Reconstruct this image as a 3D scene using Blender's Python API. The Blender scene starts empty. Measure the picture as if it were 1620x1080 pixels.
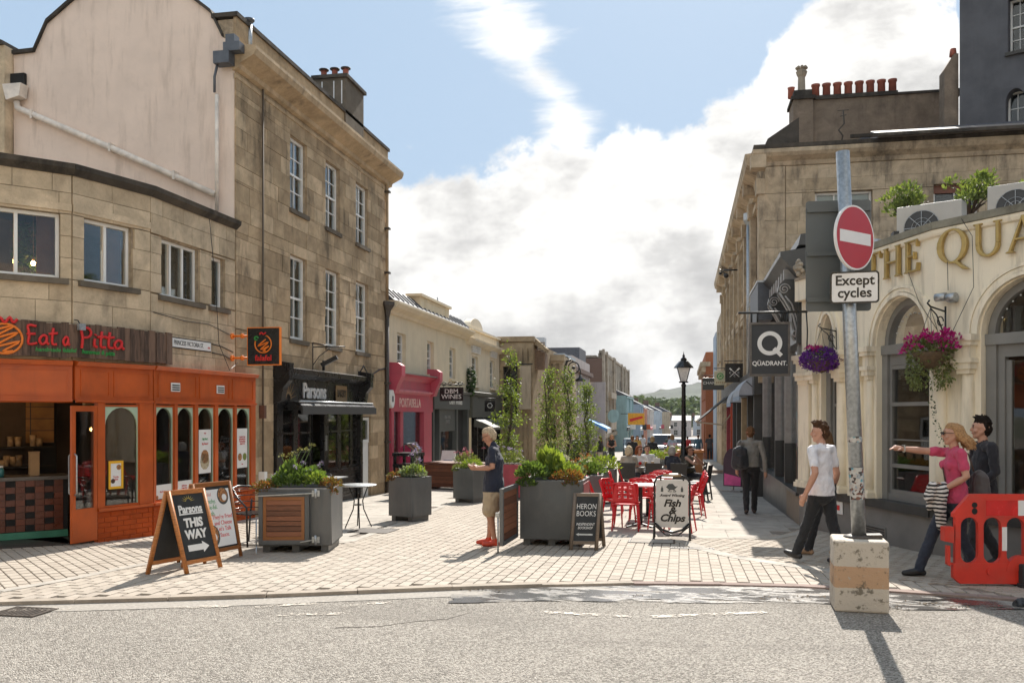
import bpy, bmesh, math, random
import numpy as np
from mathutils import Vector as V, Matrix as MX, noise as NZ
R = math.radians
random.seed(7); np.random.seed(7)
SC = bpy.context.scene
COL = SC.collection

# ------------------------------------------------------------------ camera, sky, sun, exposure
cd = bpy.data.cameras.new('camera'); cam = bpy.data.objects.new('camera', cd); COL.objects.link(cam)
cam.location = (0, 0, 1.78); cam.rotation_euler = (R(90), 0, math.atan(270/1400))
cd.sensor_width = 36; cd.lens = 1400/1620*36; cd.shift_y = 115/1620; cd.clip_start = .1; cd.clip_end = 9000
SC.camera = cam
SUN_EL, SUN_AZ = 43, 3.5            # azimuth from +Y (along the street) towards +X
sd = bpy.data.lights.new('sun', 'SUN'); sun = bpy.data.objects.new('sun', sd); COL.objects.link(sun)
sd.energy = 3.0; sd.angle = R(.5); sd.color = (1, .94, .86)
sun.rotation_euler = (R(90-SUN_EL), 0, R(180-SUN_AZ)); sun.location = (5, 60, 60)
vs = SC.view_settings; vs.view_transform = 'Standard'; vs.look = 'None'; vs.gamma = 1; vs.use_curve_mapping = False
vs.exposure = 1.5
SC.cycles.max_bounces = 7; SC.cycles.transparent_max_bounces = 12; SC.cycles.diffuse_bounces = 4
SC.cycles.caustics_reflective = False; SC.cycles.caustics_refractive = False
SC.cycles.sample_clamp_indirect = 6

def nd(t, typ, ins=None, **pr):
    n = t.nodes.new(typ)
    for k, v in pr.items(): setattr(n, k, v)
    for k, v in (ins or {}).items():
        s = n.inputs[k]
        if isinstance(v, bpy.types.NodeSocket): t.links.new(v, s)
        elif isinstance(v, bpy.types.Node): t.links.new(v.outputs[0], s)
        else: s.default_value = v
    return n
def mth(t, op, a, b=0.0, c=0.0, clamp=False):
    n = nd(t, 'ShaderNodeMath', {0: a, 1: b, 2: c}, operation=op); n.use_clamp = clamp; return n.outputs[0]
def mixc(t, f, a, b, typ='MIX'):
    n = nd(t, 'ShaderNodeMix', data_type='RGBA', blend_type=typ)
    for k, v in ((0, f), (6, a), (7, b)):
        if isinstance(v, bpy.types.NodeSocket): t.links.new(v, n.inputs[k])
        else: n.inputs[k].default_value = v if k == 0 else (*v[:3], 1)
    return n.outputs[2]
def sstep(t, x, a, b):
    n = nd(t, 'ShaderNodeMapRange', {0: x, 1: a, 2: b, 3: 0.0, 4: 1.0}, interpolation_type='SMOOTHSTEP'); return n.outputs[0]
def curve(t, x, pts, lo, hi):
    """float curve through pts given in real units; x range pts[0]..pts[-1], y range lo..hi"""
    x0, x1 = pts[0][0], pts[-1][0]
    xn = nd(t, 'ShaderNodeMapRange', {0: x, 1: x0, 2: x1, 3: 0.0, 4: 1.0}).outputs[0]
    n = nd(t, 'ShaderNodeFloatCurve', {0: 1.0, 1: xn}); c = n.mapping.curves[0]
    q = [((a-x0)/(x1-x0), (b-lo)/(hi-lo)) for a, b in pts]
    c.points[0].location = q[0]; c.points[1].location = q[-1]
    for p in q[1:-1]: c.points.new(*p)
    n.mapping.update()
    return nd(t, 'ShaderNodeMapRange', {0: n.outputs[0], 1: 0.0, 2: 1.0, 3: lo, 4: hi}).outputs[0]

W = bpy.data.worlds.new('World'); SC.world = W; W.use_nodes = True
t = W.node_tree; t.nodes.clear()
sky = nd(t, 'ShaderNodeTexSky', sky_type='NISHITA', sun_disc=False, sun_elevation=R(SUN_EL), sun_rotation=R(SUN_AZ), air_density=1.0, dust_density=1.6, ozone_density=1.0)
tc = nd(t, 'ShaderNodeTexCoord').outputs['Generated']
sx = nd(t, 'ShaderNodeSeparateXYZ', {0: tc})
yy = mth(t, 'MAXIMUM', sx.outputs[1], .12)
u = mth(t, 'DIVIDE', sx.outputs[0], yy); v = mth(t, 'DIVIDE', sx.outputs[2], yy)
uv = nd(t, 'ShaderNodeCombineXYZ', {0: u, 1: v, 2: 0.0}).outputs[0]
def fbm(scale, det, vec=uv, sc=(1, 1, 1), rough=.55, dist=0.0):
    m = nd(t, 'ShaderNodeMapping', {0: vec, 3: sc}).outputs[0]
    return nd(t, 'ShaderNodeTexNoise', {'Vector': m, 'Scale': scale, 'Detail': det, 'Roughness': rough, 'Distortion': dist}).outputs[0]
n1 = mth(t, 'SUBTRACT', fbm(8.5, 11, rough=.62), .5); n2 = mth(t, 'SUBTRACT', fbm(3.2, 5), .5)
n3 = mth(t, 'SUBTRACT', fbm(6, 9, sc=(.55, 3.6, 1), rough=.68, dist=.4), .5)
# the big cumulus bank: everything below a wandering edge v_b(u), in tangent units about the street axis
vb = curve(t, u, [(-3, .30), (-.9, .26), (-.33, .262), (-.25, .285), (-.2, .30), (-.135, .30), (-.10, .31), (-.075, .325), (-.05, .33), (0, .325), (.045, .34), (.07, .37), (.10, .42), (.15, .47), (.2, .50), (.27, .49), (.30, .36), (.36, .28), (.6, .27), (3, .3)], 0, 1)
e1 = mth(t, 'ADD', mth(t, 'SUBTRACT', vb, v), mth(t, 'ADD', mth(t, 'MULTIPLY', n1, .20), mth(t, 'MULTIPLY', n2, .12)))
m1 = sstep(t, e1, -.002, .022)
# a high streak leaning from the top of the view down into the bank
uc = curve(t, v, [(0, -.125), (.28, -.125), (.34, -.13), (.39, -.165), (.43, -.19), (.47, -.215), (.9, -.30)], -1, 0)
wd = curve(t, v, [(0, .03), (.30, .035), (.37, .05), (.43, .068), (.47, .078), (.9, .1)], 0, 1)
e2 = mth(t, 'ADD', mth(t, 'SUBTRACT', 1.0, mth(t, 'DIVIDE', mth(t, 'ABSOLUTE', mth(t, 'SUBTRACT', u, uc)), wd)), mth(t, 'ADD', mth(t, 'MULTIPLY', n3, 2.6), mth(t, 'MULTIPLY', n1, 1.3)))
m2 = mth(t, 'MULTIPLY', mth(t, 'MULTIPLY', sstep(t, e2, .1, 1.15), .93), sstep(t, v, .2, .3))
# scattered small puffs over the rest of the sky
m3 = sstep(t, mth(t, 'ADD', fbm(5.2, 8, sc=(1, 2.2, 1), rough=.62), mth(t, 'MULTIPLY', n2, .3)), .66, .76)
gen = sstep(t, fbm(2.6, 8, vec=tc, rough=.6), .47, .62)
front = sstep(t, sx.outputs[1], .15, .4)
spec = mth(t, 'MAXIMUM', mth(t, 'MAXIMUM', m1, m2), mth(t, 'MULTIPLY', m3, .85))
mask = nd(t, 'ShaderNodeMix', {0: front, 2: gen, 3: spec}).outputs[0]
dens = sstep(t, mth(t, 'ADD', mth(t, 'ADD', fbm(5.2, 9, sc=(1, 1.9, 1), rough=.58), mth(t, 'MULTIPLY', e1, .62)), mth(t, 'MULTIPLY', n1, .35)), .42, .78)
cc = mixc(t, dens, (4.4, 4.33, 4.18), (2.15, 2.13, 2.1))
skyc = mixc(t, .95, sky.outputs[0], (1.55, 2.1, 2.75))      # flat blue over most of the sky model, taming its sun glow
col = mixc(t, mask, skyc, cc)
bg = nd(t, 'ShaderNodeBackground', {0: col, 1: .1})
wo = nd(t, 'ShaderNodeOutputWorld', {0: bg.outputs[0]})

# ------------------------------------------------------------------ materials
MATS = {}
def newmat(name):
    m = bpy.data.materials.new(name); m.use_nodes = True; t = m.node_tree; t.nodes.clear()
    b = nd(t, 'ShaderNodeBsdfPrincipled'); o = nd(t, 'ShaderNodeOutputMaterial', {0: b.outputs[0]})
    MATS[name] = m
    return m, t, b
def pos(t): return nd(t, 'ShaderNodeNewGeometry').outputs['Position']
def nz(t, scale, det=4, vec=None, sc=None, rough=.55, dist=0.0):
    vec = vec or pos(t)
    if sc: vec = nd(t, 'ShaderNodeMapping', {0: vec, 3: sc}).outputs[0]
    return nd(t, 'ShaderNodeTexNoise', {'Vector': vec, 'Scale': scale, 'Detail': det, 'Roughness': rough, 'Distortion': dist}).outputs[0]
def mul(c, k): return tuple(x*k for x in c)
def mat(name, c, rough=.6, var=.18, scale=6, bump=0.0, bscale=None, metal=0.0, rnd=0.0, spec=.5, streak=0.0, coat=0.0, emit=None, es=1.0, sheen=0.0, dirt=0.0, dirtc=(.03, .028, .025)):
    """painted / plain surface: colour, mottling, per-object tint, run stains, fine relief"""
    if name in MATS: return MATS[name]
    m, t, b = newmat(name)
    f = nz(t, scale, 5)
    col = mixc(t, sstep(t, f, .25, .75), mul(c, 1-var), mul(c, 1+var))
    if rnd:
        rr = nd(t, 'ShaderNodeObjectInfo').outputs['Random']
        k = nd(t, 'ShaderNodeMapRange', {0: rr, 1: 0.0, 2: 1.0, 3: 1-rnd, 4: 1+rnd}).outputs[0]
        cm = nd(t, 'ShaderNodeCombineXYZ', {0: k, 1: k, 2: k}).outputs[0]
        col = nd(t, 'ShaderNodeVectorMath', {0: col, 1: cm}, operation='MULTIPLY').outputs[0]
    if streak:
        s = sstep(t, mth(t, 'ADD', nz(t, 5.0, 5, sc=(1, 1, .13), rough=.65), mth(t, 'MULTIPLY', nz(t, .7, 3), .35)), .66, .86)
        col = mixc(t, mth(t, 'MULTIPLY', s, streak), col, dirtc)
    if dirt:
        s = sstep(t, nz(t, 3.1, 7, rough=.7), .5, .72)
        col = mixc(t, mth(t, 'MULTIPLY', s, dirt), col, dirtc)
    t.links.new(col, b.inputs['Base Color'])
    rv = nd(t, 'ShaderNodeMapRange', {0: f, 1: .2, 2: .8, 3: max(0, rough-.07), 4: min(1, rough+.07)}).outputs[0]
    t.links.new(rv, b.inputs['Roughness'])
    b.inputs['Metallic'].default_value = metal; b.inputs['Specular IOR Level'].default_value = spec
    if coat: b.inputs['Coat Weight'].default_value = coat; b.inputs['Coat Roughness'].default_value = .1
    if sheen: b.inputs['Sheen Weight'].default_value = sheen
    if bump:
        h = nz(t, bscale or scale*6, 5, rough=.6)
        bn = nd(t, 'ShaderNodeBump', {'Strength': bump, 'Distance': .01, 'Height': h}); t.links.new(bn.outputs[0], b.inputs['Normal'])
    if emit: b.inputs['Emission Color'].default_value = (*emit, 1); b.inputs['Emission Strength'].default_value = es
    return m
def stone(name, cols, soot=.55, sootc=(.055, .047, .038), rnd=.5, scale=1.0, soot_lo=.52):
    """ashlar: each block its own tint, fine grain, soot runs and blotches"""
    if name in MATS: return MATS[name]
    m, t, b = newmat(name)
    rr = nd(t, 'ShaderNodeObjectInfo').outputs['Random']
    f = mth(t, 'ADD', mth(t, 'MULTIPLY', rr, rnd), mth(t, 'MULTIPLY', nz(t, 1.3*scale, 5, rough=.65), 1-rnd))
    ramp = nd(t, 'ShaderNodeValToRGB', {0: f}); e = ramp.color_ramp.elements
    e[0].position = .12; e[0].color = (*cols[0], 1); e[1].position = .88; e[1].color = (*cols[-1], 1)
    for i, c in enumerate(cols[1:-1]):
        x = e.new(.12+.76*(i+1)/(len(cols)-1)); x.color = (*c, 1)
    col = ramp.outputs[0]
    g = nz(t, 38, 4, rough=.7)
    col = mixc(t, mth(t, 'MULTIPLY', sstep(t, g, .55, .8), .6), col, mul(cols[0], .6))
    k = nd(t, 'ShaderNodeMapRange', {0: nz(t, 2.3*scale, 6, rough=.7, dist=.5), 1: .3, 2: .7, 3: .70, 4: 1.22}).outputs[0]
    col = nd(t, 'ShaderNodeVectorMath', {0: col, 1: nd(t, 'ShaderNodeCombineXYZ', {0: k, 1: k, 2: k}).outputs[0]}, operation='MULTIPLY').outputs[0]
    st = mth(t, 'ADD', mth(t, 'MULTIPLY', nz(t, 3.6*scale, 6, sc=(1, 1, .24), rough=.68), .5), mth(t, 'MULTIPLY', nz(t, .7*scale, 5, rough=.65), .52))
    col = mixc(t, mth(t, 'MULTIPLY', sstep(t, st, soot_lo, soot_lo+.17), soot), col, sootc)
    t.links.new(col, b.inputs['Base Color']); b.inputs['Roughness'].default_value = .88; b.inputs['Specular IOR Level'].default_value = .25
    h = mth(t, 'ADD', nz(t, 24, 6, rough=.65), mth(t, 'MULTIPLY', nz(t, 5, 4), .6))
    bn = nd(t, 'ShaderNodeBump', {'Strength': .45, 'Distance': .012, 'Height': h}); t.links.new(bn.outputs[0], b.inputs['Normal'])
    return m
def wood(name, c, rough=.5, grain=(1, 1, 12), var=.45, rnd=.15, scale=9):
    if name in MATS: return MATS[name]
    m, t, b = newmat(name)
    tcx = nd(t, 'ShaderNodeTexCoord').outputs['Object']
    f = nz(t, scale, 6, vec=pos(t), sc=grain, rough=.65, dist=.6)
    rr = nd(t, 'ShaderNodeObjectInfo').outputs['Random']
    f2 = mth(t, 'ADD', f, mth(t, 'MULTIPLY', mth(t, 'SUBTRACT', rr, .5), rnd*2))
    col = mixc(t, sstep(t, f2, .3, .7), mul(c, 1-var), mul(c, 1+var*.6))
    t.links.new(col, b.inputs['Base Color']); b.inputs['Roughness'].default_value = rough
    bn = nd(t, 'ShaderNodeBump', {'Strength': .3, 'Distance': .004, 'Height': f}); t.links.new(bn.outputs[0], b.inputs['Normal'])
    return m
def glass(name, tint=(.5, .52, .5), through=.6, rough=.02):
    """thin window glass: fresnel reflection over a view through"""
    if name in MATS: return MATS[name]
    m, t, b = newmat(name); t.nodes.remove(b)
    o = [n for n in t.nodes if n.type == 'OUTPUT_MATERIAL'][0]
    fr = nd(t, 'ShaderNodeFresnel', {0: 1.5}).outputs[0]
    fr = mth(t, 'MULTIPLY', fr, .9, clamp=True)
    wob = nd(t, 'ShaderNodeBump', {'Strength': .05, 'Distance': .02, 'Height': nz(t, 1.6, 2)}).outputs[0]
    gl = nd(t, 'ShaderNodeBsdfGlossy', {'Color': (.95, .97, 1, 1), 'Roughness': rough, 'Normal': wob})
    tr = nd(t, 'ShaderNodeBsdfTransparent', {0: (*mul(tint, through/.5), 1)})
    mx = nd(t, 'ShaderNodeMixShader', {0: fr, 1: tr.outputs[0], 2: gl.outputs[0]})
    t.links.new(mx.outputs[0], o.inputs[0]); return m
def leafmat(name, c, c2=None, trans=.35, rough=.5):
    if name in MATS: return MATS[name]
    m, t, b = newmat(name)
    c2 = c2 or mul(c, .45)
    a = nd(t, 'ShaderNodeAttribute', attribute_name='tint').outputs['Fac']
    col = mixc(t, a, c2, c)
    t.links.new(col, b.inputs['Base Color']); b.inputs['Roughness'].default_value = rough; b.inputs['Specular IOR Level'].default_value = .35
    o = [n for n in t.nodes if n.type == 'OUTPUT_MATERIAL'][0]
    tl = nd(t, 'ShaderNodeBsdfTranslucent', {0: nd(t, 'ShaderNodeVectorMath', {0: col, 1: (1.5, 1.5, .7)}, operation='MULTIPLY').outputs[0]})
    mx = nd(t, 'ShaderNodeMixShader', {0: trans, 1: b.outputs[0], 2: tl.outputs[0]}); t.links.new(mx.outputs[0], o.inputs[0]); return m

# ------------------------------------------------------------------ mesh builder
def frame(o, ang=None, ux=None):
    """local x to the viewer's right along the front, y into the wall, z up"""
    if ux is None: ux = (math.cos(ang), math.sin(ang))
    l = math.hypot(*ux[:2]); a, b = ux[0]/l, ux[1]/l
    return MX(((a, -b, 0, o[0]), (b, a, 0, o[1]), (0, 0, 1, o[2]), (0, 0, 0, 1)))
def LL(a, b, z=0):
    return frame((a[0], a[1], z), ux=(b[0]-a[0], b[1]-a[1]))
class MB:
    def __init__(s, M=None): s.v = []; s.f = []; s.mi = []; s.M = M; s.m = 0; s.sm = []
    def add(s, vs, fs, sm=False):
        n = len(s.v)
        s.v += [tuple(s.M @ V(p)) for p in vs] if s.M is not None else [tuple(p) for p in vs]
        for f in fs: s.f.append([i+n for i in f]); s.mi.append(s.m); s.sm.append(sm)
        return s
    def box(s, x0, x1, y0, y1, z0, z1):
        return s.add([(x0, y0, z0), (x1, y0, z0), (x1, y1, z0), (x0, y1, z0), (x0, y0, z1), (x1, y0, z1), (x1, y1, z1), (x0, y1, z1)],
                     [(0, 3, 2, 1), (4, 5, 6, 7), (0, 1, 5, 4), (1, 2, 6, 5), (2, 3, 7, 6), (3, 0, 4, 7)])
    def beam(s, p, q, w, h, up=(0, 0, 1)):
        p, q = V(p), V(q); d = (q-p).normalized(); a = d.cross(V(up))
        if a.length < 1e-4: a = d.cross(V((0, 1, 0)))
        a.normalize(); b = a.cross(d); vs = []
        for c in (p, q):
            for i, j in ((-1, -1), (1, -1), (1, 1), (-1, 1)): vs.append(c+a*w/2*i+b*h/2*j)
        return s.add(vs, [(0, 3, 2, 1), (4, 5, 6, 7), (0, 1, 5, 4), (1, 2, 6, 5), (2, 3, 7, 6), (3, 0, 4, 7)])
    def tube(s, pts, r, n=8, closed=False, cap=True, flat=None):
        pts = [V(p) for p in pts]; k = len(pts); rs = r if isinstance(r, (list, tuple)) else [r]*k
        vs = []; prev = None
        for i, p in enumerate(pts):
            a = pts[(i+1) % k] if (i < k-1 or closed) else p; b = pts[i-1] if (i > 0 or closed) else p
            d = (a-b); d = d.normalized() if d.length > 1e-9 else V((0, 0, 1))
            if prev is None:
                x = d.cross(V((0, 0, 1)));  x = x if x.length > 1e-3 else d.cross(V((0, 1, 0)))
            else: x = prev-d*prev.dot(d)
            x.normalize(); prev = x; y = d.cross(x)
            for j in range(n):
                th = 2*math.pi*j/n; vs.append(p+x*math.cos(th)*rs[i]+y*math.sin(th)*rs[i]*(flat or 1))
        fs = []
        for i in range(k if closed else k-1):
            i2 = (i+1) % k
            for j in range(n): fs.append((i*n+j, i*n+(j+1) % n, i2*n+(j+1) % n, i2*n+j))
        s.add(vs, fs, True)
        if cap and not closed:
            m = len(s.v)-len(vs); s.f += [[m+j for j in range(n)][::-1], [m+(k-1)*n+j for j in range(n)]]; s.mi += [s.m]*2; s.sm += [False]*2
        return s
    def cyl(s, p, q, r0, r1=None, n=12): return s.tube([p, q], [r0, r0 if r1 is None else r1], n)
    def lathe(s, prof, x=0, y=0, n=16, z=0):
        vs = []; fs = []
        for r, h in prof:
            for j in range(n): a = 2*math.pi*j/n; vs.append((x+r*math.cos(a), y+r*math.sin(a), z+h))
        for i in range(len(prof)-1):
            for j in range(n): fs.append((i*n+j, i*n+(j+1) % n, (i+1)*n+(j+1) % n, (i+1)*n+j))
        fs.append(tuple(range(n))[::-1]); fs.append(tuple((len(prof)-1)*n+j for j in range(n)))
        return s.add(vs, fs, n > 8)
    def prism(s, poly, y0, y1):
        """polygon in local x,z pulled from y0 to y1"""
        n = len(poly)
        s.add([(x, y0, z) for x, z in poly]+[(x, y1, z) for x, z in poly], [tuple(range(n)), tuple(range(2*n-1, n-1, -1))]+[(i, i+n, (i+1) % n+n, (i+1) % n) for i in range(n)])
        return s
    def prismz(s, poly, z0, z1):
        n = len(poly)
        return s.add([(x, y, z0) for x, y in poly]+[(x, y, z1) for x, y in poly], [tuple(range(n))[::-1], tuple(range(n, 2*n))]+[(i, (i+1) % n, (i+1) % n+n, i+n) for i in range(n)])
    def prismx(s, poly, x0, x1):
        """profile in local y,z pulled along x (mouldings)"""
        n = len(poly)
        return s.add([(x0, y, z) for y, z in poly]+[(x1, y, z) for y, z in poly], [tuple(range(n)), tuple(range(2*n-1, n-1, -1))]+[(i, i+n, (i+1) % n+n, (i+1) % n) for i in range(n)])
    def poly(s, pts): return s.add(pts, [tuple(range(len(pts)))])
    def strip(s, outer, inner, y0, y1):
        """closed band between two polylines of equal length in x,z, with depth"""
        n = len(outer)
        vs = [(x, y0, z) for x, z in outer]+[(x, y0, z) for x, z in inner]+[(x, y1, z) for x, z in outer]+[(x, y1, z) for x, z in inner]
        fs = []
        for i in range(n-1): fs += [(i, i+1, n+i+1, n+i), (2*n+i, 3*n+i, 3*n+i+1, 2*n+i+1), (i, 2*n+i, 2*n+i+1, i+1), (n+i, n+i+1, 3*n+i+1, 3*n+i)]
        fs += [(0, n, 3*n, 2*n), (n-1, 3*n-1, 4*n-1, 2*n-1)]
        return s.add(vs, fs)
    def ball(s, c, rx, ry=None, rz=None, nu=12, nv=8):
        ry = ry or rx; rz = rz or rx; vs = []; fs = []
        for i in range(nv+1):
            th = math.pi*i/nv
            for j in range(nu): ph = 2*math.pi*j/nu; vs.append((c[0]+rx*math.sin(th)*math.cos(ph), c[1]+ry*math.sin(th)*math.sin(ph), c[2]+rz*math.cos(th)))
        for i in range(nv):
            for j in range(nu): fs.append((i*nu+j, (i+1)*nu+j, (i+1)*nu+(j+1) % nu, i*nu+(j+1) % nu))
        return s.add(vs, fs, True)
    def mesh(s, name, mats=None, fix=True):
        me = bpy.data.meshes.new(name); me.from_pydata(s.v, [], s.f)
        for m in (mats if isinstance(mats, (list, tuple)) else [mats]): 
            if m: me.materials.append(m)
        if s.mi and max(s.mi): me.polygons.foreach_set('material_index', s.mi)
        if any(s.sm): me.polygons.foreach_set('use_smooth', s.sm)
        if fix:
            bm = bmesh.new(); bm.from_mesh(me)
            bmesh.ops.remove_doubles(bm, verts=bm.verts, dist=1e-5)
            bmesh.ops.recalc_face_normals(bm, faces=bm.faces); bm.to_mesh(me); bm.free()
        me.update(); return me
    def build(s, name, mats, par=None, bev=0.0, fix=True, **pr):
        o = bpy.data.objects.new(name, s.mesh(name, mats, fix)); COL.objects.link(o)
        if par is not None: o.parent = par
        if bev:
            b = o.modifiers.new('bevel', 'BEVEL'); b.width = bev; b.segments = 2; b.limit_method = 'ANGLE'; b.angle_limit = R(40); b.use_clamp_overlap = True
        for k, x in pr.items(): o[k] = x
        return o
def thing(name, label, cat, M=None, group=None):
    o = bpy.data.objects.new(name, None); o.empty_display_size = .2; COL.objects.link(o)
    if M is not None: o.matrix_world = M if isinstance(M, MX) else MX.Translation(V(M))
    return tag(o, label, cat, group)
def tag(o, label, cat, group=None):
    o['label'] = label; o['category'] = cat
    if group: o['group'] = group
    return o
_unit = {}
def unit(m, name):
    k = (m.name, name)
    if k not in _unit:
        _unit[k] = MB().box(-.5, .5, -.5, .5, -.5, .5).mesh(name, m)
    return _unit[k]
def piece(name, m, par, x0, x1, y0, y1, z0, z1, F=None, mesh=None):
    """a laid piece (brick, stone, plank, pane): a shared unit box scaled into place"""
    o = bpy.data.objects.new(name, mesh or unit(m, name)); COL.objects.link(o)
    if par is not None: o.parent = par
    L = MX.Translation(((x0+x1)/2, (y0+y1)/2, (z0+z1)/2)) @ MX.Diagonal((x1-x0, y1-y0, z1-z0, 1))
    o.matrix_basis = (F @ L) if F is not None else L
    return o
def dup(root, M=None, label=None, group=None, recs=None):
    c = root.copy(); COL.objects.link(c)
    if M is not None: c.matrix_world = M
    if label: c['label'] = label
    if group: c['group'] = group
    for ch in root.children:
        d = ch.copy(); COL.objects.link(d); d.parent = c
        for g in ch.children:
            e = g.copy(); COL.objects.link(e); e.parent = d
    return c
def text(body, size, M, m, par=None, name='lettering', depth=.003, align='CENTER', sx=1.0, shear=0.0, bold=0.0, sp=1.0, lsp=1.0):
    """lettering on a front: local x right, z up, facing -y of the frame M"""
    cu = bpy.data.curves.new(name, 'FONT'); cu.body = body; cu.size = size; cu.extrude = depth; cu.align_x = align; cu.align_y = 'CENTER'
    cu.shear = shear; cu.offset = bold; cu.space_character = sp; cu.space_line = lsp; cu.resolution_u = 3
    o = bpy.data.objects.new(name, cu); COL.objects.link(o)
    dg = bpy.context.evaluated_depsgraph_get(); me = bpy.data.meshes.new_from_object(o.evaluated_get(dg))
    bpy.data.objects.remove(o); bpy.data.curves.remove(cu)
    me.transform(M @ MX.Rotation(R(90), 4, 'X') @ MX.Diagonal((sx, 1, 1, 1))); me.materials.clear(); me.materials.append(m)
    me.name = name; o = bpy.data.objects.new(name, me); COL.objects.link(o)
    if par is not None: o.parent = par
    return o
T = MX.Translation
def T3(x, y, z): return MX.Translation((x, y, z))
def rz(a): return MX.Rotation(R(a), 4, 'Z')
def gz(Y):
    if Y <= 9: return 0.0
    if Y < 110: return -.026*(Y-9)
    return max(-4.6, -2.626-.014*(Y-110))
def arc(cx, cz, rx, rz_, a0, a1, n): return [(cx+rx*math.cos(R(a0+(a1-a0)*i/n)), cz+rz_*math.sin(R(a0+(a1-a0)*i/n))) for i in range(n+1)]

def cells(u0, u1, z0, z1, ops):
    """rectangles of u0..u1 x z0..z1 left after cutting the openings"""
    zs = sorted({z0, z1, *[min(max(z, z0), z1) for o in ops for z in o[2:4]]}); out = []
    for a, b in zip(zs, zs[1:]):
        if b-a < 1e-6: continue
        x = u0
        for o in sorted(o for o in ops if o[2] < b-1e-6 and o[3] > a+1e-6 and o[1] > u0 and o[0] < u1):
            if o[0] > x+1e-6: out.append((x, o[0], a, b))
            x = max(x, o[1])
        if x < u1-1e-6: out.append((x, u1, a, b))
    return out
def wallmb(mb, u0, u1, z0, z1, ops, d0=0.0, d1=.3):
    for a, b, c, d in cells(u0, u1, z0, z1, ops): mb.box(a, b, d0, d1, c, d)
    return mb
def courses(par, F, m, u0, u1, z0, z1, ops, h=.3, lmin=.5, lmax=.95, th=.03, gap=.006, name='stone', cap=300, proud=.006, mats=None):
    """lay blocks in courses over a wall front, cut round the openings; past the cap the rest are one part"""
    n = max(1, round((z1-z0)/h)); h = (z1-z0)/n; cnt = 0; rest = MB(F)
    for i in range(n):
        a = z0+i*h; b = a+h; x = u0-random.uniform(0, lmin)
        while x < u1:
            l = random.uniform(lmin, lmax); xa, xb = max(x, u0), min(x+l, u1); x += l
            if xb-xa < .05: continue
            for (p, q, c, d) in cells(xa, xb, a, b, ops):
                if q-p < .04 or d-c < .03: continue
                pr = random.uniform(0, proud)
                g = gap/2
                if cnt < cap: piece(name, random.choice(mats) if mats else m, par, p+g, q-g, -th-pr, -.0005, c+g, d-g, F)
                else: rest.box(p+g, q-g, -th-pr, -.0005, c+g, d-g)
                cnt += 1
    if rest.v: rest.build('stonework', m, par, kind='stuff')
    return cnt
def cornice(mb, u0, u1, prof): return mb.prismx(prof, u0, u1)

def sash(par, F, u0, u1, z0, z1, mf, mg, cols=2, rows=4, d=.14, fr=.055, bar=.022, sillm=None, name='window', blind=None, bars=True, back=None):
    """timber sash window set d into the wall: frame (part) > panes, sill (sub-parts)"""
    mb = MB(F); e = .003
    mb.box(u0+e, u0+fr, d, d+.08, z0+e, z1-e); mb.box(u1-fr, u1-e, d, d+.08, z0+e, z1-e)
    mb.box(u0+fr, u1-fr, d, d+.08, z1-fr, z1-e); mb.box(u0+fr, u1-fr, d, d+.08, z0+e, z0+fr*1.2)
    a, b, c, e2 = u0+fr, u1-fr, z0+fr*1.2, z1-fr; zm = (c+e2)/2
    if bars:
        if rows > 1: mb.box(a, b, d+.005, d+.06, zm-.022, zm+.022)
        for i in range(1, cols): x = a+(b-a)*i/cols; mb.box(x-bar/2, x+bar/2, d+.015, d+.05, c, e2)
        for k in range(1, rows):
            if rows % 2 == 0 and k == rows//2: continue
            z = c+(e2-c)*k/rows; mb.box(a, b, d+.02, d+.045, z-bar/2, z+bar/2)
    o = mb.build(name, mf, par)
    for i in range(cols):
        for k in range(rows):
            x0, x1 = a+(b-a)*i/cols, a+(b-a)*(i+1)/cols; y0, y1 = c+(e2-c)*k/rows, c+(e2-c)*(k+1)/rows
            piece('pane', mg, o, x0+.012, x1-.012, d+.03+.012*(k < rows/2), d+.036+.012*(k < rows/2), y0+.012, y1-.012, F)
    if sillm: MB(F).box(u0-.05, u1+.05, -.09, d+.1, z0-.09, z0).build('sill', sillm, o)
    if blind:
        f = blind[1]; MB(F).box(a-.02, b+.02, d+.1, d+.11, z1-(z1-z0)*f, z1-.01).build('blind', blind[0], o)
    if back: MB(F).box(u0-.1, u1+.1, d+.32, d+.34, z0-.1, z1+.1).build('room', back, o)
    return o
HAZE = .00011
# ------------------------------------------------------------------ palette
M_brick = stone('paver', [(.35, .30, .245), (.40, .345, .285), (.42, .365, .305), (.38, .325, .265)], soot=.25, sootc=(.16, .14, .12), rnd=.65, soot_lo=.55)
M_slab = stone('pale_slab', [(.36, .325, .28), (.42, .385, .335), (.40, .36, .31)], soot=.22, sootc=(.2, .18, .16), rnd=.6, soot_lo=.55)
M_joint = mat('joint_sand', (.20, .17, .14), .95, .3, 20, bump=.3)
M_kerb = stone('kerb_granite', [(.32, .27, .22), (.38, .325, .265), (.35, .30, .245)], soot=.4, sootc=(.12, .1, .09), rnd=.5)
M_curb2 = stone('red_kerb', [(.25, .19, .16), (.30, .22, .19), (.22, .17, .15)], soot=.4, sootc=(.1, .08, .07), rnd=.5)
M_black = mat('black_metal', (.014, .014, .014), .42, .2, 9)
M_iron = mat('cast_iron', (.06, .048, .038), .55, .35, 20, bump=.3, bscale=60)
M_white = mat('white_paint', (.80, .79, .76), .5, .06, 5, dirt=.12)
M_print = mat('white_print', (.78, .77, .74), .55, .03, 5)
M_grey = mat('planter_grey', (.088, .094, .095), .42, .14, 3, bump=.05, bscale=30, streak=.35, dirt=.22, dirtc=(.16, .15, .14))
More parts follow.
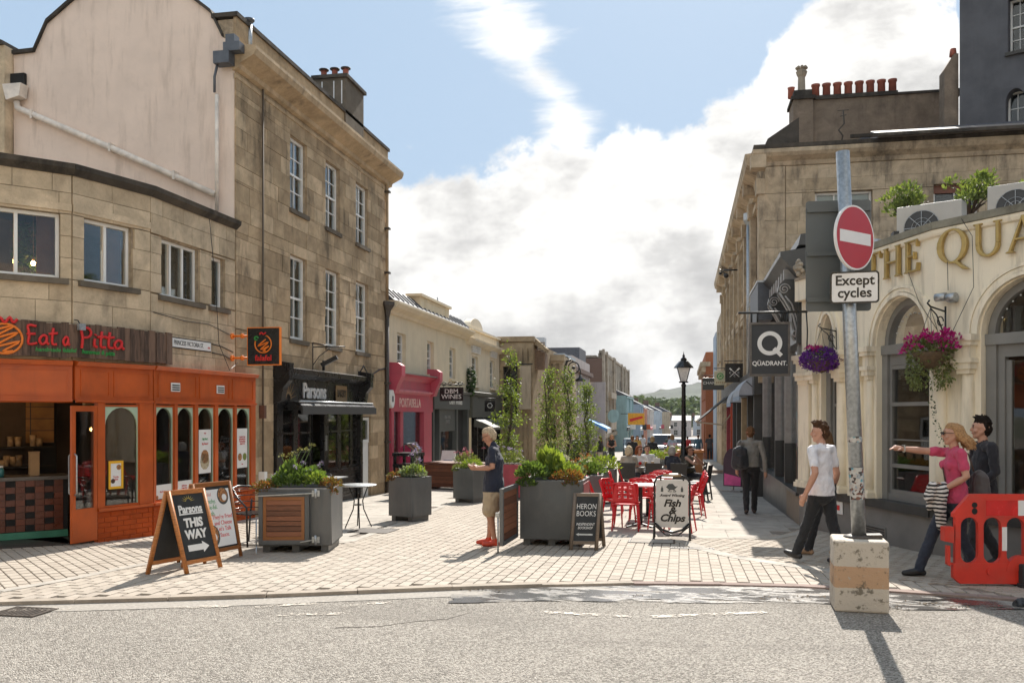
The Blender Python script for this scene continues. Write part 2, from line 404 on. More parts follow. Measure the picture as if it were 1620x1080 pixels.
M_galv = mat('galvanised', (.40, .42, .43), .38, .22, 30, metal=.75, bump=.06, bscale=50, dirt=.12, dirtc=(.2, .19, .18))
M_lead = mat('lead', (.10, .11, .125), .5, .2, 6, metal=.3)
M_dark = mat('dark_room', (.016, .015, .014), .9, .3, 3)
M_glass = glass('window_glass', (.46, .48, .47), .95)
M_shopglass = glass('shop_glass', (.5, .5, .48), .8)

# asphalt: bound stone chips, tyre-worn, patched
m, t, b = newmat('asphalt')
vo = nd(t, 'ShaderNodeTexVoronoi', {'Vector': pos(t), 'Scale': 82.0}, feature='F1')
vd = nd(t, 'ShaderNodeSeparateColor', {0: vo.outputs['Color']}).outputs[0]
base = mixc(t, sstep(t, nz(t, .9, 5, rough=.6), .3, .7), (.27, .24, .20), (.36, .32, .27))
chip = mixc(t, sstep(t, vd, .1, .95), (.07, .063, .055), (.66, .61, .54))
col = mixc(t, .52, base, chip)
col = mixc(t, mth(t, 'MULTIPLY', sstep(t, nz(t, .55, 5, sc=(.35, 1.6, 1), rough=.65), .48, .7), .4), col, (.20, .18, .155))
col = mixc(t, mth(t, 'MULTIPLY', sstep(t, nz(t, 2.2, 6, rough=.7), .58, .72), .35), col, (.10, .088, .075))
t.links.new(col, b.inputs['Base Color']); b.inputs['Roughness'].default_value = .82; b.inputs['Specular IOR Level'].default_value = .3
bn = nd(t, 'ShaderNodeBump', {'Strength': .55, 'Distance': .01, 'Height': mth(t, 'ADD', mth(t, 'MULTIPLY', vo.outputs['Distance'], -18.0), nz(t, 40, 4))}); t.links.new(bn.outputs[0], b.inputs['Normal'])
M_asph = m
M_asph2 = mat('patched_asphalt', (.30, .272, .235), .85, .25, 30, bump=.5, bscale=120, dirt=.2, dirtc=(.12, .105, .09))
M_mark = mat('worn_marking', (.56, .50, .42), .7, .2, 18, dirt=.55, dirtc=(.24, .21, .18))
m, t, b = newmat('wet_asphalt')
w = sstep(t, nz(t, 2.6, 6, rough=.65, sc=(.6, 1.6, 1)), .44, .53)
t.links.new(mixc(t, w, (.24, .215, .185), (.07, .065, .06)), b.inputs['Base Color'])
t.links.new(nd(t, 'ShaderNodeMapRange', {0: w, 1: 0.0, 2: 1.0, 3: .6, 4: .2}).outputs[0], b.inputs['Roughness'])
bn = nd(t, 'ShaderNodeBump', {'Strength': .35, 'Distance': .004, 'Height': nz(t, 70, 4)}); t.links.new(bn.outputs[0], b.inputs['Normal'])
b.inputs['Specular IOR Level'].default_value = .8; M_wet = m
def patchy(m, f):
    t = m.node_tree; o = [n for n in t.nodes if n.type == 'OUTPUT_MATERIAL'][0]; s = o.inputs[0].links[0].from_socket
    t.links.new(nd(t, 'ShaderNodeMixShader', {0: f(t), 1: nd(t, 'ShaderNodeBsdfTransparent').outputs[0], 2: s}).outputs[0], o.inputs[0])
patchy(M_wet, lambda t: sstep(t, nz(t, 2.6, 6, rough=.65, sc=(.6, 1.6, 1)), .40, .52))
patchy(M_mark, lambda t: sstep(t, nz(t, 16, 7, rough=.75), .46, .56))
m, t, b = newmat('ground_earth')
t.links.new(mixc(t, nz(t, .05, 5), (.10, .11, .06), (.16, .15, .11)), b.inputs['Base Color']); b.inputs['Roughness'].default_value = .95
M_earth = m

# ------------------------------------------------------------------ ground sheets
KX = [-14, -10, -6.74, -6.44, -5.34, -4.21, -3.06, -1.84, -.54, .8, 1.44, 2.63, 3.28, 6, 12, 20]
KY = [4.6, 6.2, 7.32, 7.42, 7.78, 8.19, 8.67, 9.18, 9.58, 9.78, 9.77, 9.6, 9.44, 8.6, 6.5, 3.5]
def kerb(x): return float(np.interp(x, KX, KY))
xs = [-950, -300, -60, -30, 30, 60, 300, 950]; ys = [-55, -40, -20, 0, 9, 60, 110, 250, 600, 1850]
mb = MB(); mb.add([(x, y, gz(y)-.12) for y in ys for x in xs], [(j*8+i, j*8+i+1, (j+1)*8+i+1, (j+1)*8+i) for j in range(9) for i in range(7)])
mb.build('ground', M_earth, kind='structure')
road = MB(); kx = [-60]+[x for x in np.arange(-14, 20.1, .4)]+[60]
ky = [-8 if x in (-60, 60) else kerb(x) for x in kx]
n = len(kx)
road.add([(x, -40, -.035) for x in kx]+[(x, y-.14, -.035) for x, y in zip(kx, ky)], [(i, i+1, n+i+1, n+i) for i in range(n-1)])
road.build('road', M_asph, kind='structure')
pv = MB(); yy_ = [None, 14, 20, 30, 45, 60, 80, 110, 180, 250, 420]
for i in range(n-1):
    for a, bq in zip(yy_, yy_[1:]):
        f = lambda x, y, k: (x, (k+.001 if y is None else y), gz(k if y is None else y)-.014)
        pv.add([f(kx[i], a, ky[i]), f(kx[i+1], a, ky[i+1]), f(kx[i+1], bq, 0), f(kx[i], bq, 0)], [(0, 1, 2, 3)])
PV = pv.build('pavement', M_joint, kind='structure')
far = MB()
for a, bq in ((58, 80), (80, 110), (110, 250)): far.add([(-9, a, gz(a)), (4, a, gz(a)), (4, bq, gz(bq)), (-9, bq, gz(bq))], [(0, 1, 2, 3)])
far.build('street', M_asph2, kind='structure')

# kerb stones along the road edge
KB = bpy.data.objects.new('kerb', None); COL.objects.link(KB); KB['kind'] = 'structure'
x = -10.0
while x < 7:
    l = random.uniform(.8, .95); a = V((x, kerb(x))); b2 = V((x+l, kerb(x+l))); d = b2-a
    F = frame((a.x, a.y, gz(a.y)), ux=(d.x, d.y)); red = x > -.9
    piece('kerb_stone', M_curb2 if red else M_kerb, KB, .004, d.length-.004, -.13, .0, -.15, .004+random.uniform(0, .004), F); x += l
gut = MB()
gx = [x for x in np.arange(-10, 8, .4)]
gut.add([(x, kerb(x)-.48, -.0305) for x in gx]+[(x, kerb(x)-.131, -.0305) for x in gx], [(i, i+1, len(gx)+i+1, len(gx)+i) for i in range(len(gx)-1)])
gut.build('gutter', M_asph2, kind='structure')

# ------------------------------------------------------------------ paving laid piece by piece
def inside(x, y, P):
    c = False; n = len(P)
    for i in range(n):
        (x0, y0), (x1, y1) = P[i], P[i-1]
        if (y0 > y) != (y1 > y) and x < (x1-x0)*(y-y0)/(y1-y0)+x0: c = not c
    return c
Z1 = [(x, kerb(x)+.02) for x in np.arange(-6.74, 3.6, .3)]+[(1.75, 10.9), (1.21, 11.25), (.65, 11.88), (.26, 12.59), (.05, 13.3), (-.4, 13.75), (-2.3, 13.75), (-2.4, 26), (-5.8, 26), (-4.98, 16.26), (-4.78, 12.24), (-6.12, 10.83), (-6.31, 9.69), (-6.48, 8.55)]
Z2 = [(x, kerb(x)+.02) for x in np.arange(-12, -6.7, .3)]+[(-6.74, 7.76), (-6.48, 8.55), (-6.31, 9.69), (-6.12, 10.83), (-6.6, 14.4), (-8.2, 14.4), (-8.2, 12.1), (-10.5, 9), (-12, 8)]
Z3 = [(3.6, kerb(3.6)+.02), (6.5, kerb(6.5)+.02), (6.5, 11), (4.6, 11.4), (3, 13.8), (2.2, 16), (1.2, 14.25), (-.38, 13.75), (.05, 13.3), (.26, 12.59), (.65, 11.88), (1.21, 11.25), (1.75, 10.9)]
laid = []
def lay(P, w, l, ang, gap, tag_):
    c, s = math.cos(R(ang)), math.sin(R(ang)); xs_ = [p[0] for p in P]; ys_ = [p[1] for p in P]
    cx, cy = sum(xs_)/len(P), sum(ys_)/len(P); rad = max(math.hypot(p[0]-cx, p[1]-cy) for p in P)
    i = 0; a = -rad
    while a < rad:
        b_ = -rad+(l/2 if i % 2 else 0)
        while b_ < rad:
            x, y = cx+a*c-b_*s, cy+a*s+b_*c
            if inside(x, y, P): laid.append((x, y, ang, w-gap, l-gap*2, tag_))
            b_ += l
        a += w; i += 1
lay(Z1, .125, .25, 0, .011, 0); lay(Z2, .125, .2, 48, .014, 0); lay(Z3, .125, .2, 30, .014, 0)
laid.sort(key=lambda q: q[1]+.05*abs(q[0]))
bm_u = MB().add([(-.5, -.5, -1), (.5, -.5, -1), (.5, .5, -1), (-.5, .5, -1), (-.5, -.5, -.08), (.5, -.5, -.08), (.5, .5, -.08), (-.5, .5, -.08), (-.46, -.48, 0), (.46, -.48, 0), (.46, .48, 0), (-.46, .48, 0)],
                [(0, 1, 5, 4), (1, 2, 6, 5), (2, 3, 7, 6), (3, 0, 4, 7), (4, 5, 9, 8), (5, 6, 10, 9), (6, 7, 11, 10), (7, 4, 8, 11), (8, 9, 10, 11)])
bme = bm_u.mesh('brick', M_brick); rest = MB()
def layM(q, th=.03):
    x, y, a, w, l, _ = q; s = math.atan(.026) if y > 9 else 0
    return T3(x, y, gz(y)+random.uniform(-.0015, .0015)) @ MX.Rotation(-s, 4, 'X') @ rz(a+random.uniform(-.5, .5)) @ MX.Diagonal((w, l, th, 1))
for i, q in enumerate(laid):
    if i < 300:
        o = bpy.data.objects.new('brick', bme); COL.objects.link(o); o.parent = PV; o.matrix_basis = layM(q)
    else:
        rest.M = layM(q); rest.add(bm_u.v, bm_u.f)
# the tint of the joined bricks comes from each brick's own island
m, t, b = newmat('paver_field')
rr = nd(t, 'ShaderNodeNewGeometry').outputs['Random Per Island']
f = mth(t, 'ADD', mth(t, 'MULTIPLY', rr, .6), mth(t, 'MULTIPLY', nz(t, 1.3, 5), .4))
rp = nd(t, 'ShaderNodeValToRGB', {0: f}); e = rp.color_ramp.elements; e[0].position = .12; e[0].color = (.35, .30, .245, 1); e[1].position = .88; e[1].color = (.43, .375, .31, 1)
col = mixc(t, mth(t, 'MULTIPLY', sstep(t, nz(t, 1.9, 6, rough=.7), .54, .7), .3), rp.outputs[0], (.17, .145, .12))
col = mixc(t, sstep(t, nz(t, 45, 3), .55, .8), col, (.2, .17, .14))
t.links.new(col, b.inputs['Base Color']); b.inputs['Roughness'].default_value = .85; b.inputs['Specular IOR Level'].default_value = .3
bn = nd(t, 'ShaderNodeBump', {'Strength': .4, 'Distance': .008, 'Height': nz(t, 30, 5)}); t.links.new(bn.outputs[0], b.inputs['Normal'])
rest.M = None; rest.build('brick_field', m, PV, fix=False, kind='stuff')
# pale slabs over the rest of the street
slabs = []; y = 12.0
while y < 58:
    x = -8.3+(.36 if int(y/.6) % 2 else 0)
    while x < 3.0:
        if not any(inside(x, y, P) for P in (Z1, Z2, Z3)): slabs.append((x, y, 0, .714, .592, 1))
        x += .72
    y += .6
sme = bpy.data.meshes.new('slab'); sme = bm_u.mesh('slab', M_slab); rest = MB()
for i, q in enumerate(sorted(slabs, key=lambda q: q[1])):
    if i < 300:
        o = bpy.data.objects.new('slab', sme); COL.objects.link(o); o.parent = PV; o.matrix_basis = layM(q)
    else: rest.M = layM(q); rest.add(bm_u.v, bm_u.f)
m2 = m.copy(); m2.name = 'slab_field'; e = [n for n in m2.node_tree.nodes if n.type == 'VALTORGB'][0].color_ramp.elements
e[0].color = (.36, .325, .28, 1); e[1].color = (.43, .39, .34, 1)
rest.M = None; rest.build('slab_field', m2, PV, fix=False, kind='stuff')
def band(pts, w, name, m_, l=.6, up=.006):
    """border stones following a line on the pavement"""
    q = []
    for a, b_ in zip(pts, pts[1:]):
        k = max(1, round(math.hypot(b_[0]-a[0], b_[1]-a[1])/l))
        q += [(a[0]+(b_[0]-a[0])*i/k, a[1]+(b_[1]-a[1])*i/k) for i in range(k)]
    q.append(pts[-1])
    for a, b_ in zip(q, q[1:]):
        L = math.hypot(b_[0]-a[0], b_[1]-a[1]); F = frame((a[0], a[1], gz(a[1])+up), ux=(b_[0]-a[0], b_[1]-a[1])) @ MX.Rotation((gz(b_[1])-gz(a[1]))/L*-1, 4, 'Y')
        piece(name, m_, PV, .003, L-.003, -w/2, w/2, -.04, 0, F)
band([(-7.0, 7.36), (-6.74, 7.76), (-6.48, 8.55), (-6.31, 9.69), (-6.12, 10.83), (-4.78, 12.24), (-4.98, 16.26), (-5.75, 25)], .13, 'border_stone', M_slab)
band([(1.95, 10.6), (1.61, 10.97), (1.21, 11.25), (.65, 11.88), (.26, 12.59), (.05, 13.3), (-.4, 13.75)], .2, 'border_stone', M_slab, .4)
band([(-.45, 13.8), (1.4, 14.2), (2.2, 15.7)], .14, 'border_stone', M_slab)

def grate(name, label, x0, x1, y, w, z, bars, m_=None, cat='drain'):
    F = T3(0, 0, z) @ MX.Rotation(-math.atan(.026) if y > 9 else 0, 4, 'X')
    th = thing(name, label, cat, T3((x0+x1)/2, y, z) @ MX.Rotation(-math.atan(.026) if y > 9 else 0, 4, 'X'))
    l = x1-x0; mb = MB(); mb.box(-l/2, l/2, -w/2, -w/2+.02, -.03, .008); mb.box(-l/2, l/2, w/2-.02, w/2, -.03, .008); mb.box(-l/2, -l/2+.02, -w/2+.02, w/2-.02, -.03, .008); mb.box(l/2-.02, l/2, -w/2+.02, w/2-.02, -.03, .008)
    mb.build('rim', M_iron, th); 
    for i in range(bars):
        x = -l/2+.02+(l-.04)*(i+.5)/bars; s = (l-.04)/bars*.3
        piece('bar', M_iron, th, x-s, x+s, -w/2+.02, w/2-.02, -.02, .006)
    MB().box(-l/2+.02, l/2-.02, -w/2+.02, w/2-.02, -.04, .0015).build('pit', M_black, th)
grate('drain_grate', 'slotted dark drain grate set in pale pavers before the swing sign', -.17, .43, 12.63, .16, gz(12.63), 14)
grate('road_gully', 'rusty square gully grid in the gutter nearest the falafel shop', -6.15, -5.7, 7.12, .34, -.03, 9)
def cover(name, label, x, y, w, d, m_, z=None):
    th = thing(name, label, 'cover', T3(x, y, gz(y) if z is None else z) @ MX.Rotation(-math.atan(.026), 4, 'X'))
    MB().box(-w/2, w/2, -d/2, d/2, -.02, .009).build('lid', m_, th, bev=.003)
    mb = MB(); mb.box(-w/2-.03, w/2+.03, -d/2-.03, -d/2-.004, -.02, .0105); mb.box(-w/2-.03, w/2+.03, d/2+.004, d/2+.03, -.02, .0105); mb.box(-w/2-.03, -w/2-.004, -d/2-.004, d/2+.004, -.02, .0105); mb.box(w/2+.004, w/2+.03, -d/2-.004, d/2+.004, -.02, .0105); mb.build('rim', M_iron, th)
cover('inspection_cover', 'pale slab inspection cover in pavers before the red chairs', -.45, 13.35, .62, .42, M_slab)
cover('manhole_cover', 'dark iron manhole cover in the slabs beyond the gated planter', -4.95, 13.75, .6, .6, M_iron)

# puddle, worn road markings
def blob(pts, z, jag=.05, n=7):
    out = []
    for i, p in enumerate(pts):
        q = pts[(i+1) % len(pts)]
        for k in range(n): f = k/n; out.append((p[0]+(q[0]-p[0])*f+random.uniform(-jag, jag), p[1]+(q[1]-p[1])*f+random.uniform(-jag, jag)*.5, z))
    return out
top = [(x, kerb(x)-.16) for x in (-2.3, -1.2, -.4, .5, 1.3, 2.2, 3.0)]
MB().poly(blob(top+[(3.1, 8.95), (2.0, 8.75), (1.2, 8.9), (.3, 8.7), (-.5, 8.6), (-1.4, 8.5), (-2.2, 8.2)], -.0265, .04)).build('puddle', M_wet, kind='structure', fix=False)
def mark(a, b_, w, k=5):
    L = V(b_)-V(a); nn = V((-L.y, L.x)).normalized()*w/2; pts = []
    for s in (1, -1):
        r_ = range(k+1) if s == 1 else range(k, -1, -1)
        for i in r_: p = V(a)+L*i/k+nn*s*random.uniform(.6, 1.1); pts.append((p.x, p.y, -.0275))
    MB().poly(pts).build('road_marking', M_mark, kind='structure', fix=False)
for a, b_ in (((-1.26, 8.02), (-.45, 7.97)), ((-.28, 8.0), (.75, 8.40)), ((-4.72, 7.52), (-4.2, 7.72)), ((-3.95, 7.72), (-3.45, 7.98)), ((-6.5, 7.02), (-5.6, 7.32)), ((-3.1, 7.95), (-2.75, 8.15)), ((-3.6, 7.45), (-3.0, 7.62))): mark(a, b_, .1)
sl = MB(); sl.tube([(-2.9, 7.1, -.034), (-2.55, 7.22, -.034), (-2.3, 7.45, -.034), (-2.05, 7.6, -.034), (-1.9, 7.9, -.034)], .004, 5); sl.build('road_crack', mat('bitumen', (.15, .13, .11), .9), kind='structure')
for x_, y_, s_ in ((.9, 9.0, .05), (1.2, 9.15, .04), (2.3, 9.05, .05), (2.5, 8.9, .035), (-.4, 8.9, .03), (1.95, 8.8, .03), (-2.0, 8.9, .05)):
    mb = MB()
    for i in range(14): c = (x_+random.gauss(0, s_*2), y_+random.gauss(0, s_), -.026); a = random.uniform(0, 6.3); l = random.uniform(.3, 1)*s_; mb.add([(c[0], c[1], c[2]), (c[0]+l*math.cos(a), c[1]+l*math.sin(a), c[2]+.012), (c[0]+l*math.cos(a+1), c[1]+l*math.sin(a+1), c[2]+.004)], [(0, 1, 2)])
    mb.build('leaf_litter', mat('leaf_litter', (.10, .07, .04), .9), kind='stuff', fix=False)

# ------------------------------------------------------------------ the summer haze over the far hill
m = bpy.data.materials.new('haze'); m.use_nodes = True; t = m.node_tree; t.nodes.clear()
nd(t, 'ShaderNodeOutputMaterial', {'Volume': nd(t, 'ShaderNodeVolumePrincipled', {'Color': (.90, .93, 1, 1), 'Density': HAZE}).outputs[0]})
if HAZE: MB().box(-1000, 1000, -60, 1900, -6.5, 90).build('haze', m, kind='stuff')
# ------------------------------------------------------------------ far hill and wood
def noise(x, y, s): return NZ.noise(V((x*s, y*s, 3.1)))
m, t, b = newmat('wooded_hill')
vo = nd(t, 'ShaderNodeTexVoronoi', {'Vector': pos(t), 'Scale': .07})
t.links.new(mixc(t, sstep(t, mth(t, 'ADD', nz(t, .03, 6), mth(t, 'MULTIPLY', vo.outputs['Distance'], .05)), .3, .8), (.022, .032, .018), (.05, .065, .032)), b.inputs['Base Color']); b.inputs['Roughness'].default_value = .95
hb = MB(); nx_, ny_ = 130, 36
for j in range(ny_):
    for i in range(nx_):
        x = -620+1300*i/(nx_-1); y = 1050+700*j/(ny_-1)
        s_ = min(1, max(0, (x+190)/230)); ridge = 18+40*s_*s_*(3-2*s_)
        h = ridge*min(1, (j/22)**.8)+noise(x, y, .012)*5+noise(x, y, .05)*4+abs(noise(x, y, .11))*5-8
        hb.v.append((x, y, h))
for j in range(ny_-1):
    for i in range(nx_-1): a = j*nx_+i; hb.f.append((a, a+1, a+nx_+1, a+nx_)); hb.mi.append(0); hb.sm.append(True)
hb.build('hill', m, kind='structure', fix=False)
def leafmesh(mb, tint, c, rad, n, size, squash=1.0, shell=.55, flat=.5):
    """n small leaf faces spread through a rounded volume"""
    for _ in range(n):
        d = V((random.gauss(0, 1), random.gauss(0, 1), random.gauss(0, 1))).normalized()*random.uniform(shell, 1)**.6
        p = V(c)+V((d.x*rad, d.y*rad, d.z*rad*squash))
        a = V((random.gauss(0, 1), random.gauss(0, 1), random.gauss(0, 1)*flat)).normalized(); w = a.cross(V((random.gauss(0, 1), random.gauss(0, 1), random.gauss(0, 1)))).normalized()
        s = size*random.uniform(.6, 1.35)
        mb.add([p-a*s, p+w*s*.45, p+a*s, p-w*s*.45], [(0, 1, 2, 3)]); tint.append(min(1, max(0, random.gauss(.5, .25))))
def leafbuild(mb, tint, name, m_, par=None, **pr):
    o = mb.build(name, m_, par, fix=False, **pr)
    at = o.data.attributes.new('tint', 'FLOAT', 'FACE'); at.data.foreach_set('value', tint); return o
wood_b = MB(); tn = []
for i in range(190):
    x = random.uniform(-60, 130); y = random.uniform(390, 560); r_ = random.uniform(5, 8.5); z = -2.5+r_*.6+(y-390)*.014+max(0, noise(x, y, .03))*3
    leafmesh(wood_b, tn, (x, y, z), r_, 210, 1.5, .95, .6)
leafbuild(wood_b, tn, 'wood', leafmat('wood_leaf', (.16, .20, .07), (.06, .09, .04), .12, .8), kind='stuff')
# ------------------------------------------------------------------ building materials
M_ash = stone('bath_stone', [(.29, .205, .122), (.47, .342, .208), (.59, .445, .285), (.36, .26, .156), (.52, .388, .242)], soot=.7, sootc=(.06, .048, .035), rnd=.6, soot_lo=.52)
M_ash2 = stone('bath_stone_clean', [(.42, .317, .205), (.54, .423, .283), (.62, .49, .335), (.49, .378, .247)], soot=.5, sootc=(.075, .062, .05), rnd=.45, soot_lo=.52)
M_ash3 = stone('terrace_stone', [(.38, .285, .175), (.47, .365, .24), (.53, .42, .29), (.42, .325, .21)], soot=.75, sootc=(.07, .06, .05), rnd=.5, soot_lo=.5)
M_soot = stone('sooty_coping', [(.045, .04, .034), (.08, .068, .055), (.12, .098, .072)], soot=.7, sootc=(.02, .018, .016), rnd=.3, soot_lo=.45)
M_sill = stone('sill_stone', [(.12, .10, .075), (.19, .155, .115)], soot=.6, rnd=.3)
M_mort = mat('lime_mortar', (.36, .28, .19), .95, .3, 12, bump=.3)
M_pink = mat('pink_render', (.78, .63, .52), .9, .07, 1.3, bump=.25, bscale=14, streak=.28, dirt=.10, dirtc=(.30, .21, .15))
M_cream = mat('cream_stucco', (.74, .63, .45), .85, .07, 1.5, bump=.12, bscale=16, streak=.12, dirt=.07, dirtc=(.22, .17, .12))
M_orange = mat('orange_gloss', (.49, .09, .012), .45, .16, 2.5, bump=.04, bscale=8, streak=.22, dirt=.16, dirtc=(.22, .05, .015))
M_orbrick = stone('orange_brick', [(.40, .066, .011), (.47, .08, .013)], soot=.3, sootc=(.16, .05, .03), rnd=.6, soot_lo=.6)
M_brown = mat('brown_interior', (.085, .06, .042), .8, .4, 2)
M_mint = mat('mint_paint', (.42, .56, .42), .5, .05)
M_pvc = mat('white_window', (.84, .82, .77), .35, .05, 4, dirt=.08, dirtc=(.4, .38, .34))
M_blackp = mat('black_paint', (.012, .012, .013), .28, .25, 4, dirt=.10, dirtc=(.05, .05, .05))
M_blkbrick = mat('black_brick', (.02, .017, .016), .4, .3, 6, rnd=.4)
M_rose = mat('rose_paint', (.50, .075, .115), .45, .1, 3, streak=.25, dirtc=(.3, .1, .1))
M_slatey = mat('slate_grey_paint', (.062, .068, .066), .5, .12, 3)
M_bark = wood('weathered_board', (.13, .078, .052), .8, (9, 9, .9), .6, .14, 4)
M_red = mat('red_lettering', (.62, .015, .015), .45, .06)
M_green = mat('green_lettering', (.03, .30, .06), .5, .06)
M_orl = mat('orange_lettering', (.80, .20, .015), .45, .06)
M_tan = mat('tan_lettering', (.30, .19, .09), .5, .1)
M_gold = mat('gold_leaf', (.46, .33, .12), .4, .15, 8, metal=.55, dirt=.25, dirtc=(.12, .09, .05))
M_warm = mat('lamp_glow', (.9, .5, .15), .5, emit=(1, .55, .16), es=40)
M_panesheet = mat('curtain', (.55, .54, .50), .9, .15, 8)  # pale sheet behind panes, also standing in for reflected sky
M_blind = mat('roller_blind', (.62, .61, .58), .8, .05)
M_slate = mat('roof_slate', (.075, .08, .095), .6, .25, 9, bump=.2, bscale=30)
M_pot = mat('terracotta', (.30, .085, .05), .75, .2, 8, dirt=.3, dirtc=(.1, .05, .04), rnd=.15)
M_rust = mat('redbrown_curtain', (.17, .06, .035), .9, .25, 6)
M_plantdk = leafmat('dark_leaf', (.05, .10, .03), (.02, .04, .015))
M_teak = wood('teak_slat', (.20, .075, .035), .55, (1.5, 1.5, 14), .4, .3, 7)
M_yel = mat('yellow_frame', (.78, .42, .02), .4, .05)
M_tile = mat('orange_tile', (.13, .035, .017), .3, .15, 10, rnd=.25)
LF = frame((-8, 0, 0), ux=(0, 1))               # left street front: u = world Y

def stroke(pts, r, M, m, par=None, name='lettering', n=6, flat=.5):
    """hand-drawn lettering: rounded strokes lying on the front of frame M"""
    mb = MB(M)
    for p in (pts if isinstance(pts[0][0], (tuple, list)) else [pts]): mb.tube([(x, -.008, z) for x, z in p], r, n)
    return mb.build(name, m, par)
def fit(pts, x, z, s, sx=1, shear=0): return [[(x+a*s*sx+b*s*shear, z+b*s) for a, b in st] for st in pts]
def smooth_s(p, k=4):
    out = []
    for i in range(len(p)-1):
        p0, p1, p2, p3 = p[max(0, i-1)], p[i], p[i+1], p[min(len(p)-1, i+2)]
        for j in range(k):
            t = j/k; out.append(tuple(.5*((2*p1[d])+(-p0[d]+p2[d])*t+(2*p0[d]-5*p1[d]+4*p2[d]-p3[d])*t*t+(-p0[d]+3*p1[d]-3*p2[d]+p3[d])*t**3) for d in (0, 1)))
    out.append(p[-1]); return out

# ------------------------------------------------------------------ stone corner building with the falafel shop
P = [(-10.6, 8.73), (-8.44, 11.04), (-8.06, 12.3), (-8.0, 14.8)]
S1 = thing('corner_shop', 'curved stone corner building with orange falafel shopfront and wide upper windows', 'building', (-9, 11, 0))
S1I = S1.matrix_world.inverted()
def lf(i, off=0.0):
    a, b_ = P[i], P[i+1]; F = LL(a, b_); return S1I @ F @ T3(0, -off, 0), math.hypot(b_[0]-a[0], b_[1]-a[1])
ops = {0: [(1.95, 3.02, 3.67, 4.58)], 1: [(.18, 1.0, 3.67, 4.58)], 2: [(.28, 1.36, 3.64, 4.55), (1.72, 2.16, 3.64, 4.52)]}
for i in range(3):
    F, L = lf(i); o_ = ops[i]
    mb = MB(F); wallmb(mb, 0, L, 2.4, 5.2, o_, 0, .3); mb.build('wall', M_mort, S1)
    courses(S1, F, M_ash2, 0, L, 2.45, 5.18, o_, .3, .45, 1.0, .03, .007, cap=110, proud=.008)
    cp = MB(F); cp.prismx([(-.05, 5.12), (-.14, 5.2), (-.15, 5.27), (.3, 5.31), (.3, 5.18), (-.03, 5.18)][::-1], -.03, L+.03); cp.build('coping', M_soot, S1)
    st = MB(F)
    for (a, b_, c, d) in o_: pass
    if i < 2: st.box(0, L, -.05, -.031, 4.62, 4.72); st.build('string_course', M_ash2, S1)
    MB(F).box(0, L, .0, .3, 5.0, 5.19).build('parapet', M_ash2, S1)
    rm = MB(F); rm.box(-.2, L+.2, 2.6, 2.65, 2.6, 5.0); rm.box(-.2, L+.2, .31, 2.6, 4.9, 4.95); rm.box(-.2, L+.2, .31, 2.6, 2.62, 2.66); rm.build('upper_room', M_brown, S1)
def casement(F, u0, u1, z0, z1, n, par=S1, curtain=True):
    mb = MB(F); d = .06; f = .05
    mb.box(u0+.003, u1-.003, d, d+.07, z1-f, z1-.003); mb.box(u0+.003, u1-.003, d, d+.07, z0+.003, z0+f)
    for i in range(n+1):
        x = u0+.003+(u1-u0-.006-f*.9)*i/n; mb.box(x, x+f*.9, d+.002, d+.068, z0+f, z1-f)
    o = mb.build('window', M_pvc, par)
    for i in range(n):
        x0 = u0+(u1-u0)*i/n+.03; piece('pane', M_glass, o, x0, u0+(u1-u0)*(i+1)/n-.03, d+.03, d+.036, z0+.04, z1-.04, F)
    MB(F).box(u0-.1, u1+.1, -.09, d, z0-.08, z0).build('sill', M_sill, o)
    if curtain: MB(F).box(u1-.26, u1-.02, d+.16, d+.2, z0, z1).build('curtain', M_rust, o)
F, L = lf(0); casement(F, 1.95, 3.02, 3.67, 4.58, 2)
F, L = lf(1); casement(F, .18, 1.0, 3.67, 4.58, 2)
F, L = lf(2); casement(F, .28, 1.36, 3.64, 4.55, 3); casement(F, 1.72, 2.16, 3.64, 4.52, 1, curtain=False)
MB(F).box(1.74, 2.14, .2, .21, 3.66, 4.5).build('blind', mat('pale_blue_blind', (.32, .40, .42), .8), S1)
# vertical planting wall seen behind the first window
mb = MB(lf(0)[0]); tn = []
for _ in range(900):
    x, z = random.uniform(2.52, 2.95), random.uniform(3.7, 4.5); y = random.uniform(.5, .62); s = random.uniform(.02, .05); a = random.uniform(0, 6.3)
    mb.add([(x, y, z), (x+s*math.cos(a), y-.02, z+s*math.sin(a)), (x+s*1.7*math.cos(a+.3), y, z+s*1.7*math.sin(a+.3)), (x+s*math.cos(a+.7), y+.01, z+s*math.sin(a+.7))], [(0, 1, 2, 3)]); tn.append(random.random())
leafbuild(mb, tn, 'leaf_wall', M_plantdk, S1, kind='stuff')
for k, (i, x, y, z) in enumerate(((0, 2.08, .7, 4.3), (0, 2.0, 1.3, 3.95), (1, .42, .7, 4.3), (1, .6, 1.5, 3.95), (0, 2.3, 1.6, 4.1), (0, 2.75, .45, 3.92))):
    Fw = S1.matrix_world @ lf(i)[0]; p = Fw @ V((x, y, z)); pd = thing('pendant_lamp', ['bare glowing bulb under brass cap in first upper window', 'low glowing bulb deep in first upper window', 'bare glowing bulb in second upper window', 'low glowing bulb deep in second upper window', 'dim bulb behind mullion of first upper window', 'small bulb before the leafy wall upstairs'][k], 'lamp', p)
    MB().ball((0, 0, 0), .028, .028, .036, 8, 6).build('bulb', M_warm, pd); mb = MB(); mb.cyl((0, 0, .03), (0, 0, .09), .018); mb.cyl((0, 0, .09), (0, 0, 4.9-z), .004, n=5); mb.build('cap', M_tan, pd)
    sh = MB(); sh.lathe([(.035, .06), (.055, 0), (.05, -.05), (.04, -.07)], n=12)
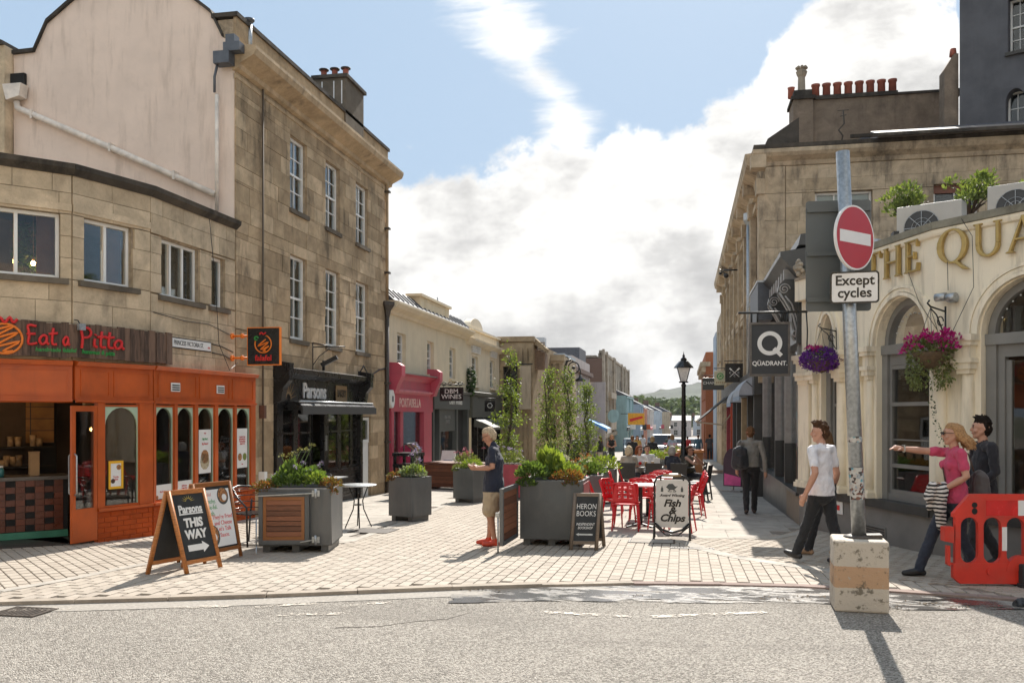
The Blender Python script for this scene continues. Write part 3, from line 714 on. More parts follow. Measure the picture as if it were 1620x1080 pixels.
# orange shopfront
SF = []
for i in range(3):
    F, L = lf(i, .07); L = 3.27 if i == 2 else L
    fa = MB(F); fa.box(0, L-(.0 if i < 2 else .12), -.02, .06, 1.98, 2.46); fa.prismx([(-.06, 2.46), (-.09, 2.52), (.06, 2.54), (.06, 2.46)][::-1], 0, L-(0 if i < 2 else .1)); fa.prismx([(-.02, 1.94), (-.05, 1.96), (-.05, 1.985), (-.02, 1.985)][::-1], 0, L-(0 if i < 2 else .12))
    o = fa.build('fascia', M_orange, S1); SF.append(o)
    xs_ = {0: [(.1, 1.5), (1.6, L-.05)], 1: [(.08, .55), (.62, L-.06)], 2: [(.1, 1.15), (1.25, 2.2), (2.3, 3.05)]}[i]
    for a, b_ in xs_:
        pm = MB(F)
        for q in ((a, b_, 2.04, 2.055), (a, b_, 2.395, 2.41), (a, a+.015, 2.055, 2.395), (b_-.015, b_, 2.055, 2.395)): pm.box(q[0], q[1], -.032, -.0205, q[2], q[3])
        pm.build('panel_mould', M_orange, o)
F2, L2 = lf(1, .07); F3, L3 = lf(2, .07)[0], 3.27; F1, L1 = lf(0, .07)
# brick stall riser
for F, a, b_ in ((F2, .36, L2), (F3, 0, L3-.12)):
    MB(F).box(a, b_, .0, .06, -.25, .4).build('riser', M_orange, S1)
    z = -.16; k = 0
    while z < .36:
        x = a-(.11 if k % 2 else 0)
        while x < b_: piece('brick', M_orbrick, S1, max(a, x)+.004, min(b_, x+.22)-.004, -.014, .0, z+.004, z+.071, F); x += .22
        z += .075; k += 1
def jamb(F, a, b_, z0=.4, z1=1.94, y0=-.02): MB(F).box(a, b_, y0, .06, z0, z1).build('post', M_orange, S1)
def archwin(F, a, b_, z0, z1, par=S1, n=10):
    w = (b_-a)/2; cx = (a+b_)/2; sp = z1-w-.02
    mb = MB(F); mb.box(a, a+.012, .0, .05, z0, z1); mb.box(b_-.012, b_, .0, .05, z0, z1); mb.box(a+.012, b_-.012, .0, .05, z0, z0+.03); mb.box(a+.012, b_-.012, .0, .05, z1-.03, z1)
    o = mb.build('window', M_orange, par)
    A = arc(cx, sp, w-.022, w-.02, 0, 180, n); A = [(b_-.012, sp)]+A+[(a+.012, sp)]
    sp_ = MB(F); top_ = [(b_-.012, z1-.03)]+[(x, z1-.03) for x, _ in arc(cx, sp, w-.013, 1, 0, 180, n)]+[(a+.012, z1-.03)]
    sp_.strip(top_, A, .012, .04); sp_.build('arch_spandrel', M_mint, o)
    rv = MB(F); rv.box(a+.012, a+.022, .012, .04, z0+.03, sp); rv.box(b_-.022, b_-.012, .012, .04, z0+.03, sp); rv.build('mint_reveal', M_mint, o)
    piece('pane', M_shopglass, o, a+.012, b_-.012, .03, .036, z0+.03, z1-.03, F)
    return o
jamb(F2, .36, .48); jamb(F2, 1.08, L2+.004)
archwin(F2, .48, 1.08, .42, 1.92)
w5 = [(.06, .55), (.63, 1.12), (1.22, 1.74), (1.84, 2.39), (2.47, 2.98)]
jamb(F3, -.004, .06)
for i, (a, b_) in enumerate(w5):
    archwin(F3, a+.003, b_-.003, .42, 1.92); jamb(F3, b_, w5[i+1][0] if i < 4 else L3-.12)
MB(F3).box(0, L3-.12, -.05, .06, .38, .42).build('sill_rail', M_orange, S1); MB(F2).box(.36, L2, -.05, .06, .38, .42).build('sill_rail', M_orange, S1)
for k, (a, z) in enumerate(((.42, 2.2), (1.76, 2.2))):
    vt = MB(F3); vt.box(a, a+.24, -.045, -.033, z-.06, z+.08); o = vt.build('vent', M_white, S1)
    for j in range(3): piece('louvre', M_dark, o, a+.02, a+.22, -.05, -.0452, z-.04+.036*j, z-.022+.036*j, F3)
M_shopwall = mat('shop_wall', (.20, .15, .09), .8, .35, 2.5)
# room behind the shopfront, counter in the open entrance
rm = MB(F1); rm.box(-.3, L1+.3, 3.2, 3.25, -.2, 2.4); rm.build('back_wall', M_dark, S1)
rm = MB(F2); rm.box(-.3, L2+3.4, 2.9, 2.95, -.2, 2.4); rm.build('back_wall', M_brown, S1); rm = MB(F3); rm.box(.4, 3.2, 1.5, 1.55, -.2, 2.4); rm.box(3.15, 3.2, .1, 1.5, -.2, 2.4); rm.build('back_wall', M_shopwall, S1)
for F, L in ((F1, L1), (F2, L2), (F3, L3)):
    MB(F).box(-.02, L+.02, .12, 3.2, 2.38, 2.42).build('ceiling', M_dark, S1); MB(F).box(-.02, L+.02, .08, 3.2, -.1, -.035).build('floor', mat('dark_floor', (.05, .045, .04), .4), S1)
CT = thing('shop_counter', 'tiled orange service counter with green plinth inside the open falafel shop', 'counter', S1.matrix_world @ F1)
mb = MB(); mb.box(.2, L1+.1, .95, 1.5, -.03, .82); mb.build('carcass', M_dark, CT)
MB().box(.15, L1+.15, .9, 1.55, .82, .87).build('worktop', mat('steel_top', (.12, .11, .10), .35, metal=.6), CT); MB().box(.2, L1+.1, .925, .949, -.03, .07).build('plinth', mat('green_tile', (.05, .22, .14), .35), CT)
for j in range(8):
    for i in range(24):
        if .2+i*.125 > L1-.03: break
        piece('tile', M_tile if (i+2*j) % 4 else M_dark, CT, .2+i*.125+.003, .2+i*.125+.122, .93, .949, .08+j*.0925, .08+j*.0925+.088)
def simple(name, label, cat, M, parts, group=None):
    th = thing(name, label, cat, M, group)
    for n_, m_, f_ in parts: mb = MB(); f_(mb); mb.build(n_, m_, th)
    return th
Fc = S1.matrix_world @ F1
kraft = mat('kraft_card', (.32, .20, .10), .8)
for k, (x, w, h, lab) in enumerate(((2.05, .12, .3, 'tall stack of brown cartons on the shop counter'), (2.25, .1, .24, 'shorter stack of brown cartons on the shop counter'), (2.85, .13, .34, 'pair of paper bags at the end of the shop counter'))):
    simple('paper_carton', lab, 'carton', Fc @ T3(x, 1.2, .87), [('box', kraft, lambda mb: (mb.box(-w/2, w/2, -.06, .06, 0, h), mb.box(-w/2-.006, w/2+.006, -.066, .066, h, h+.015))), ('lid', kraft, lambda mb: mb.box(-w/2-.004, w/2+.004, -.063, .063, h*.5, h*.5+.01))])
simple('glass_jar', 'teal glass jar with steel lid on the shop counter', 'jar', Fc @ T3(2.4, 1.05, .87), [('jar', mat('teal_glass', (.04, .16, .16), .1), lambda mb: mb.lathe([(.045, 0), (.05, .1), (.035, .14)])), ('lid', M_white, lambda mb: mb.lathe([(.037, .14), (.037, .165)]))])
SHF = thing('wall_shelf', 'dark back shelf crowded with tubs and cups inside the falafel shop', 'shelf', Fc @ T3(0, 2.75, 0)); mb = MB(); [mb.box(.6, L1+.2, 0, .3, z, z+.03) for z in (.9, 1.22)]; mb.build('board', M_dark, SHF); mb = MB(); [mb.cyl((x, .15, z), (x, .15, z+ru_), .045, .055, 8) for x, z, ru_ in [(random.uniform(.7, L1), random.choice((.93, 1.25)), random.uniform(.08, .2)) for _ in range(46)]]; mb.build('tubs', mat('mixed_tubs', (.26, .18, .11), .6, .8, 9), SHF, kind='stuff')
BB = thing('wall_artwork', 'orange menu panel with geometric lines on the back wall of the shop', 'panel', Fc @ T3(0, 3.14, 0))
MB().box(1.2, L1+.25, 0, .05, 1.3, 2.05).build('board', mat('amber_panel', (.25, .12, .03), .6, .3, 5), BB)
mb = MB()
for i in range(8): mb.box(1.3+i*.25, 1.315+i*.25, -.006, 0, 1.3, 2.05)
for z in (1.5, 1.7, 1.9): mb.box(1.2, L1+.25, -.007, -.001, z, z+.012)
mb.build('lines', M_black, BB)
for k, z in enumerate((2.3,)):
    for x in (1.0, 1.9, 2.7):
        pl = thing('pendant_lamp', ['pendant bulb over the counter near the entrance edge', 'pendant bulb over the counter middle', 'pendant bulb over the counter by the door'][(x > 1.5)+(x > 2.5)], 'lamp', Fc @ T3(x, 1.9, 2.0)); MB().ball((0, 0, 0), .035, nu=8, nv=6).build('bulb', M_warm, pl); MB().cyl((0, 0, .03), (0, 0, .37), .006, n=5).build('cord', M_black, pl)
for x in (.72,):
    pl = thing('pendant_lamp', 'glowing bulb seen through the window with the yellow frame', 'lamp', S1.matrix_world @ F2 @ T3(x+.1, .7, 1.55)); MB().ball((0, 0, 0), .032, .032, .04, 8, 6).build('bulb', M_warm, pl); MB().cyl((0, 0, .03), (0, 0, .8), .005, n=5).build('cord', M_black, pl)
# the open glazed door leaf, hinged at the entrance post
D = thing('shop_door', 'orange glazed shop door standing open with long bar handle', 'door', S1.matrix_world @ F2 @ T3(.35, 0, 0) @ rz(-172))
mb = MB(); mb.box(.0, .06, -.02, .02, -.02, 1.9); mb.box(.39, .45, -.02, .02, -.02, 1.9); mb.box(.06, .39, -.02, .02, 1.82, 1.9); mb.box(.06, .39, -.02, .02, -.02, .45); mb.build('leaf', M_orange, D)
mb = MB(); mb.box(.1, .35, -.026, -.0205, .08, .095); mb.box(.1, .35, -.026, -.0205, .37, .385); mb.box(.1, .115, -.026, -.0205, .095, .37); mb.box(.335, .35, -.026, -.0205, .095, .37); mb.build('panel_mould', M_orange, D)
piece('pane', M_shopglass, D, .06, .39, -.005, .004, .45, 1.82)
for s in (-1, 1): MB().tube([(.42, .03*s, .65), (.42, .07*s, .68), (.42, .07*s, 1.2), (.42, .03*s, 1.23)], .011).build('handle', M_galv, D)
for z in (.2, .72, 1.3, 1.7): MB().cyl((-.01, -.03, z-.04), (-.01, -.03, z+.04), .014, n=8).build('hinge', M_galv, D)
# posters behind the glass
def poster(label, F, x0, x1, z0, z1, bg, lines, y=.02, frame_=None, name='poster', cat='poster', blobs=()):
    th = thing(name, label, cat, F @ T3(0, y, 0))
    MB().box(x0, x1, 0, .004, z0, z1).build('sheet', bg, th)
    if frame_:
        mb = MB(); w = (x1-x0)*.2
        mb.box(x0-w, x1+w, -.006, -.002, z1, z1+w); mb.box(x0-w, x1+w, -.006, -.002, z0-w, z0); mb.box(x0-w, x0, -.006, -.002, z0, z1); mb.box(x1, x1+w, -.006, -.002, z0, z1); mb.build('surround', frame_, th)
    for (s, z, size, m_) in lines: text(s, size, T3((x0+x1)/2, -.003, z), m_, th, depth=.001, sx=.8)
    for (cx, cz, r_, m_) in blobs: mb = MB(); mb.prism([(cx+r_*math.cos(a*.63), cz+r_*math.sin(a*.63)) for a in range(10)], -.004, -.001); mb.build('dish_picture', m_, th)
    return th
M_dish = mat('food_print', (.35, .16, .06), .6, .8, 40); M_dish2 = mat('bowl_print', (.45, .38, .25), .6, .3, 30)
FF3 = S1.matrix_world @ F3; FF2 = S1.matrix_world @ F2
poster('white poster with green and red words above a filled pitta', FF3, 1.3, 1.67, .78, 1.52, M_print, [('Big Pitta!', 1.36, .055, M_green), ('Big Flavour!', 1.28, .05, M_red), ('Enjoy', 1.46, .035, M_red)], blobs=[(1.48, .98, .14, M_dish2), (1.48, 1.06, .12, M_dish)])
poster('white poster of red words over two green falafel halves', FF3, 2.54, 2.91, .8, 1.52, M_print, [('FALAFEL CAN\nBE ROUND OR\nTHE NATURAL\nSHAPE IT IS', 1.3, .042, M_red), ('Enjoy', .87, .03, M_red)], blobs=[(2.64, 1.0, .07, M_dish), (2.81, 1.0, .07, mat('green_food', (.2, .24, .05)))])
poster('small white notice low in the first arched window of the row', FF3, .09, .52, .46, .68, M_print, [('Skip The Queue.', .57, .035, M_red)], blobs=[(.14, .49, .03, M_dish)])
poster('small white notice low in the second arched window of the row', FF3, .66, 1.09, .48, .70, M_print, [('Self Service\nOrder Here', .6, .04, M_red)], blobs=[(1.05, .53, .03, M_dish)])
poster('menu sheet in bright yellow frame behind the broad arched window', FF2, .6, .78, .72, 1.06, M_print, [('Try the\nNEW', .84, .04, M_red)], frame_=M_yel, name='menu_poster', cat='menu', blobs=[(.74, 1.0, .04, M_dish), (.64, .8, .035, mat('dark_food', (.06, .03, .02)))])
text('Pitta\nCafe', .17, FF3 @ T3(2.11, .02, 1.25), M_black, S1, depth=.001, shear=.3).matrix_parent_inverse = S1I
# weathered plank sign with the hand-drawn name
SG = thing('shop_sign', 'long weathered plank sign with red hand lettering and orange squiggle ball', 'sign', S1.matrix_world)
for i, a, b_ in ((0, .2, L1+.06), (1, 0, L2+.03), (2, 0, .42)):
    F, L = lf(i, .09); MB(F).box(a, b_, -.02, .05, 2.6, 3.02).build('backing', M_dark, SG); x = a
    while x < b_-.02:
        w = min(random.uniform(.07, .13), b_-x); piece('plank', M_bark, SG, x+.001, x+w-.001, -.04-random.uniform(0, .015), -.0205, 2.56+random.uniform(0, .02), 3.05+random.uniform(-.02, .01), F); x += w
Fs, _ = lf(0, .145); Ft, _ = lf(1, .145)
c0 = 2.33
ball = [arc(c0, 2.79, .21, .2, 20, 380, 22), smooth_s([(c0-.17, 2.88), (c0+.12, 2.97), (c0-.16, 2.78), (c0+.16, 2.88), (c0-.12, 2.68), (c0+.18, 2.76), (c0-.02, 2.62), (c0+.1, 2.63)])]
stroke(ball, .017, Fs, M_orl, SG, 'squiggle_logo'); stroke([smooth_s([(c0-.1, 2.99), (c0-.05, 3.07), (c0, 3.0), (c0+.06, 3.08), (c0+.1, 3.01), (c0+.15, 3.06)])], .02, Fs, M_red, SG, 'flourish')
glyph = {'E': [[(.55, .95), (.08, .98), (.15, .5), (.1, .02), (.6, .08)], [(.0, .52), (.5, .56)]], 'a': [[(.5, .42), (.28, .5), (.06, .25), (.2, .02), (.42, .14), (.5, .42), (.48, .14), (.62, .03)]], 't': [[(.25, .9), (.18, .4), (.2, .06), (.45, .05)], [(-.02, .58), (.5, .64)]],
         'P': [[(.12, -.1), (.16, .5), (.1, .95), (.45, 1.02), (.62, .8), (.5, .55), (.18, .48)]], 'i': [[(.15, .48), (.12, .12), (.28, .03)], [(.17, .66), (.19, .72)]]}
def word(s, F, x, z, sc, m_, r_, par, sx=1.0, name='lettering'):
    st = []
    for ch in s:
        if ch == ' ': x += .3*sc*sx; continue
        st += [smooth_s(q, 3) for q in fit(glyph[ch], x, z, sc, sx)]; x += sc*sx*{'i': .3, 't': .45, 'E': .66, 'P': .68}.get(ch, .62)
    return stroke(st, r_, F, m_, par, name), x
o, xe = word('Eat', Fs, 2.59, 2.73, .26, M_red, .019, SG, .82); o, xe = word('a', Fs, 3.03, 2.73, .24, M_red, .018, SG, .6)
o, xe = word('Pitta', Ft, .02, 2.73, .26, M_red, .02, SG, 1.12)
text('handmade falafel', .08, Fs @ T3(L1+.04, 0, 2.665), M_green, SG, align='RIGHT', sx=.95, shear=.15, depth=.005, bold=.001)
text('hummus & pitta', .088, Ft @ T3(.06, 0, 2.66), M_green, SG, align='LEFT', sx=.95, shear=.15, depth=.005, bold=.001)
fl = thing('floodlight', 'small grey floodlight above the weathered plank sign', 'floodlight', S1.matrix_world @ Ft @ T3(.0, -.05, 3.0))
mb = MB(); mb.box(-.05, .05, -.05, .0, -.05, .04); mb.build('housing', M_galv, fl); mb = MB(); mb.tube([(0, 0, .03), (0, .05, .09), (0, .12, .1)], .008); mb.build('bracket', M_black, fl)
# street name plate
NP = thing('street_sign', 'white street name plate with black border on the stone wall', 'sign', S1.matrix_world @ lf(2)[0] @ T3(1.05, -.045, 2.93))
MB().box(-.62, .62, -.012, .012, -.085, .085).build('plate', M_black, NP, bev=.004); MB().box(-.605, .605, -.014, -.0121, -.07, .07).build('face', M_print, NP); text('PRINCESS VICTORIA ST.', .105, T3(-.05, -.0165, 0), M_black, NP, sx=.78, depth=.001); text('BS8', .045, T3(.54, -.0165, -.02), M_red, NP, depth=.001)
# hanging falafel sign, projecting over the pavement
HS = thing('hanging_sign', 'square black falafel sign with orange squiggle on orange arms', 'sign', T3(-7.27, 14.55, 0))
MB().box(-.3, .3, -.035, .035, 2.66, 3.3).build('board', M_blackp, HS); mb = MB()
for q in ((-.31, .31, 2.645, 2.66), (-.31, .31, 3.3, 3.315), (-.31, -.3, 2.66, 3.3), (.3, .31, 2.66, 3.3)): mb.box(q[0], q[1], -.04, .04, q[2], q[3])
mb.build('edge', M_orl, HS)
for z in (2.78, 3.17): mb = MB(); mb.cyl((-.31, 0, z), (-.62, 0, z), .018, n=8); mb.cyl((-.4, 0, z), (-.44, 0, z), .045, n=12); mb.cyl((-.6, 0, z), (-.63, 0, z), .055, n=12); mb.build('arm', M_orl, HS)
Fh = T3(0, -.04, 0); stroke([arc(.0, 3.02, .155, .155, 70, -200, 18), smooth_s([(-.06, 3.02), (.05, 3.1), (-.1, 2.98), (.1, 3.05), (-.05, 2.92), (.11, 2.98), (0, 2.9), (.05, 2.9)])], .012, Fh, M_orl, HS, 'squiggle_logo'); stroke([smooth_s([(-.07, 3.19), (-.03, 3.22), (.0, 3.19), (.05, 3.22)])], .014, Fh, M_red, HS, 'flourish'); stroke([arc(-.13, 3.12, .035, .03, 0, 300, 8)], .013, Fh, M_green, HS, 'leaf_mark')
text('falafel', .14, T3(0, -.038, 2.77), M_red, HS, depth=.004, bold=.003)
for k, pts in enumerate(([(.05, 3.35), (.9, 3.3), (1.6, 3.32), (2.3, 3.2)], [(1.7, 2.99), (2.0, 2.97), (2.4, 2.9)], [(1.7, 2.84), (2.1, 2.82), (2.42, 2.74)])):
    c = MB(S1.matrix_world @ lf(2)[0]); c.tube([(x, -.05, z) for x, z in pts], .008 if k else .006, 6); tag(c.build('cable', M_black, None), ['thin black cable sagging along the stone above the street plate', 'upper loose cable running towards the falafel hanging sign', 'lower loose cable running towards the falafel hanging sign'][k], 'cable')
cb = MB(); cb.tube([(-7.9, 13.8, 5.1), (-7.9, 14.0, 4.0), (-7.92, 14.15, 3.0), (-7.8, 14.3, 2.55), (-7.75, 14.5, 2.7)], .006, 6); tag(cb.build('cable', M_black), 'loose black cable hanging down from the coping to the falafel sign', 'cable')

# ------------------------------------------------------------------ tall stone house with the bakery, pink gable to the side
TH_ = thing('tall_house', 'tall three-storey sooty stone house with pink rendered gable and black bakery front', 'house', (-8, 14.8, 0))
TI = TH_.matrix_world.inverted(); F = TI @ LF
wn = [(17.08, 17.9), (18.93, 19.77), (20.82, 21.7)]
to = [(a, b_, 6.04, 7.56) for a, b_ in wn]+[(a, b_, 3.34, 5.1) for a, b_ in wn]+[(14.8, 15.46, -.6, 2.47), (16.35, 21.15, -.4, 2.62), (21.27, 21.9, -.4, 1.72)]
mb = MB(F); wallmb(mb, 14.82, 23.2, -.5, 8.95, to, 0, .4); mb.build('wall', M_mort, TH_)
courses(TH_, F, M_ash, 14.82, 23.2, 2.66, 8.0, to[:6], .335, .4, 1.15, .035, .007, cap=210, proud=.010)
courses(TH_, F, M_ash, 14.82, 16.33, -.4, 2.66, to[6:7], .34, .5, 1.0, .035, .004, cap=50, proud=.003); courses(TH_, F, M_ash, 21.17, 23.2, -.4, 2.66, to[8:], .34, .5, 1.0, .035, .004, cap=60, proud=.003)
mb = MB(F); mb.prismx([(0, 8.0), (-.12, 8.04), (-.14, 8.12), (-.3, 8.2), (-.42, 8.26), (-.46, 8.36), (-.46, 8.42), (0, 8.48)], 14.76, 23.35); mb.prismx([(0, 7.86), (-.06, 7.88), (-.06, 7.94), (0, 7.97)], 14.8, 23.22); mb.build('cornice', M_ash, TH_)
mb = MB(F); mb.box(14.8, 23.2, -.06, .0, 8.46, 8.98); mb.build('parapet', M_ash, TH_); mb = MB(F); mb.box(14.76, 23.25, -.1, .42, 8.98, 9.06); mb.build('coping', M_soot, TH_)
for (a, b_, c, d) in to[:6]:
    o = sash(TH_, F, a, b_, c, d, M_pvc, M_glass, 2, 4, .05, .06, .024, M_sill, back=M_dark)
    MB(F).box(a+.02, b_-(.3 if c > 5 else .02), .15, .16, c+.05, d-.05).build('curtain', M_panesheet if c > 5 else mat('grey_pane_sheet', (.30, .32, .29), .9, .25, 5), o)  # curtain sheets added to lighten the panes; pale ones also imitate reflected sky
MB(F).box(17.3, 17.5, .16, .175, 4.55, 5.0).build('vent_panel', M_white, TH_); MB(F).box(17.35, 17.45, .14, .1595, 4.68, 4.85).build('vent', M_dark, TH_)
G_ = [(-12.55, 4.9), (-7.99, 4.9), (-7.99, 8.5), (-8.2, 8.62), (-8.43, 9.07), (-8.87, 9.42), (-9.4, 9.75), (-10.3, 9.95), (-11.24, 9.57), (-11.82, 9.17), (-12.09, 8.65), (-12.55, 8.64)]
mb = MB(TI); mb.prism(G_, 14.8, 15.1); mb.build('gable_wall', M_pink, TH_)
mb = MB(TI); E_ = G_[3:12]; O_ = [(x*1.0+(.0), z+.07) for x, z in E_]; mb.strip(O_, E_, 14.74, 15.2); mb.build('verge', M_soot, TH_)
mb = MB(TI); mb.prism([(-8.2, 8.5), (-8.43, 9.0), (-8.87, 9.35), (-9.4, 9.68), (-10.3, 9.88), (-11.24, 9.5), (-11.82, 9.1), (-12.09, 8.6)], 15.12, 22.9); mb.build('roof', M_slate, TH_)
MB(TI).box(-12.5, -8.6, 15.12, 22.98, 4.9, 8.4).build('body', M_ash, TH_)
MB(TI).box(-12.5, -8.05, 23.0, 23.2, -.5, 8.9).build('far_wall', M_ash, TH_)
# pink quoin edge and drip strip where the render meets the stone
CH = thing('chimney_stack', 'dark rendered chimney stack with three capped red pots on the tall house', 'chimney', T3(-8.3, 20.3, 0))
MB().box(-.4, .4, -.3, .9, 8.4, 9.82).build('stack', M_sill, CH); MB().box(-.46, .46, -.36, .96, 9.82, 9.9).build('cap', M_soot, CH)
for i, x in enumerate((-.28, 0, .28)): mb = MB(); mb.lathe([(.085, 9.9), (.07, 10.02), (.075, 10.14)], x, 0, 12); o = mb.build('chimney_pot', M_pot, CH); mb = MB(); mb.lathe([(.12, 10.14), (.12, 10.165), (.03, 10.19)], x, 0, 12); mb.build('pot_cap', M_iron, o)
for x in (-.2, .1, .3): piece('strap', M_white, CH, x-.012, x+.012, -.31, -.3005, 9.2, 9.75)
HP = thing('rain_hopper', 'dark lead hopper box at the top corner of the pink gable', 'hopper', T3(-8.0, 14.7, 1.7) @ MX.Scale(.8, 4))
mb = MB(); mb.box(-.32, .06, -.2, .08, 7.95, 8.22); mb.box(-.1, .3, -.16, .1, 8.22, 8.42); mb.box(-.05, .16, -.14, .1, 8.42, 8.6); mb.build('box', M_lead, HP); MB().tube([(-.28, -.08, 7.96), (-.36, -.06, 7.7), (-.36, -.06, 7.35)], .03).build('spout', M_lead, HP)
simple('flue_pipe', 'short grey metal flue with cowl on the roof corner', 'flue', T3(-7.95, 15.3, 8.5), [('pipe', M_galv, lambda mb: mb.cyl((0, 0, 0), (0, 0, .6), .055)), ('cowl', M_lead, lambda mb: mb.lathe([(.06, .58), (.1, .62), (.1, .65), (.03, .68)]))])
DP = thing('drain_pipe', 'white drainpipe running diagonally down the pink gable from a hopper', 'pipe', T3(-12.4, 14.7, 7.7))
MB().tube([(0, 0, 0), (.02, 0, -.12), (.2, 0, -.2), (2.2, 0, -1.08), (4.1, 0, -1.95)], .06, 10).build('pipe', mat('white_pipe', (.74, .66, .57), .5), DP); mb = MB(); mb.prism([(-.2, .3), (.2, .3), (.16, .06), (-.12, .0)], -.14, .06); mb.build('hopper', mat('white_pipe', None), DP); MB().box(-.16, .14, .02, .09, .33, .55).build('outlet', M_dark, DP)
for x, z in ((.35, -.27), (2.0, -.99), (3.3, -1.57)): MB().box(x-.02, x+.02, -.065, .09, z-.08, z+.08).build('bracket', mat('white_pipe', None), DP)
MB().tube([(4.13, 0, 2.6-2.75+.0), (4.13, 0, -2.25)], .035, 8).build('downpipe', mat('white_pipe', None), DP)
# iron downpipe at the party line with hopper head, and bracket
DN = thing('drain_pipe', 'black iron downpipe with hopper head between stone house and cream house', 'pipe', T3(-7.9, 23.02, 0))
MB().cyl((0, 0, -.35), (0, 0, 4.5), .055).build('pipe', M_iron, DN); mb = MB(); mb.lathe([(.06, 4.4), (.11, 4.6), (.19, 4.72), (.21, 4.75), (.21, 4.84)], n=4); mb.build('hopper', M_iron, DN); MB().cyl((0, 0, 4.88), (0, 0, 8.2), .04).build('upper_pipe', M_ash, DN)
for z in (1, 2.6, 5.6, 6.8, 7.8): piece('clip', M_iron, DN, -.08, .08, -.07, .07, z, z+.05)
DN2 = thing('drain_pipe', 'thin soot-stained pipe running full height beside the bakery', 'pipe', T3(-7.9, 15.75, 0)); MB().cyl((0, 0, .3), (0, 0, 8.0), .022, n=8).build('pipe', mat('stone_pipe', (.10, .075, .05), .7), DN2); MB().box(-.06, .06, -.06, .06, .5, .68).build('meter_box', M_white, DN2); MB().box(-.05, .05, -.05, .05, 1.7, 1.95).build('junction_box', mat('rust_box', (.12, .05, .03)), DN2)
BK = thing('sign_bracket', 'empty iron sign bracket over the bakery', 'bracket', T3(-7.95, 18.2, 0)); mb = MB(); mb.tube([(0, 0, 2.75), (0, 0, 3.35)], .012); mb.tube([(0, 0, 3.25), (.75, 0, 3.25)], .012); mb.tube([(0, 0, 2.85), (.15, 0, 3.05), (.4, 0, 3.22)], .01); mb.tube([(0, 0, 3.35), (.4, 0, 3.26)], .008); mb.build('scroll', M_black, BK)
simple('spot_lamp', 'black spotlight angled over the bakery fascia', 'lamp', T3(-7.85, 18.55, 2.75), [('arm', M_black, lambda mb: mb.cyl((0, 0, 0), (0, 0, .22), .03)), ('head', M_black, lambda mb: mb.beam((-.05, 0, .12), (.3, .05, .3), .09, .09))])
# black bakery front
B = MB(F); B.box(16.35, 16.62, -.1, .1, -.4, 2.05); B.box(21.0, 21.15, -.1, .1, -.4, 2.05); B.box(16.35, 21.15, -.06, .1, 1.98, 2.52); B.prismx([(.1, 2.52), (-.18, 2.52), (-.3, 2.6), (-.32, 2.7), (.1, 2.78)][::-1], 16.3, 21.2)
for u_ in (16.32, 20.98): B.prismx([(-.05, 2.0), (-.2, 2.05), (-.24, 2.3), (-.36, 2.45), (-.38, 2.8), (0, 2.86), (0, 2.0)][::-1], u_, u_+.2)
sfb = B.build('shopfront', M_blackp, TH_)
px_ = [(16.62, 17.38), (17.5, 18.2), (18.2, 18.95), (19.15, 19.78), (19.9, 20.6), (20.65, 20.98)]
for a, b_ in px_:
    dd = .28 if a == 18.2 else .0
    fr = MB(F)
    z0_ = .48 if a != 18.2 else -.28
    for q in ((a, a+.05, z0_, 1.98), (b_-.05, b_, z0_, 1.98), (a+.05, b_-.05, z0_, z0_+.06), (a+.05, b_-.05, 1.92, 1.98), (a+.05, b_-.05, 1.36, 1.40)): fr.box(q[0], q[1], dd, dd+.05, q[2], q[3])
    o = fr.build('window' if a != 18.2 else 'door', M_blackp, TH_)
    piece('pane', M_shopglass, o, a+.05, b_-.05, dd+.02, dd+.026, 1.40, 1.92, F); piece('pane', M_shopglass, o, a+.05, b_-.05, dd+.02, dd+.026, z0_+.06, 1.36, F)
    if a in (16.62, 17.5, 19.15, 19.9): piece('light_strip', M_white, o, a+.06, b_-.06, dd+.01, dd+.018, 1.375, 1.392, F)
mb = MB(F); mb.box(17.38, 17.5, .0, .1, -.4, 1.98); mb.box(18.95, 19.15, .0, .1, -.4, 1.98); mb.box(19.78, 19.9, .0, .1, .48, 1.98); mb.box(20.6, 20.65, .0, .1, .48, 1.98); mb.box(16.62, 18.2, -.05, .1, .42, .48); mb.box(19.15, 20.98, -.05, .1, .42, .48); mb.build('mullion', M_blackp, sfb)
MB(F).box(19.0, 19.05, -.03, .0, .95, 1.3).build('door_handle', M_galv, sfb)
for a, b_ in ((16.62, 18.2), (19.15, 20.98)):
    MB(F).box(a, b_, .03, .1, -.4, .42).build('stall_riser', mat('pale_joint', (.2, .15, .11)), sfb); z = -.3; k = 0
    while z < .4:
        x = a-(.115 if k % 2 else 0)
        while x < b_-.01: piece('brick', M_blkbrick, sfb, max(a, x)+.006, min(b_, x+.23)-.006, .005, .03, z+.006, z+.072, F); x += .23
        z += .08; k += 1
mb = MB(F); mb.box(16.4, 21.1, 1.9, 1.95, -.4, 2.5); mb.box(16.4, 16.45, .12, 1.9, -.4, 2.5); mb.box(21.05, 21.1, .12, 1.9, -.4, 2.5); mb.box(16.4, 21.1, .12, 1.95, 2.4, 2.45); mb.box(16.4, 21.1, .12, 1.95, -.45, -.35); mb.build('shop_interior', M_brown, TH_)
mb = MB(F); mb.box(19.2, 20.9, .3, .8, -.3, .62); mb.build('display_counter', M_tan, sfb)
tn = []; mb = MB(F); [leafmesh(mb, tn, (x, .55, .85), .2, 60, .09) for x in (19.5, 20.1, 20.6)]; leafbuild(mb, tn, 'shop_greenery', leafmat('shop_leaf', (.12, .17, .05)), sfb, kind='stuff')
mb = MB(F)
for _ in range(60): x = random.uniform(16.7, 18.0); mb.box(x, x+.06, .5, .6, random.choice((.7, .95, 1.2)), random.choice((.78, 1.03, 1.3)))
mb.build('loaves', M_dish, sfb, kind='stuff')
FW = LF
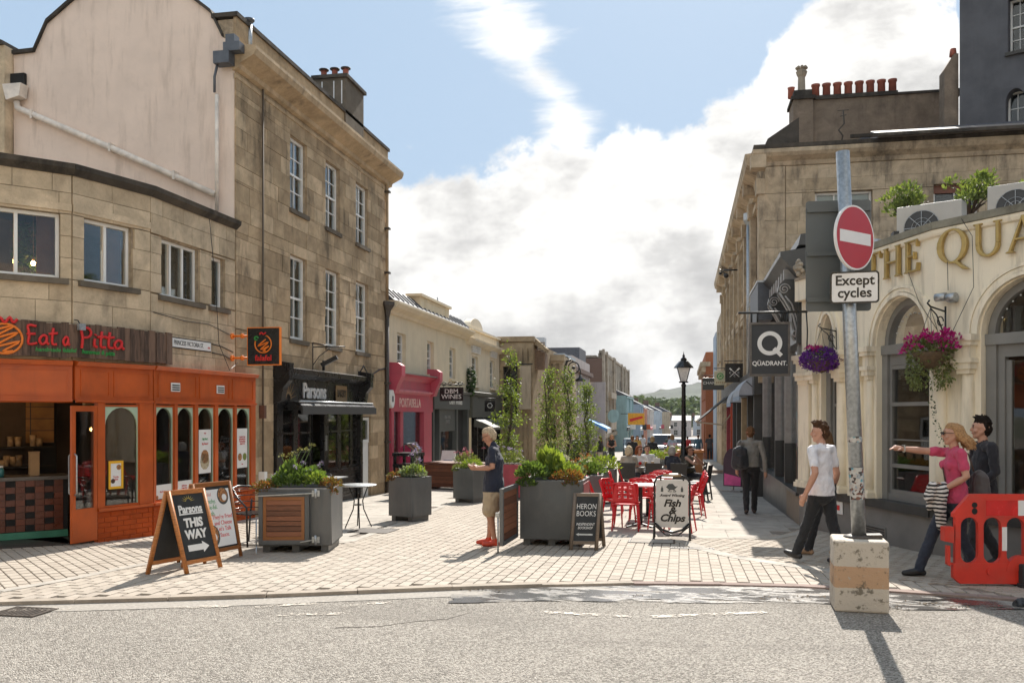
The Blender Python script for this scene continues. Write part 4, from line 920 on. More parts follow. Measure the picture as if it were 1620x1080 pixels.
BS = thing('shop_sign', 'black bakery fascia boards with pale name and sunburst', 'sign', LF @ T3(18.8, -.08, 2.25))
text('Parsons', .46, T3(-.58, -.005, .02), M_print, BS, sx=.86, bold=.01, depth=.012); piece('underline', M_print, BS, -1.3, .14, -.012, -.001, -.21, -.175)
MB().box(.62, 1.3, -.012, 0, -.18, .2).build('board', M_tan, BS); text('BAKERY', .24, T3(.96, -.016, .01), M_blackp, BS, sx=.62, depth=.003, bold=.004)
mb = MB()
for k in range(9): a = R(12+19.5*k); r1 = .42 if k % 2 == 0 else .34; mb.prism([(-1.9+.16*math.cos(a-.07), -.16+.16*math.sin(a-.07)), (-1.9+.16*math.cos(a+.07), -.16+.16*math.sin(a+.07)), (-1.9+r1*math.cos(a), -.16+r1*math.sin(a))], -.01, 0)
mb.strip(arc(-1.9, -.16, .15, .15, 0, 180, 12), arc(-1.9, -.16, .11, .11, 0, 180, 12), -.01, 0); mb.build('sunburst', M_tan, BS)
AW = thing('awning_cassette', 'black retracted shop awning over the bakery windows', 'awning', LF @ T3(18.9, 0, 0))
MB().prismx([(-.1, 1.88), (-.38, 1.86), (-.4, 1.96), (-.32, 2.03), (-.1, 2.05)][::-1], -2.05, 2.3).build('cassette', M_blackp, AW); MB().box(-2.07, 2.33, -.43, -.39, 1.78, 1.94).build('valance', mat('awning_cloth', (.03, .03, .03), .7), AW); MB().cyl((-2.05, -.34, 2.04), (2.3, -.34, 2.04), .02).build('roller', M_galv, AW)
DR = thing('house_door', 'narrow white painted door between bakery and pink-red shop', 'door', LF @ T3(21.28, .03, -.35))
MB().box(.0, .6, 0, .05, 0, 1.4).build('leaf', M_white, DR); mb = MB(); mb.box(.0, .06, -.02, .05, 1.4, 2.05); mb.box(.54, .6, -.02, .05, 1.4, 2.05); mb.box(.06, .54, -.02, .05, 1.4, 1.48); mb.box(.06, .54, -.02, .05, 1.98, 2.05); mb.build('fanlight_frame', M_white, DR); piece('pane', M_glass, DR, .06, .54, .01, .016, 1.48, 1.98); MB().ball((.08, -.03, .9), .03).build('handle', M_black, DR)
MB(F).box(21.2, 21.95, .3, .33, -.4, 1.8).build('door_reveal', M_dark, TH_)
cb = MB(); cb.tube([(-7.92, 20.9, 2.75), (-7.9, 21.2, 3.0), (-7.9, 21.6, 2.75), (-7.92, 22.4, 2.95), (-7.92, 23.1, 3.05)], .02, 6); tag(cb.build('cable', M_black), 'thick black cable looping from bakery cornice to the downpipe', 'cable')

# ------------------------------------------------------------------ stone house beyond the frame edge (left of the gable)
LB = thing('stone_wing', 'plain stone wall with coping rising beside the pink gable', 'building', (-14, 14.6, 0))
MB().box(-2, 1.42, .0, .4, 4.5, 8.75).build('wall', M_ash2, LB); MB().prism([(-2, 8.75), (1.42, 8.75), (1.42, 8.62+.2), (.6, 9.15), (-2, 9.3)], -.06, .45).build('coping', M_soot, LB)

# ------------------------------------------------------------------ generic helpers for street fronts
def front(name, label, cat, F, u0, u1, z0, z1, m, wins, depth=5, cols=2, rows=4, mf=None, sill=True, wt=.35, roof=None, rnd_blind=0, fr=.06, hood=None):
    th = thing(name, label, cat, F @ T3((u0+u1)/2, 0, 0)); Fi = T3(-(u0+u1)/2, 0, 0)
    mb = MB(Fi); wallmb(mb, u0, u1, z0, z1, wins, 0, wt); mb.build('wall', m, th)
    mb = MB(Fi); mb.box(u0, u0+.05, wt, depth, z0, z1); mb.box(u1-.05, u1, wt, depth, z0, z1); mb.box(u0, u1, depth, depth+.1, z0, z1); mb.box(u0+.05, u1-.05, wt, depth, z1-.15, z1-.05); mb.build('body', m, th)
    for w in wins:
        if len(w) > 4 and w[4] == 'x': continue
        sash(th, Fi, *w[:4], mf or M_pvc, M_glass, cols, rows, .11, fr, .02, (m if sill else None), back=M_dark)
        if hood: MB(Fi).prismx([(0, w[3]+.25), (-.14, w[3]+.25), (-.14, w[3]+.32), (0, w[3]+.36)], w[0]-.1, w[1]+.1).build('hood', hood, th)
    if roof: roof(th, Fi)
    return th, Fi
# cream stucco pair
wA = [(24.16, 24.98, 3.05, 4.12), (27.2, 27.96, 3.05, 4.12), (29.95, 30.8, 3.03, 4.12)]
shopA = [(23.4, 27.55, -.6, 2.75, 'x'), (27.65, 32.3, -.6, 2.35, 'x')]
CR1, Fi = front('stucco_house', 'cream stucco house with panelled parapet over rose red and grey shops', 'house', LF, 23.28, 32.45, -.6, 4.75, M_cream, wA+shopA, hood=None)
mb = MB(Fi); mb.prismx([(.1, 4.55), (-.06, 4.58), (-.1, 4.66), (-.26, 4.74), (-.34, 4.84), (-.34, 4.9), (.1, 4.94)], 23.3, 32.45); mb.build('cornice', M_cream, CR1)
mb = MB(Fi); mb.prismx([(-.2, 4.93), (.3, 5.4), (.4, 5.4), (.4, 4.93)][::-1], 23.3, 32.4); mb.build('roof', M_slate, CR1)
for i in range(20): u_ = 23.5+i*.46; piece('roof_roll', M_lead, CR1, u_, u_+.05, -.18, .3, 5.14, 5.2, Fi @ T3(u_, .05, 5.165) @ MX.Rotation(R(43), 4, 'X') @ T3(-u_, -.05, -5.165))
mb = MB(Fi); mb.box(26.3, 29.7, -.05, .35, 4.93, 5.42); mb.build('attic_panel', M_cream, CR1); mb = MB(Fi); mb.box(26.2, 29.8, -.12, .4, 5.42, 5.5); mb.box(26.75, 26.8, -.07, -.0505, 5.02, 5.34); mb.box(29.2, 29.25, -.07, -.0505, 5.02, 5.34); mb.box(26.75, 29.25, -.07, -.0505, 5.34, 5.38); mb.box(26.75, 29.25, -.07, -.0505, 4.98, 5.02); mb.build('attic_trim', M_cream, CR1)
simple('chimney_stack', 'low cream chimney with flat cap behind the panelled parapet', 'chimney', LF @ T3(31.0, 1.4, 4.9), [('stack', M_cream, lambda mb: mb.box(-1.2, -.4, -.2, .4, 0, .85)), ('cap', M_soot, lambda mb: mb.box(-1.3, -.3, -.3, .5, .85, .95)), ('chimney_pot', M_pot, lambda mb: mb.lathe([(.1, .0), (.09, .7)], .5, 0))])
simple('tv_aerial', 'thin television aerial on the cream house roof', 'aerial', LF @ T3(31.6, .9, 4.9), [('mast', M_galv, lambda mb: mb.cyl((0, 0, 0), (0, 0, 1.2), .02, n=6)), ('array', M_galv, lambda mb: [mb.cyl((-.2, 0, 1.0+.07*i), (.2, 0, 1.0+.07*i), .012, n=5) for i in range(3)])])
wB = [(33.25, 34.4, 2.92, 4.05), (36.55, 37.6, 2.9, 4.08)]
CR2, Fi = front('stucco_house', 'cream stucco house with small arched parapet and hooded windows', 'house', LF, 32.45, 38.5, -.8, 4.6, mat('cream_stucco_pale', (.76, .66, .50), .85, .07, 1.5, bump=.12, bscale=16, streak=.16, dirt=.12, dirtc=(.2, .15, .11)), wB+[(32.8, 38.3, -.8, 2.5, 'x')])
mb = MB(Fi); mb.prismx([(.1, 4.4), (-.1, 4.46), (-.3, 4.56), (-.32, 4.64), (.1, 4.7)], 32.45, 38.6); mb.box(32.47, 38.5, 0, .3, 4.68, 5.05); mb.box(32.4, 38.55, -.08, .36, 5.05, 5.13); mb.prism([(x, z) for x, z in arc(34.2, 5.13, 1.1, .42, 0, 180, 12)], .02, .3); mb.build('parapet', MATS['cream_stucco_pale'], CR2)
for w in wB:
    mb = MB(Fi)
    for k in range(4): mb.box(w[0]-.12, w[1]+.12, -.07-.01*k, -.001, w[3]+.12+.07*k, w[3]+.17+.07*k)
    mb.build('shutter_box', M_white, CR2)
# rose red boutique front
def shopfront(name, label, u0, u1, z0, zt, m, body, F=LF, off=.0):
    th = thing(name, label, 'shopfront', F @ T3(u0, 0, 0)); body(th, T3(-u0, -off, 0)); return th
def roseb(th, Fi):
    g = -.42
    for a, b_ in ((23.34, 23.55), (26.45, 27.3)): MB(Fi).box(a, b_, -.12, .2, g, 1.85).build('pilaster', M_rose, th)
    mb = MB(Fi); mb.box(23.34, 27.5, -.1, .2, 1.85, 2.36); mb.prismx([(.2, 2.36), (-.1, 2.36), (-.17, 2.42), (-.12, 2.5), (-.1, 2.75), (-.2, 2.86), (-.34, 2.92), (.2, 3.0)][::-1], 23.5, 27.3); mb.build('fascia', M_rose, th)
    for a in (23.3, 27.2): mb = MB(Fi); mb.prismx([(.1, 2.3), (-.22, 2.36), (-.3, 2.6), (-.42, 2.85), (-.42, 3.12), (-.3, 3.2), (.1, 3.22)][::-1], a, a+.32); mb.build('console', M_rose, th)
    mb = MB(Fi); mb.prismx([(-.34, 2.93), (.2, 3.01), (.2, 3.03), (-.36, 2.96)][::-1], 23.5, 27.25); mb.build('lead_flashing', M_galv, th)
    piece('trim', mat('pink_trim', (.62, .22, .24)), th, 23.6, 27.3, -.2, -.1005, 2.42, 2.47, Fi)
    mb = MB(Fi); mb.box(24.35, 24.62, -.04, .1, g, 1.85); mb.box(23.55, 24.35, -.05, .1, g, g+.1); mb.box(24.62, 26.45, -.08, .1, g, .1); mb.build('frame', M_rose, th)
    piece('pane', M_shopglass, th, 24.62, 26.45, .02, .026, .1, 1.85, Fi); piece('pane', M_shopglass, th, 23.55, 24.35, .04, .046, .6, 1.85, Fi)
    mb = MB(Fi); mb.box(23.55, 27.3, 1.6, 1.65, g, 2); mb.box(23.55, 27.3, .21, 1.6, 1.95, 2); mb.build('interior', M_dark, th)
    tn = []; mb = MB(Fi); [leafmesh(mb, tn, (25.4+random.gauss(0, .3), .6, z), .3, 80, .1) for z in (.4, .8, 1.2)]; leafbuild(mb, tn, 'window_foliage', M_plantdk, th, kind='stuff')
    text('PORTABELLA', .36, Fi @ T3(25.1, -.105, 2.1), mat('pale_pink', (.72, .50, .44)), th, sx=.98, depth=.004, bold=.004)
    mb = MB(Fi)
    for z in (.6, 1.0, 1.3): mb.ball((26.2, .3, z), .045, nu=8, nv=6)
    mb.build('string_bulbs', M_white, th)
shopfront('rose_shopfront', 'rose red boutique shopfront with pale raised name', 23.3, 27.5, 0, 0, M_rose, roseb, off=.0)
simple('alarm_box', 'white oval alarm box on the rose shopfront pilaster', 'alarm box', LF @ T3(23.2, -.1, 2.2), [('case', M_white, lambda mb: mb.prism(arc(0, 0, .17, .25, 0, 342, 19), -.1, 0)), ('badge', M_lead, lambda mb: mb.box(-.06, .06, -.105, -.1005, -.08, .08))])
MQ = thing('mannequin', 'headed shop mannequin in green knit with red sale card', 'mannequin', LF @ T3(23.95, .3, -.35)); mb = MB(); mb.lathe([(.1, .9), (.17, 1.0), (.2, 1.2), (.15, 1.35), (.21, 1.55), (.17, 1.62), (.05, 1.66)]); mb.build('torso', mat('green_knit', (.03, .12, .05), .9), MQ); mb = MB(); mb.ball((0, 0, 1.84), .095, .11, .14); mb.cyl((0, 0, 1.64), (0, 0, 1.75), .05); mb.cyl((0, 0, 0), (0, 0, .95), .02); mb.build('head', mat('ivory', (.6, .52, .42)), MQ); MB().box(-.32, -.02, -.25, -.24, 1.3, 1.6).build('sale_card', M_red, MQ); text('Sale', .15, T3(-.17, -.255, 1.45), M_print, MQ, depth=.001, shear=.2)
RK = thing('clothes_rail', 'rail of hanging garments outside the rose boutique', 'clothes rail', LF @ T3(23.85, -.5, gz(23.9)))
mb = MB(); mb.cyl((-.6, 0, 1.35), (.55, 0, 1.35), .015); [mb.cyl((x, 0, 0), (x, 0, 1.35), .015) for x in (-.6, .55)]; [mb.cyl((x, -.22, .03), (x, .22, .03), .015) for x in (-.6, .55)]; mb.build('frame', M_black, RK)
for i in range(11):
    c = random.choice([(.22, .24, .26), (.08, .09, .12), (.40, .33, .18), (.35, .03, .09), (.32, .22, .17), (.12, .13, .15), (.05, .1, .07)]); x = -.52+i*.1; mb = MB(); w = random.uniform(.16, .2); h = random.uniform(.75, 1.0)
    mb.add([(x-.02, -.04, 1.32), (x+.02, .04, 1.32), (x+.04, w, 1.2), (x+.05, w*.8, 1.32-h), (x-.05, -w*.8, 1.32-h), (x-.04, -w, 1.2), (x+.06, 0, 1.2), (x+.07, 0, 1.32-h)], [(0, 1, 2, 6, 5), (5, 6, 7, 4), (6, 2, 3, 7), (0, 5, 4, 3, 2, 1)]); mb.build('garment', mat('cloth%d' % i, c, .9), RK)
def dbmb(th, Fi):
    g = -.5
    mb = MB(Fi); mb.box(27.55, 32.4, -.14, .2, 1.95, 2.5); mb.prismx([(.2, 2.5), (-.2, 2.5), (-.26, 2.58), (.2, 2.64)][::-1], 27.5, 32.42); mb.build('fascia', M_slatey, th)
    for a, b_ in ((27.55, 27.7), (28.3, 28.45), (30.55, 30.75), (32.2, 32.4)): MB(Fi).box(a, b_, -.1, .2, g, 1.95).build('pilaster', M_slatey, th)
    mb = MB(Fi); mb.box(28.45, 30.55, -.06, .2, g, .05); mb.box(28.45, 30.55, -.05, .1, 1.2, 1.95); mb.build('panel', M_slatey, th)
    piece('pane', M_shopglass, th, 28.45, 30.55, .05, .056, .05, 1.2, Fi); MB(Fi).box(27.7, 28.3, .3, .33, g, 1.95).build('door', M_dark, th); MB(Fi).box(30.75, 32.2, .1, .14, g, 1.95).build('door', M_dark, th)
    mb = MB(Fi); mb.box(28.45, 30.55, .8, .84, g, 1.9); mb.build('display_back', mat('pale_display', (.35, .33, .29)), th)
    mb = MB(Fi)
    for i in range(40): x = random.uniform(28.6, 30.4); z = random.choice((.1, .1, .4)); mb.cyl((x, .5, z), (x, .5, z+.2), .045, n=6)
    mb.build('bottles', mat('bottle_green', (.02, .04, .02), .2), th, kind='stuff')
    text('DBM Wines', .3, Fi @ T3(30.3, -.145, 2.22), M_print, th, depth=.004, sx=1.2); text('FINE WINE\nSPIRITS', .16, Fi @ T3(29.5, -.055, 1.6), M_galv, th, depth=.002)
shopfront('grey_shopfront', 'dark grey wine shop front with pale display window', 27.5, 32.4, 0, 0, M_slatey, dbmb)
def thirdb(th, Fi):
    g = -.75; m_ = mat('moss_grey', (.085, .088, .075), .6)
    mb = MB(Fi); mb.box(32.75, 38.35, -.16, .2, 1.65, 2.5); mb.prismx([(.2, 2.5), (-.24, 2.5), (-.3, 2.62), (.2, 2.75)][::-1], 32.7, 38.4); mb.build('fascia', m_, th)
    mb = MB(Fi); mb.prismx([(-.16, 1.3), (-.9, 1.18), (-.92, 1.28), (-.16, 1.6)][::-1], 33, 38); mb.build('awning', m_, th)
    for i in range(6): a = 32.75+i*1.1; MB(Fi).box(a, a+.12, -.08, .2, g, 1.65).build('pilaster', M_blackp if i else M_cream, th)
    for i in range(5): a = 32.87+i*1.1; piece('pane', M_shopglass, th, a, a+.98, .05, .056, g+.4, 1.6, Fi)
    MB(Fi).box(32.8, 38.3, 1.2, 1.25, g, 1.9).build('interior', M_dark, th); text('walk', .42, Fi @ T3(35.7, -.165, 2.2), M_print, th, depth=.003, bold=.01); text('SHOES', .2, Fi @ T3(35.7, -.165, 1.88), M_galv, th, depth=.002)
shopfront('moss_grey_shopfront', 'moss grey shopfront with deep fascia and closed awning under cream house', 32.7, 38.4, 0, 0, M_slatey, thirdb)
def hang(name, label, X, Y, w, h, z, m, arms=True, side=-1, th_=.05):
    """board hung at right angles to the street front from an iron arm; side -1: wall lies to the viewer's left"""
    th = thing(name, label, 'sign', T3(X, Y, z))
    MB().box(-w/2, w/2, -th_/2, th_/2, -h/2, h/2).build('board', m, th, bev=.004)
    mb = MB(); e = side*(w/2+.3); mb.tube([(e, 0, h/2+.09), (-side*w*.55, 0, h/2+.09)], .014)
    for x in (-w*.35, w*.35): mb.tube([(x, 0, h/2), (x, 0, h/2+.09)], .008)
    mb.build('arm', M_black, th); return th
h_ = hang('hanging_sign', 'black hanging wine sign with scroll ironwork and pale capitals', -7.25, 27.4, .78, .44, 2.42, M_blackp); text('DBM\nWINES', .2, T3(0, -.028, 0), M_print, h_, depth=.003, sx=1.1, lsp=.85)
mb = MB(); [mb.tube(arc(x, .33, .07, .05, 0, 360, 10) and [(x+.07*math.cos(a), 0, .33+.05*math.sin(a)) for a in np.linspace(0, 6, 10)], .012) for x in (-.25, -.05, .15, .3)]; mb.build('scroll', M_black, h_)
h_ = hang('hanging_sign', 'little black hanging sign with pale ring on the moss grey shop', -7.35, 33.6, .42, .42, 2.1, M_blackp); stroke([arc(0, 0, .09, .09, 40, 380, 14)], .014, T3(0, -.02, .02), M_print, h_, 'ring_mark')
tn = []; mb = MB()
for k in range(9): leafmesh(mb, tn, (-7.85, 32.5, 2.6+k*.1), .13+.1*math.sin(k/9*3.1), 60, .06)
o = leafbuild(mb, tn, 'climbing_plant', M_plantdk); tag(o, 'narrow dark climbing plant on the cream wall above the shops', 'plant')
# ------------------------------------------------------------------ street beyond, left side
M_deco = stone('stained_stone', [(.30, .225, .14), (.40, .31, .20), (.47, .375, .255)], soot=.7, sootc=(.06, .05, .04), rnd=.4, soot_lo=.52)
M_deco2 = stone('grey_stone', [(.28, .235, .175), (.36, .305, .235), (.42, .36, .28)], soot=.75, sootc=(.06, .052, .045), rnd=.25, soot_lo=.5)
M_brownbr = mat('brown_brick', (.16, .10, .075), .9, .25, 20, bump=.2)
M_paleblue = mat('pale_blue_render', (.42, .49, .56), .85, .06, 2, streak=.25)
M_pale = mat('pale_pink_render', (.50, .44, .41), .85, .06, 2, streak=.3)
M_whiter = mat('white_render', (.55, .54, .52), .85, .06, 2, streak=.3)
M_turq = mat('turquoise_render', (.27, .41, .43), .8, .08, 2, streak=.2)
M_blue = mat('blue_render', (.27, .35, .44), .8, .08, 2)
M_salm = mat('salmon_render', (.52, .27, .20), .85, .07, 2)
M_char = mat('charcoal_gloss', (.05, .052, .052), .35, .15, 3, dirt=.08, dirtc=(.1, .1, .1))
M_beige = mat('beige_render', (.46, .38, .28), .85, .07, 2, streak=.3)
DA = thing('stone_hall', 'soot-stained stone hall with chamfered parapet beyond the cream houses', 'building', (-8, 38.6, -.8))
def ribs(mb, x0, x1, n, y, z0, z1, w=.16, d=.1):
    for i in range(n): x = x0+(x1-x0)*i/(n-1); mb.box(x-w/2, x+w/2, y-d, y, z0, z1)
mb = MB(); wallmb(mb, -.3, 1.5, 0, 5.8, [(.15, .8, 2.6, 4.7)], 0, .4); mb.box(1.2, 1.5, .4, 9.4, 0, 5.8); mb.box(-2.5, 1.2, .4, 9.4, 5.3, 5.6); mb.build('wall', M_deco, DA)
mb = MB(); ribs(mb, .95, 1.42, 3, -.001, .2, 5.5); mb.box(-.35, 1.56, -.12, .3, 5.8, 6.02); mb.prism([(1.45, 5.75), (2.0, 5.35), (2.05, 5.5), (1.5, 6.0)], .3, 1.2); mb.build('parapet', M_deco, DA)
MB().box(.1, .85, .42, .45, 2.5, 4.8).build('dark_room', M_dark, DA); courses(DA, MX.Identity(4), M_deco, -.3, 1.5, 0, 5.75, [(.15, .8, 2.6, 4.7)], .42, .4, .9, .03, .012, cap=60, proud=.01)
mb = MB(); [mb.box(1.25, 1.95, .5+.1*i, .56+.1*i, 5.75-.08*i, 5.8-.08*i) for i in range(9)]; mb.prism([(1.2, 5.7), (1.95, 5.3), (1.95, 4.6), (1.2, 4.6)], .5, 1.4); mb.build('tiled_roof', mat('roof_tile', (.22, .14, .09), .8, .2, 12, streak=.3), DA)
sash(DA, MX.Identity(4), .15, .8, 2.6, 4.7, M_blackp, M_glass, 2, 4, .2)
SGN = simple('blank_sign', 'blank beige hanging sign board on the stained stone hall', 'sign', T3(-6.75, 38.2, 2.95), [('board', M_beige, lambda mb: mb.box(-.26, .22, -.06, .06, -.95, .95)), ('arm', M_black, lambda mb: mb.box(-.8, .3, -.02, .02, 1.0, 1.05))])
DB = thing('stone_hall', 'second soot-stained stone frontage with pilasters and heavy dark cornice', 'building', (-6.5, 44, -.95))
mb = MB(); wallmb(mb, -.6, .56, 0, 5.7, [(-.3, .25, .3, 2.2)], 0, .4); mb.box(.3, .56, .4, 6, 0, 5.7); mb.build('wall', M_deco, DB)
mb = MB(); ribs(mb, -.4, .5, 4, -.001, 2.4, 5.4, .14, .12); mb.box(-.7, .7, -.2, .3, 5.4, 5.7); mb.box(-.65, .62, -.12, .3, 5.25, 5.4); mb.box(-.6, .6, -.06, -.001, 3.0, 3.12); mb.build('cornice', M_deco, DB); MB().box(-.35, .3, .42, .45, .2, 2.3).build('dark_room', M_dark, DB); courses(DB, MX.Identity(4), M_deco, -.6, .56, 0, 5.2, [(-.3, .25, .3, 2.2)], .42, .4, .8, .03, .012, cap=60, proud=.01)
FA = frame((-5.97, 0, 0), ux=(0, 1)); FB_ = frame((-6.3, 0, 0), ux=(0, 1)); FC = frame((-7.5, 0, 0), ux=(0, 1))
w_ = lambda us, w, z0, z1: [(u_, u_+w, z0, z1) for u_ in us]
front('rendered_house', 'pale blue rendered house with tall windows behind the wall lantern', 'house', FA, 45, 50, -1.2, 4.9, M_paleblue, w_((45.6, 47.2, 48.6), .8, 2.6, 4.2)+w_((45.5, 47.5), 1.6, -1, 1.2), rows=2)
front('rendered_house', 'pale pink rendered house with narrow grouped windows and step cornice', 'house', FB_, 51, 61, -1.4, 5.2, M_pale, w_((51.8, 53.3, 54.8, 57, 58.5), .8, 1.9, 3.8)+w_((52, 55, 58), 2.2, -1, 1.0), rows=2)
simple('cornice', 'brown projecting cornice strip along the pale pink house', 'cornice', FB_ @ T3(56, 0, 4.3), [('moulding', M_brownbr, lambda mb: mb.box(-5, 5, -.25, 0, 0, .25))])
front('rendered_house', 'low white rendered house beside the brown brick flank', 'house', FC, 66, 74, -1.8, 3.6, M_whiter, w_((67, 69.5, 72), 1, 1.4, 2.8)+w_((67, 70.5), 2.4, -1.4, .7), rows=2)
mb = MB(); mb.box(-1.3, .1, 0, .3, 0, 5.8); simple('gable_end', 'blank pale rendered end wall beyond the pale pink house', 'wall', T3(-5.7, 61.2, -1.4), [('wall', M_pale, lambda mb: mb.box(-1.6, .45, 0, .3, 0, 5.4))])
simple('shop_awning', 'bright blue shop awning by the far slim trees', 'awning', T3(-5.4, 57, .9), [('cloth', mat('blue_cloth', (.10, .32, .72), .6), lambda mb: mb.prism([(-.6, .55), (.65, -.05), (.65, -.25), (-.6, .4)], 0, 3)), ('valance', M_white, lambda mb: mb.box(.64, .67, 0, 3, -.35, -.04))])
ML = thing('mansion_block', 'tall art deco stone mansion block with brown brick flank and bay windows', 'building', (-7.5, 84, -2.1))
FL = T3(7.5, -84, 2.1) @ FC
bw = []
for z0, z1 in ((.9, 3.0), (3.6, 5.6)): bw += [(u_, u_+1.1, z0+.4, z1+.2) for u_ in (90, 92, 94, 100, 104, 108, 112, 118, 121)]
mb = MB(FL); wallmb(mb, 84.32, 126, -2.6, 7.6, bw+[(u_, u_+3, -2.4, -.3) for u_ in (86, 91, 96, 101, 107, 113, 119)], 0, .4); mb.box(84.4, 126, .6, 6, 7.2, 7.4); mb.build('wall', M_deco2, ML)
mb = MB(); mb.box(-3.4, 0, 0, .3, 0, 9.2); mb.build('brick_flank', M_brownbr, ML)
mb = MB(FL)
for u_ in (84.3, 88, 97, 98.6, 110, 116, 124.5): mb.box(u_-.35, u_+.35, -.22, 0, -.1, 7.95)
mb.box(84, 126, -.3, 0, -.5, -.1); mb.box(84, 126, -.12, .3, 7.6, 7.85); mb.box(89, 96, -.5, 0, .2, 1.1); mb.box(89, 96, -.5, 0, 3.4, 4.0); mb.build('pilasters', M_deco2, ML)
mb = MB(FL); mb.box(84.5, 126, .45, .5, -2.5, 7.2); mb.build('dark_room', M_dark, ML)
for w in bw: piece('window', M_glass, ML, w[0], w[1], .2, .21, w[2], w[3], FL); mb = MB(FL); [mb.box(w[0]+.36*k, w[0]+.36*k+.06, .12, .19, w[2], w[3]) for k in range(4)]; mb.build('window_frame', M_pvc, ML)
mb = MB(); mb.box(-9, -3.0, -4, 4, 7.2, 9.9); mb.build('roof_storey', M_slate, ML)
simple('roof_tank', 'grey box plant room on flat roof behind the stained hall', 'plant room', T3(-9.6, 60, 6.3), [('box', M_galv, lambda mb: mb.box(-.3, .3, 0, .8, 0, .75)), ('lower_block', M_slate, lambda mb: mb.box(-2, 2.6, .9, 5, -2.4, .1))])
for k, (X, Y, hgt, m_, lab) in enumerate(((-6.3, 100, 4.7, M_turq, 'small turquoise fronted shop with stepped parapet'), (-6.1, 128, 3.2, M_blue, 'bright blue far house beyond the turquoise shop'), (-6, 140, 2.2, M_salm, 'salmon pink far house beyond the blue one'), (-5.5, 152, 1.8, M_whiter, 'white far house beyond the salmon one'), (-4.5, 172, 1.5, M_paleblue, 'pale blue far house low in the street'), (-3, 196, 1.2, M_beige, 'beige far house close to the street end'))):
    F = frame((X, 0, 0), ux=(0, 1)); g = gz(Y)-.3; l = (14, 11, 11, 18, 22, 20)[k]; zt = 1.78+hgt*.45
    wz = [(Y+1+3.2*i, Y+2.2+3.2*i, g+3.3, min(zt-.5, g+4.8)) for i in range(int(l/3.4)) if zt-.5 > g+3.8]+[(Y+1+4*i, Y+3.6+4*i, g+.8, g+2.4) for i in range(int(l/4.2))]
    h_, Fi = front('far_house', lab, 'house', F, Y, Y+l, g, zt, m_, wz, cols=2, rows=2, depth=6)
    MB(Fi).prismx([(-.2, zt), (2.5, zt+1.3), (5.5, zt)][::-1], Y, Y+l).build('roof', M_slate, h_); MB(Fi).box(Y+.3, Y+l-.3, -.28, 0, g+2.6, g+3.0).build('fascia', (M_slatey, M_white, M_char, M_rose, M_slatey, M_white)[k], h_); mb = MB(Fi); [mb.box(Y+q, Y+q+.2, -.12, 0, g, zt-.1) for q in (.1, l*.5, l-.3)]; mb.box(Y, Y+l, -.2, 0, zt-.25, zt-.1); mb.build('pilasters', m_, h_); mb = MB(Fi); mb.box(Y+l*.3, Y+l*.3+.12, -.9, -.28, g+2.7, g+3.5); mb.build('projecting_sign', (M_white, M_black, M_orange, M_white, M_rose, M_black)[k], h_); mb = MB(Fi); mb.box(Y+1, Y+1.6, 2, 3, zt+.8, zt+2.0); mb.build('chimney', M_brownbr, h_)
sg = simple('shop_sign', 'yellow and orange projecting shop sign down the street', 'sign', T3(-4.7, 92, 1.3), [('board', mat('amber_sign', (.75, .36, .02), .5), lambda mb: mb.box(-.85, .85, 0, .12, -.6, .6)), ('flash', M_red, lambda mb: mb.prism([(-.6, -.3), (.7, .1), (.6, .3), (-.7, .0)], -.02, -.001)), ('arm', M_black, lambda mb: mb.box(-1.6, -.85, .03, .08, .5, .56))])
simple('shop_sign', 'teal round projecting sign on the mansion block', 'sign', T3(-6.6, 86, 1.6), [('disc', M_turq, lambda mb: mb.prism(arc(0, 0, .55, .65, 0, 342, 19), 0, .12)), ('arm', M_black, lambda mb: mb.box(-1, -.5, .03, .08, .4, .46))])
# cross terrace closing the view
for k in range(9):
    x = -16+k*6.2+random.uniform(-.5, .5); Y = 262+random.uniform(-10, 14); h = random.uniform(5.0, 6.2); m_ = [M_beige, M_whiter, M_pale, M_paleblue][k % 4]; g = gz(Y)-.5
    h_, Fi = front('terraced_house', ['beige end house with slate roof, first in the closing terrace', 'white house next to the beige end house in the closing terrace', 'pinkish house third along the closing terrace', 'pale blue house fourth along the closing terrace', 'beige house at the middle of the closing terrace', 'white house sixth along the closing terrace', 'pinkish house seventh along the closing terrace', 'pale blue house eighth along the closing terrace', 'beige last house of the closing terrace'][k], 'house', frame((x, Y, 0), ang=0), 0, 6, g, g+h, m_, [(1, 2, g+3.3, g+4.6), (3.8, 4.8, g+3.3, g+4.6), (1, 2.2, g+.8, g+2.4), (3.6, 4.7, g+.2, g+2.4)], rows=2)
    MB(Fi).prismx([(-.3, g+h), (2.6, g+h+1.5), (5.5, g+h)][::-1], 0, 6).build('roof', M_slate, h_); MB(Fi).box(-.3, .5, 2, 3, g+h+.6, g+h+2.3).build('chimney', M_brownbr, h_)

# ------------------------------------------------------------------ sunlit houses across the road, behind the photographer: the windows mirror them
for k, m_ in enumerate((M_ash3, M_cream, M_ash2, M_pale)):
    x = -30+k*15.5; front('terraced_house', ['honey stone house across the road from the shops', 'cream house across the road from the shops', 'weathered stone house across the road from the shops', 'pinkish house across the road from the shops'][k], 'house', frame((x+15.4, -9-(k % 2)*.3, 0), ang=math.pi), 0, 15.4, -.05, 8.2+.5*(k % 2), m_, [(1+3.6*i, 2.1+3.6*i, z, z+1.9) for i in range(4) for z in (3.4, 6.0)]+[(1+5*i, 4.6+5*i, .4, 2.5) for i in range(3)], rows=2)
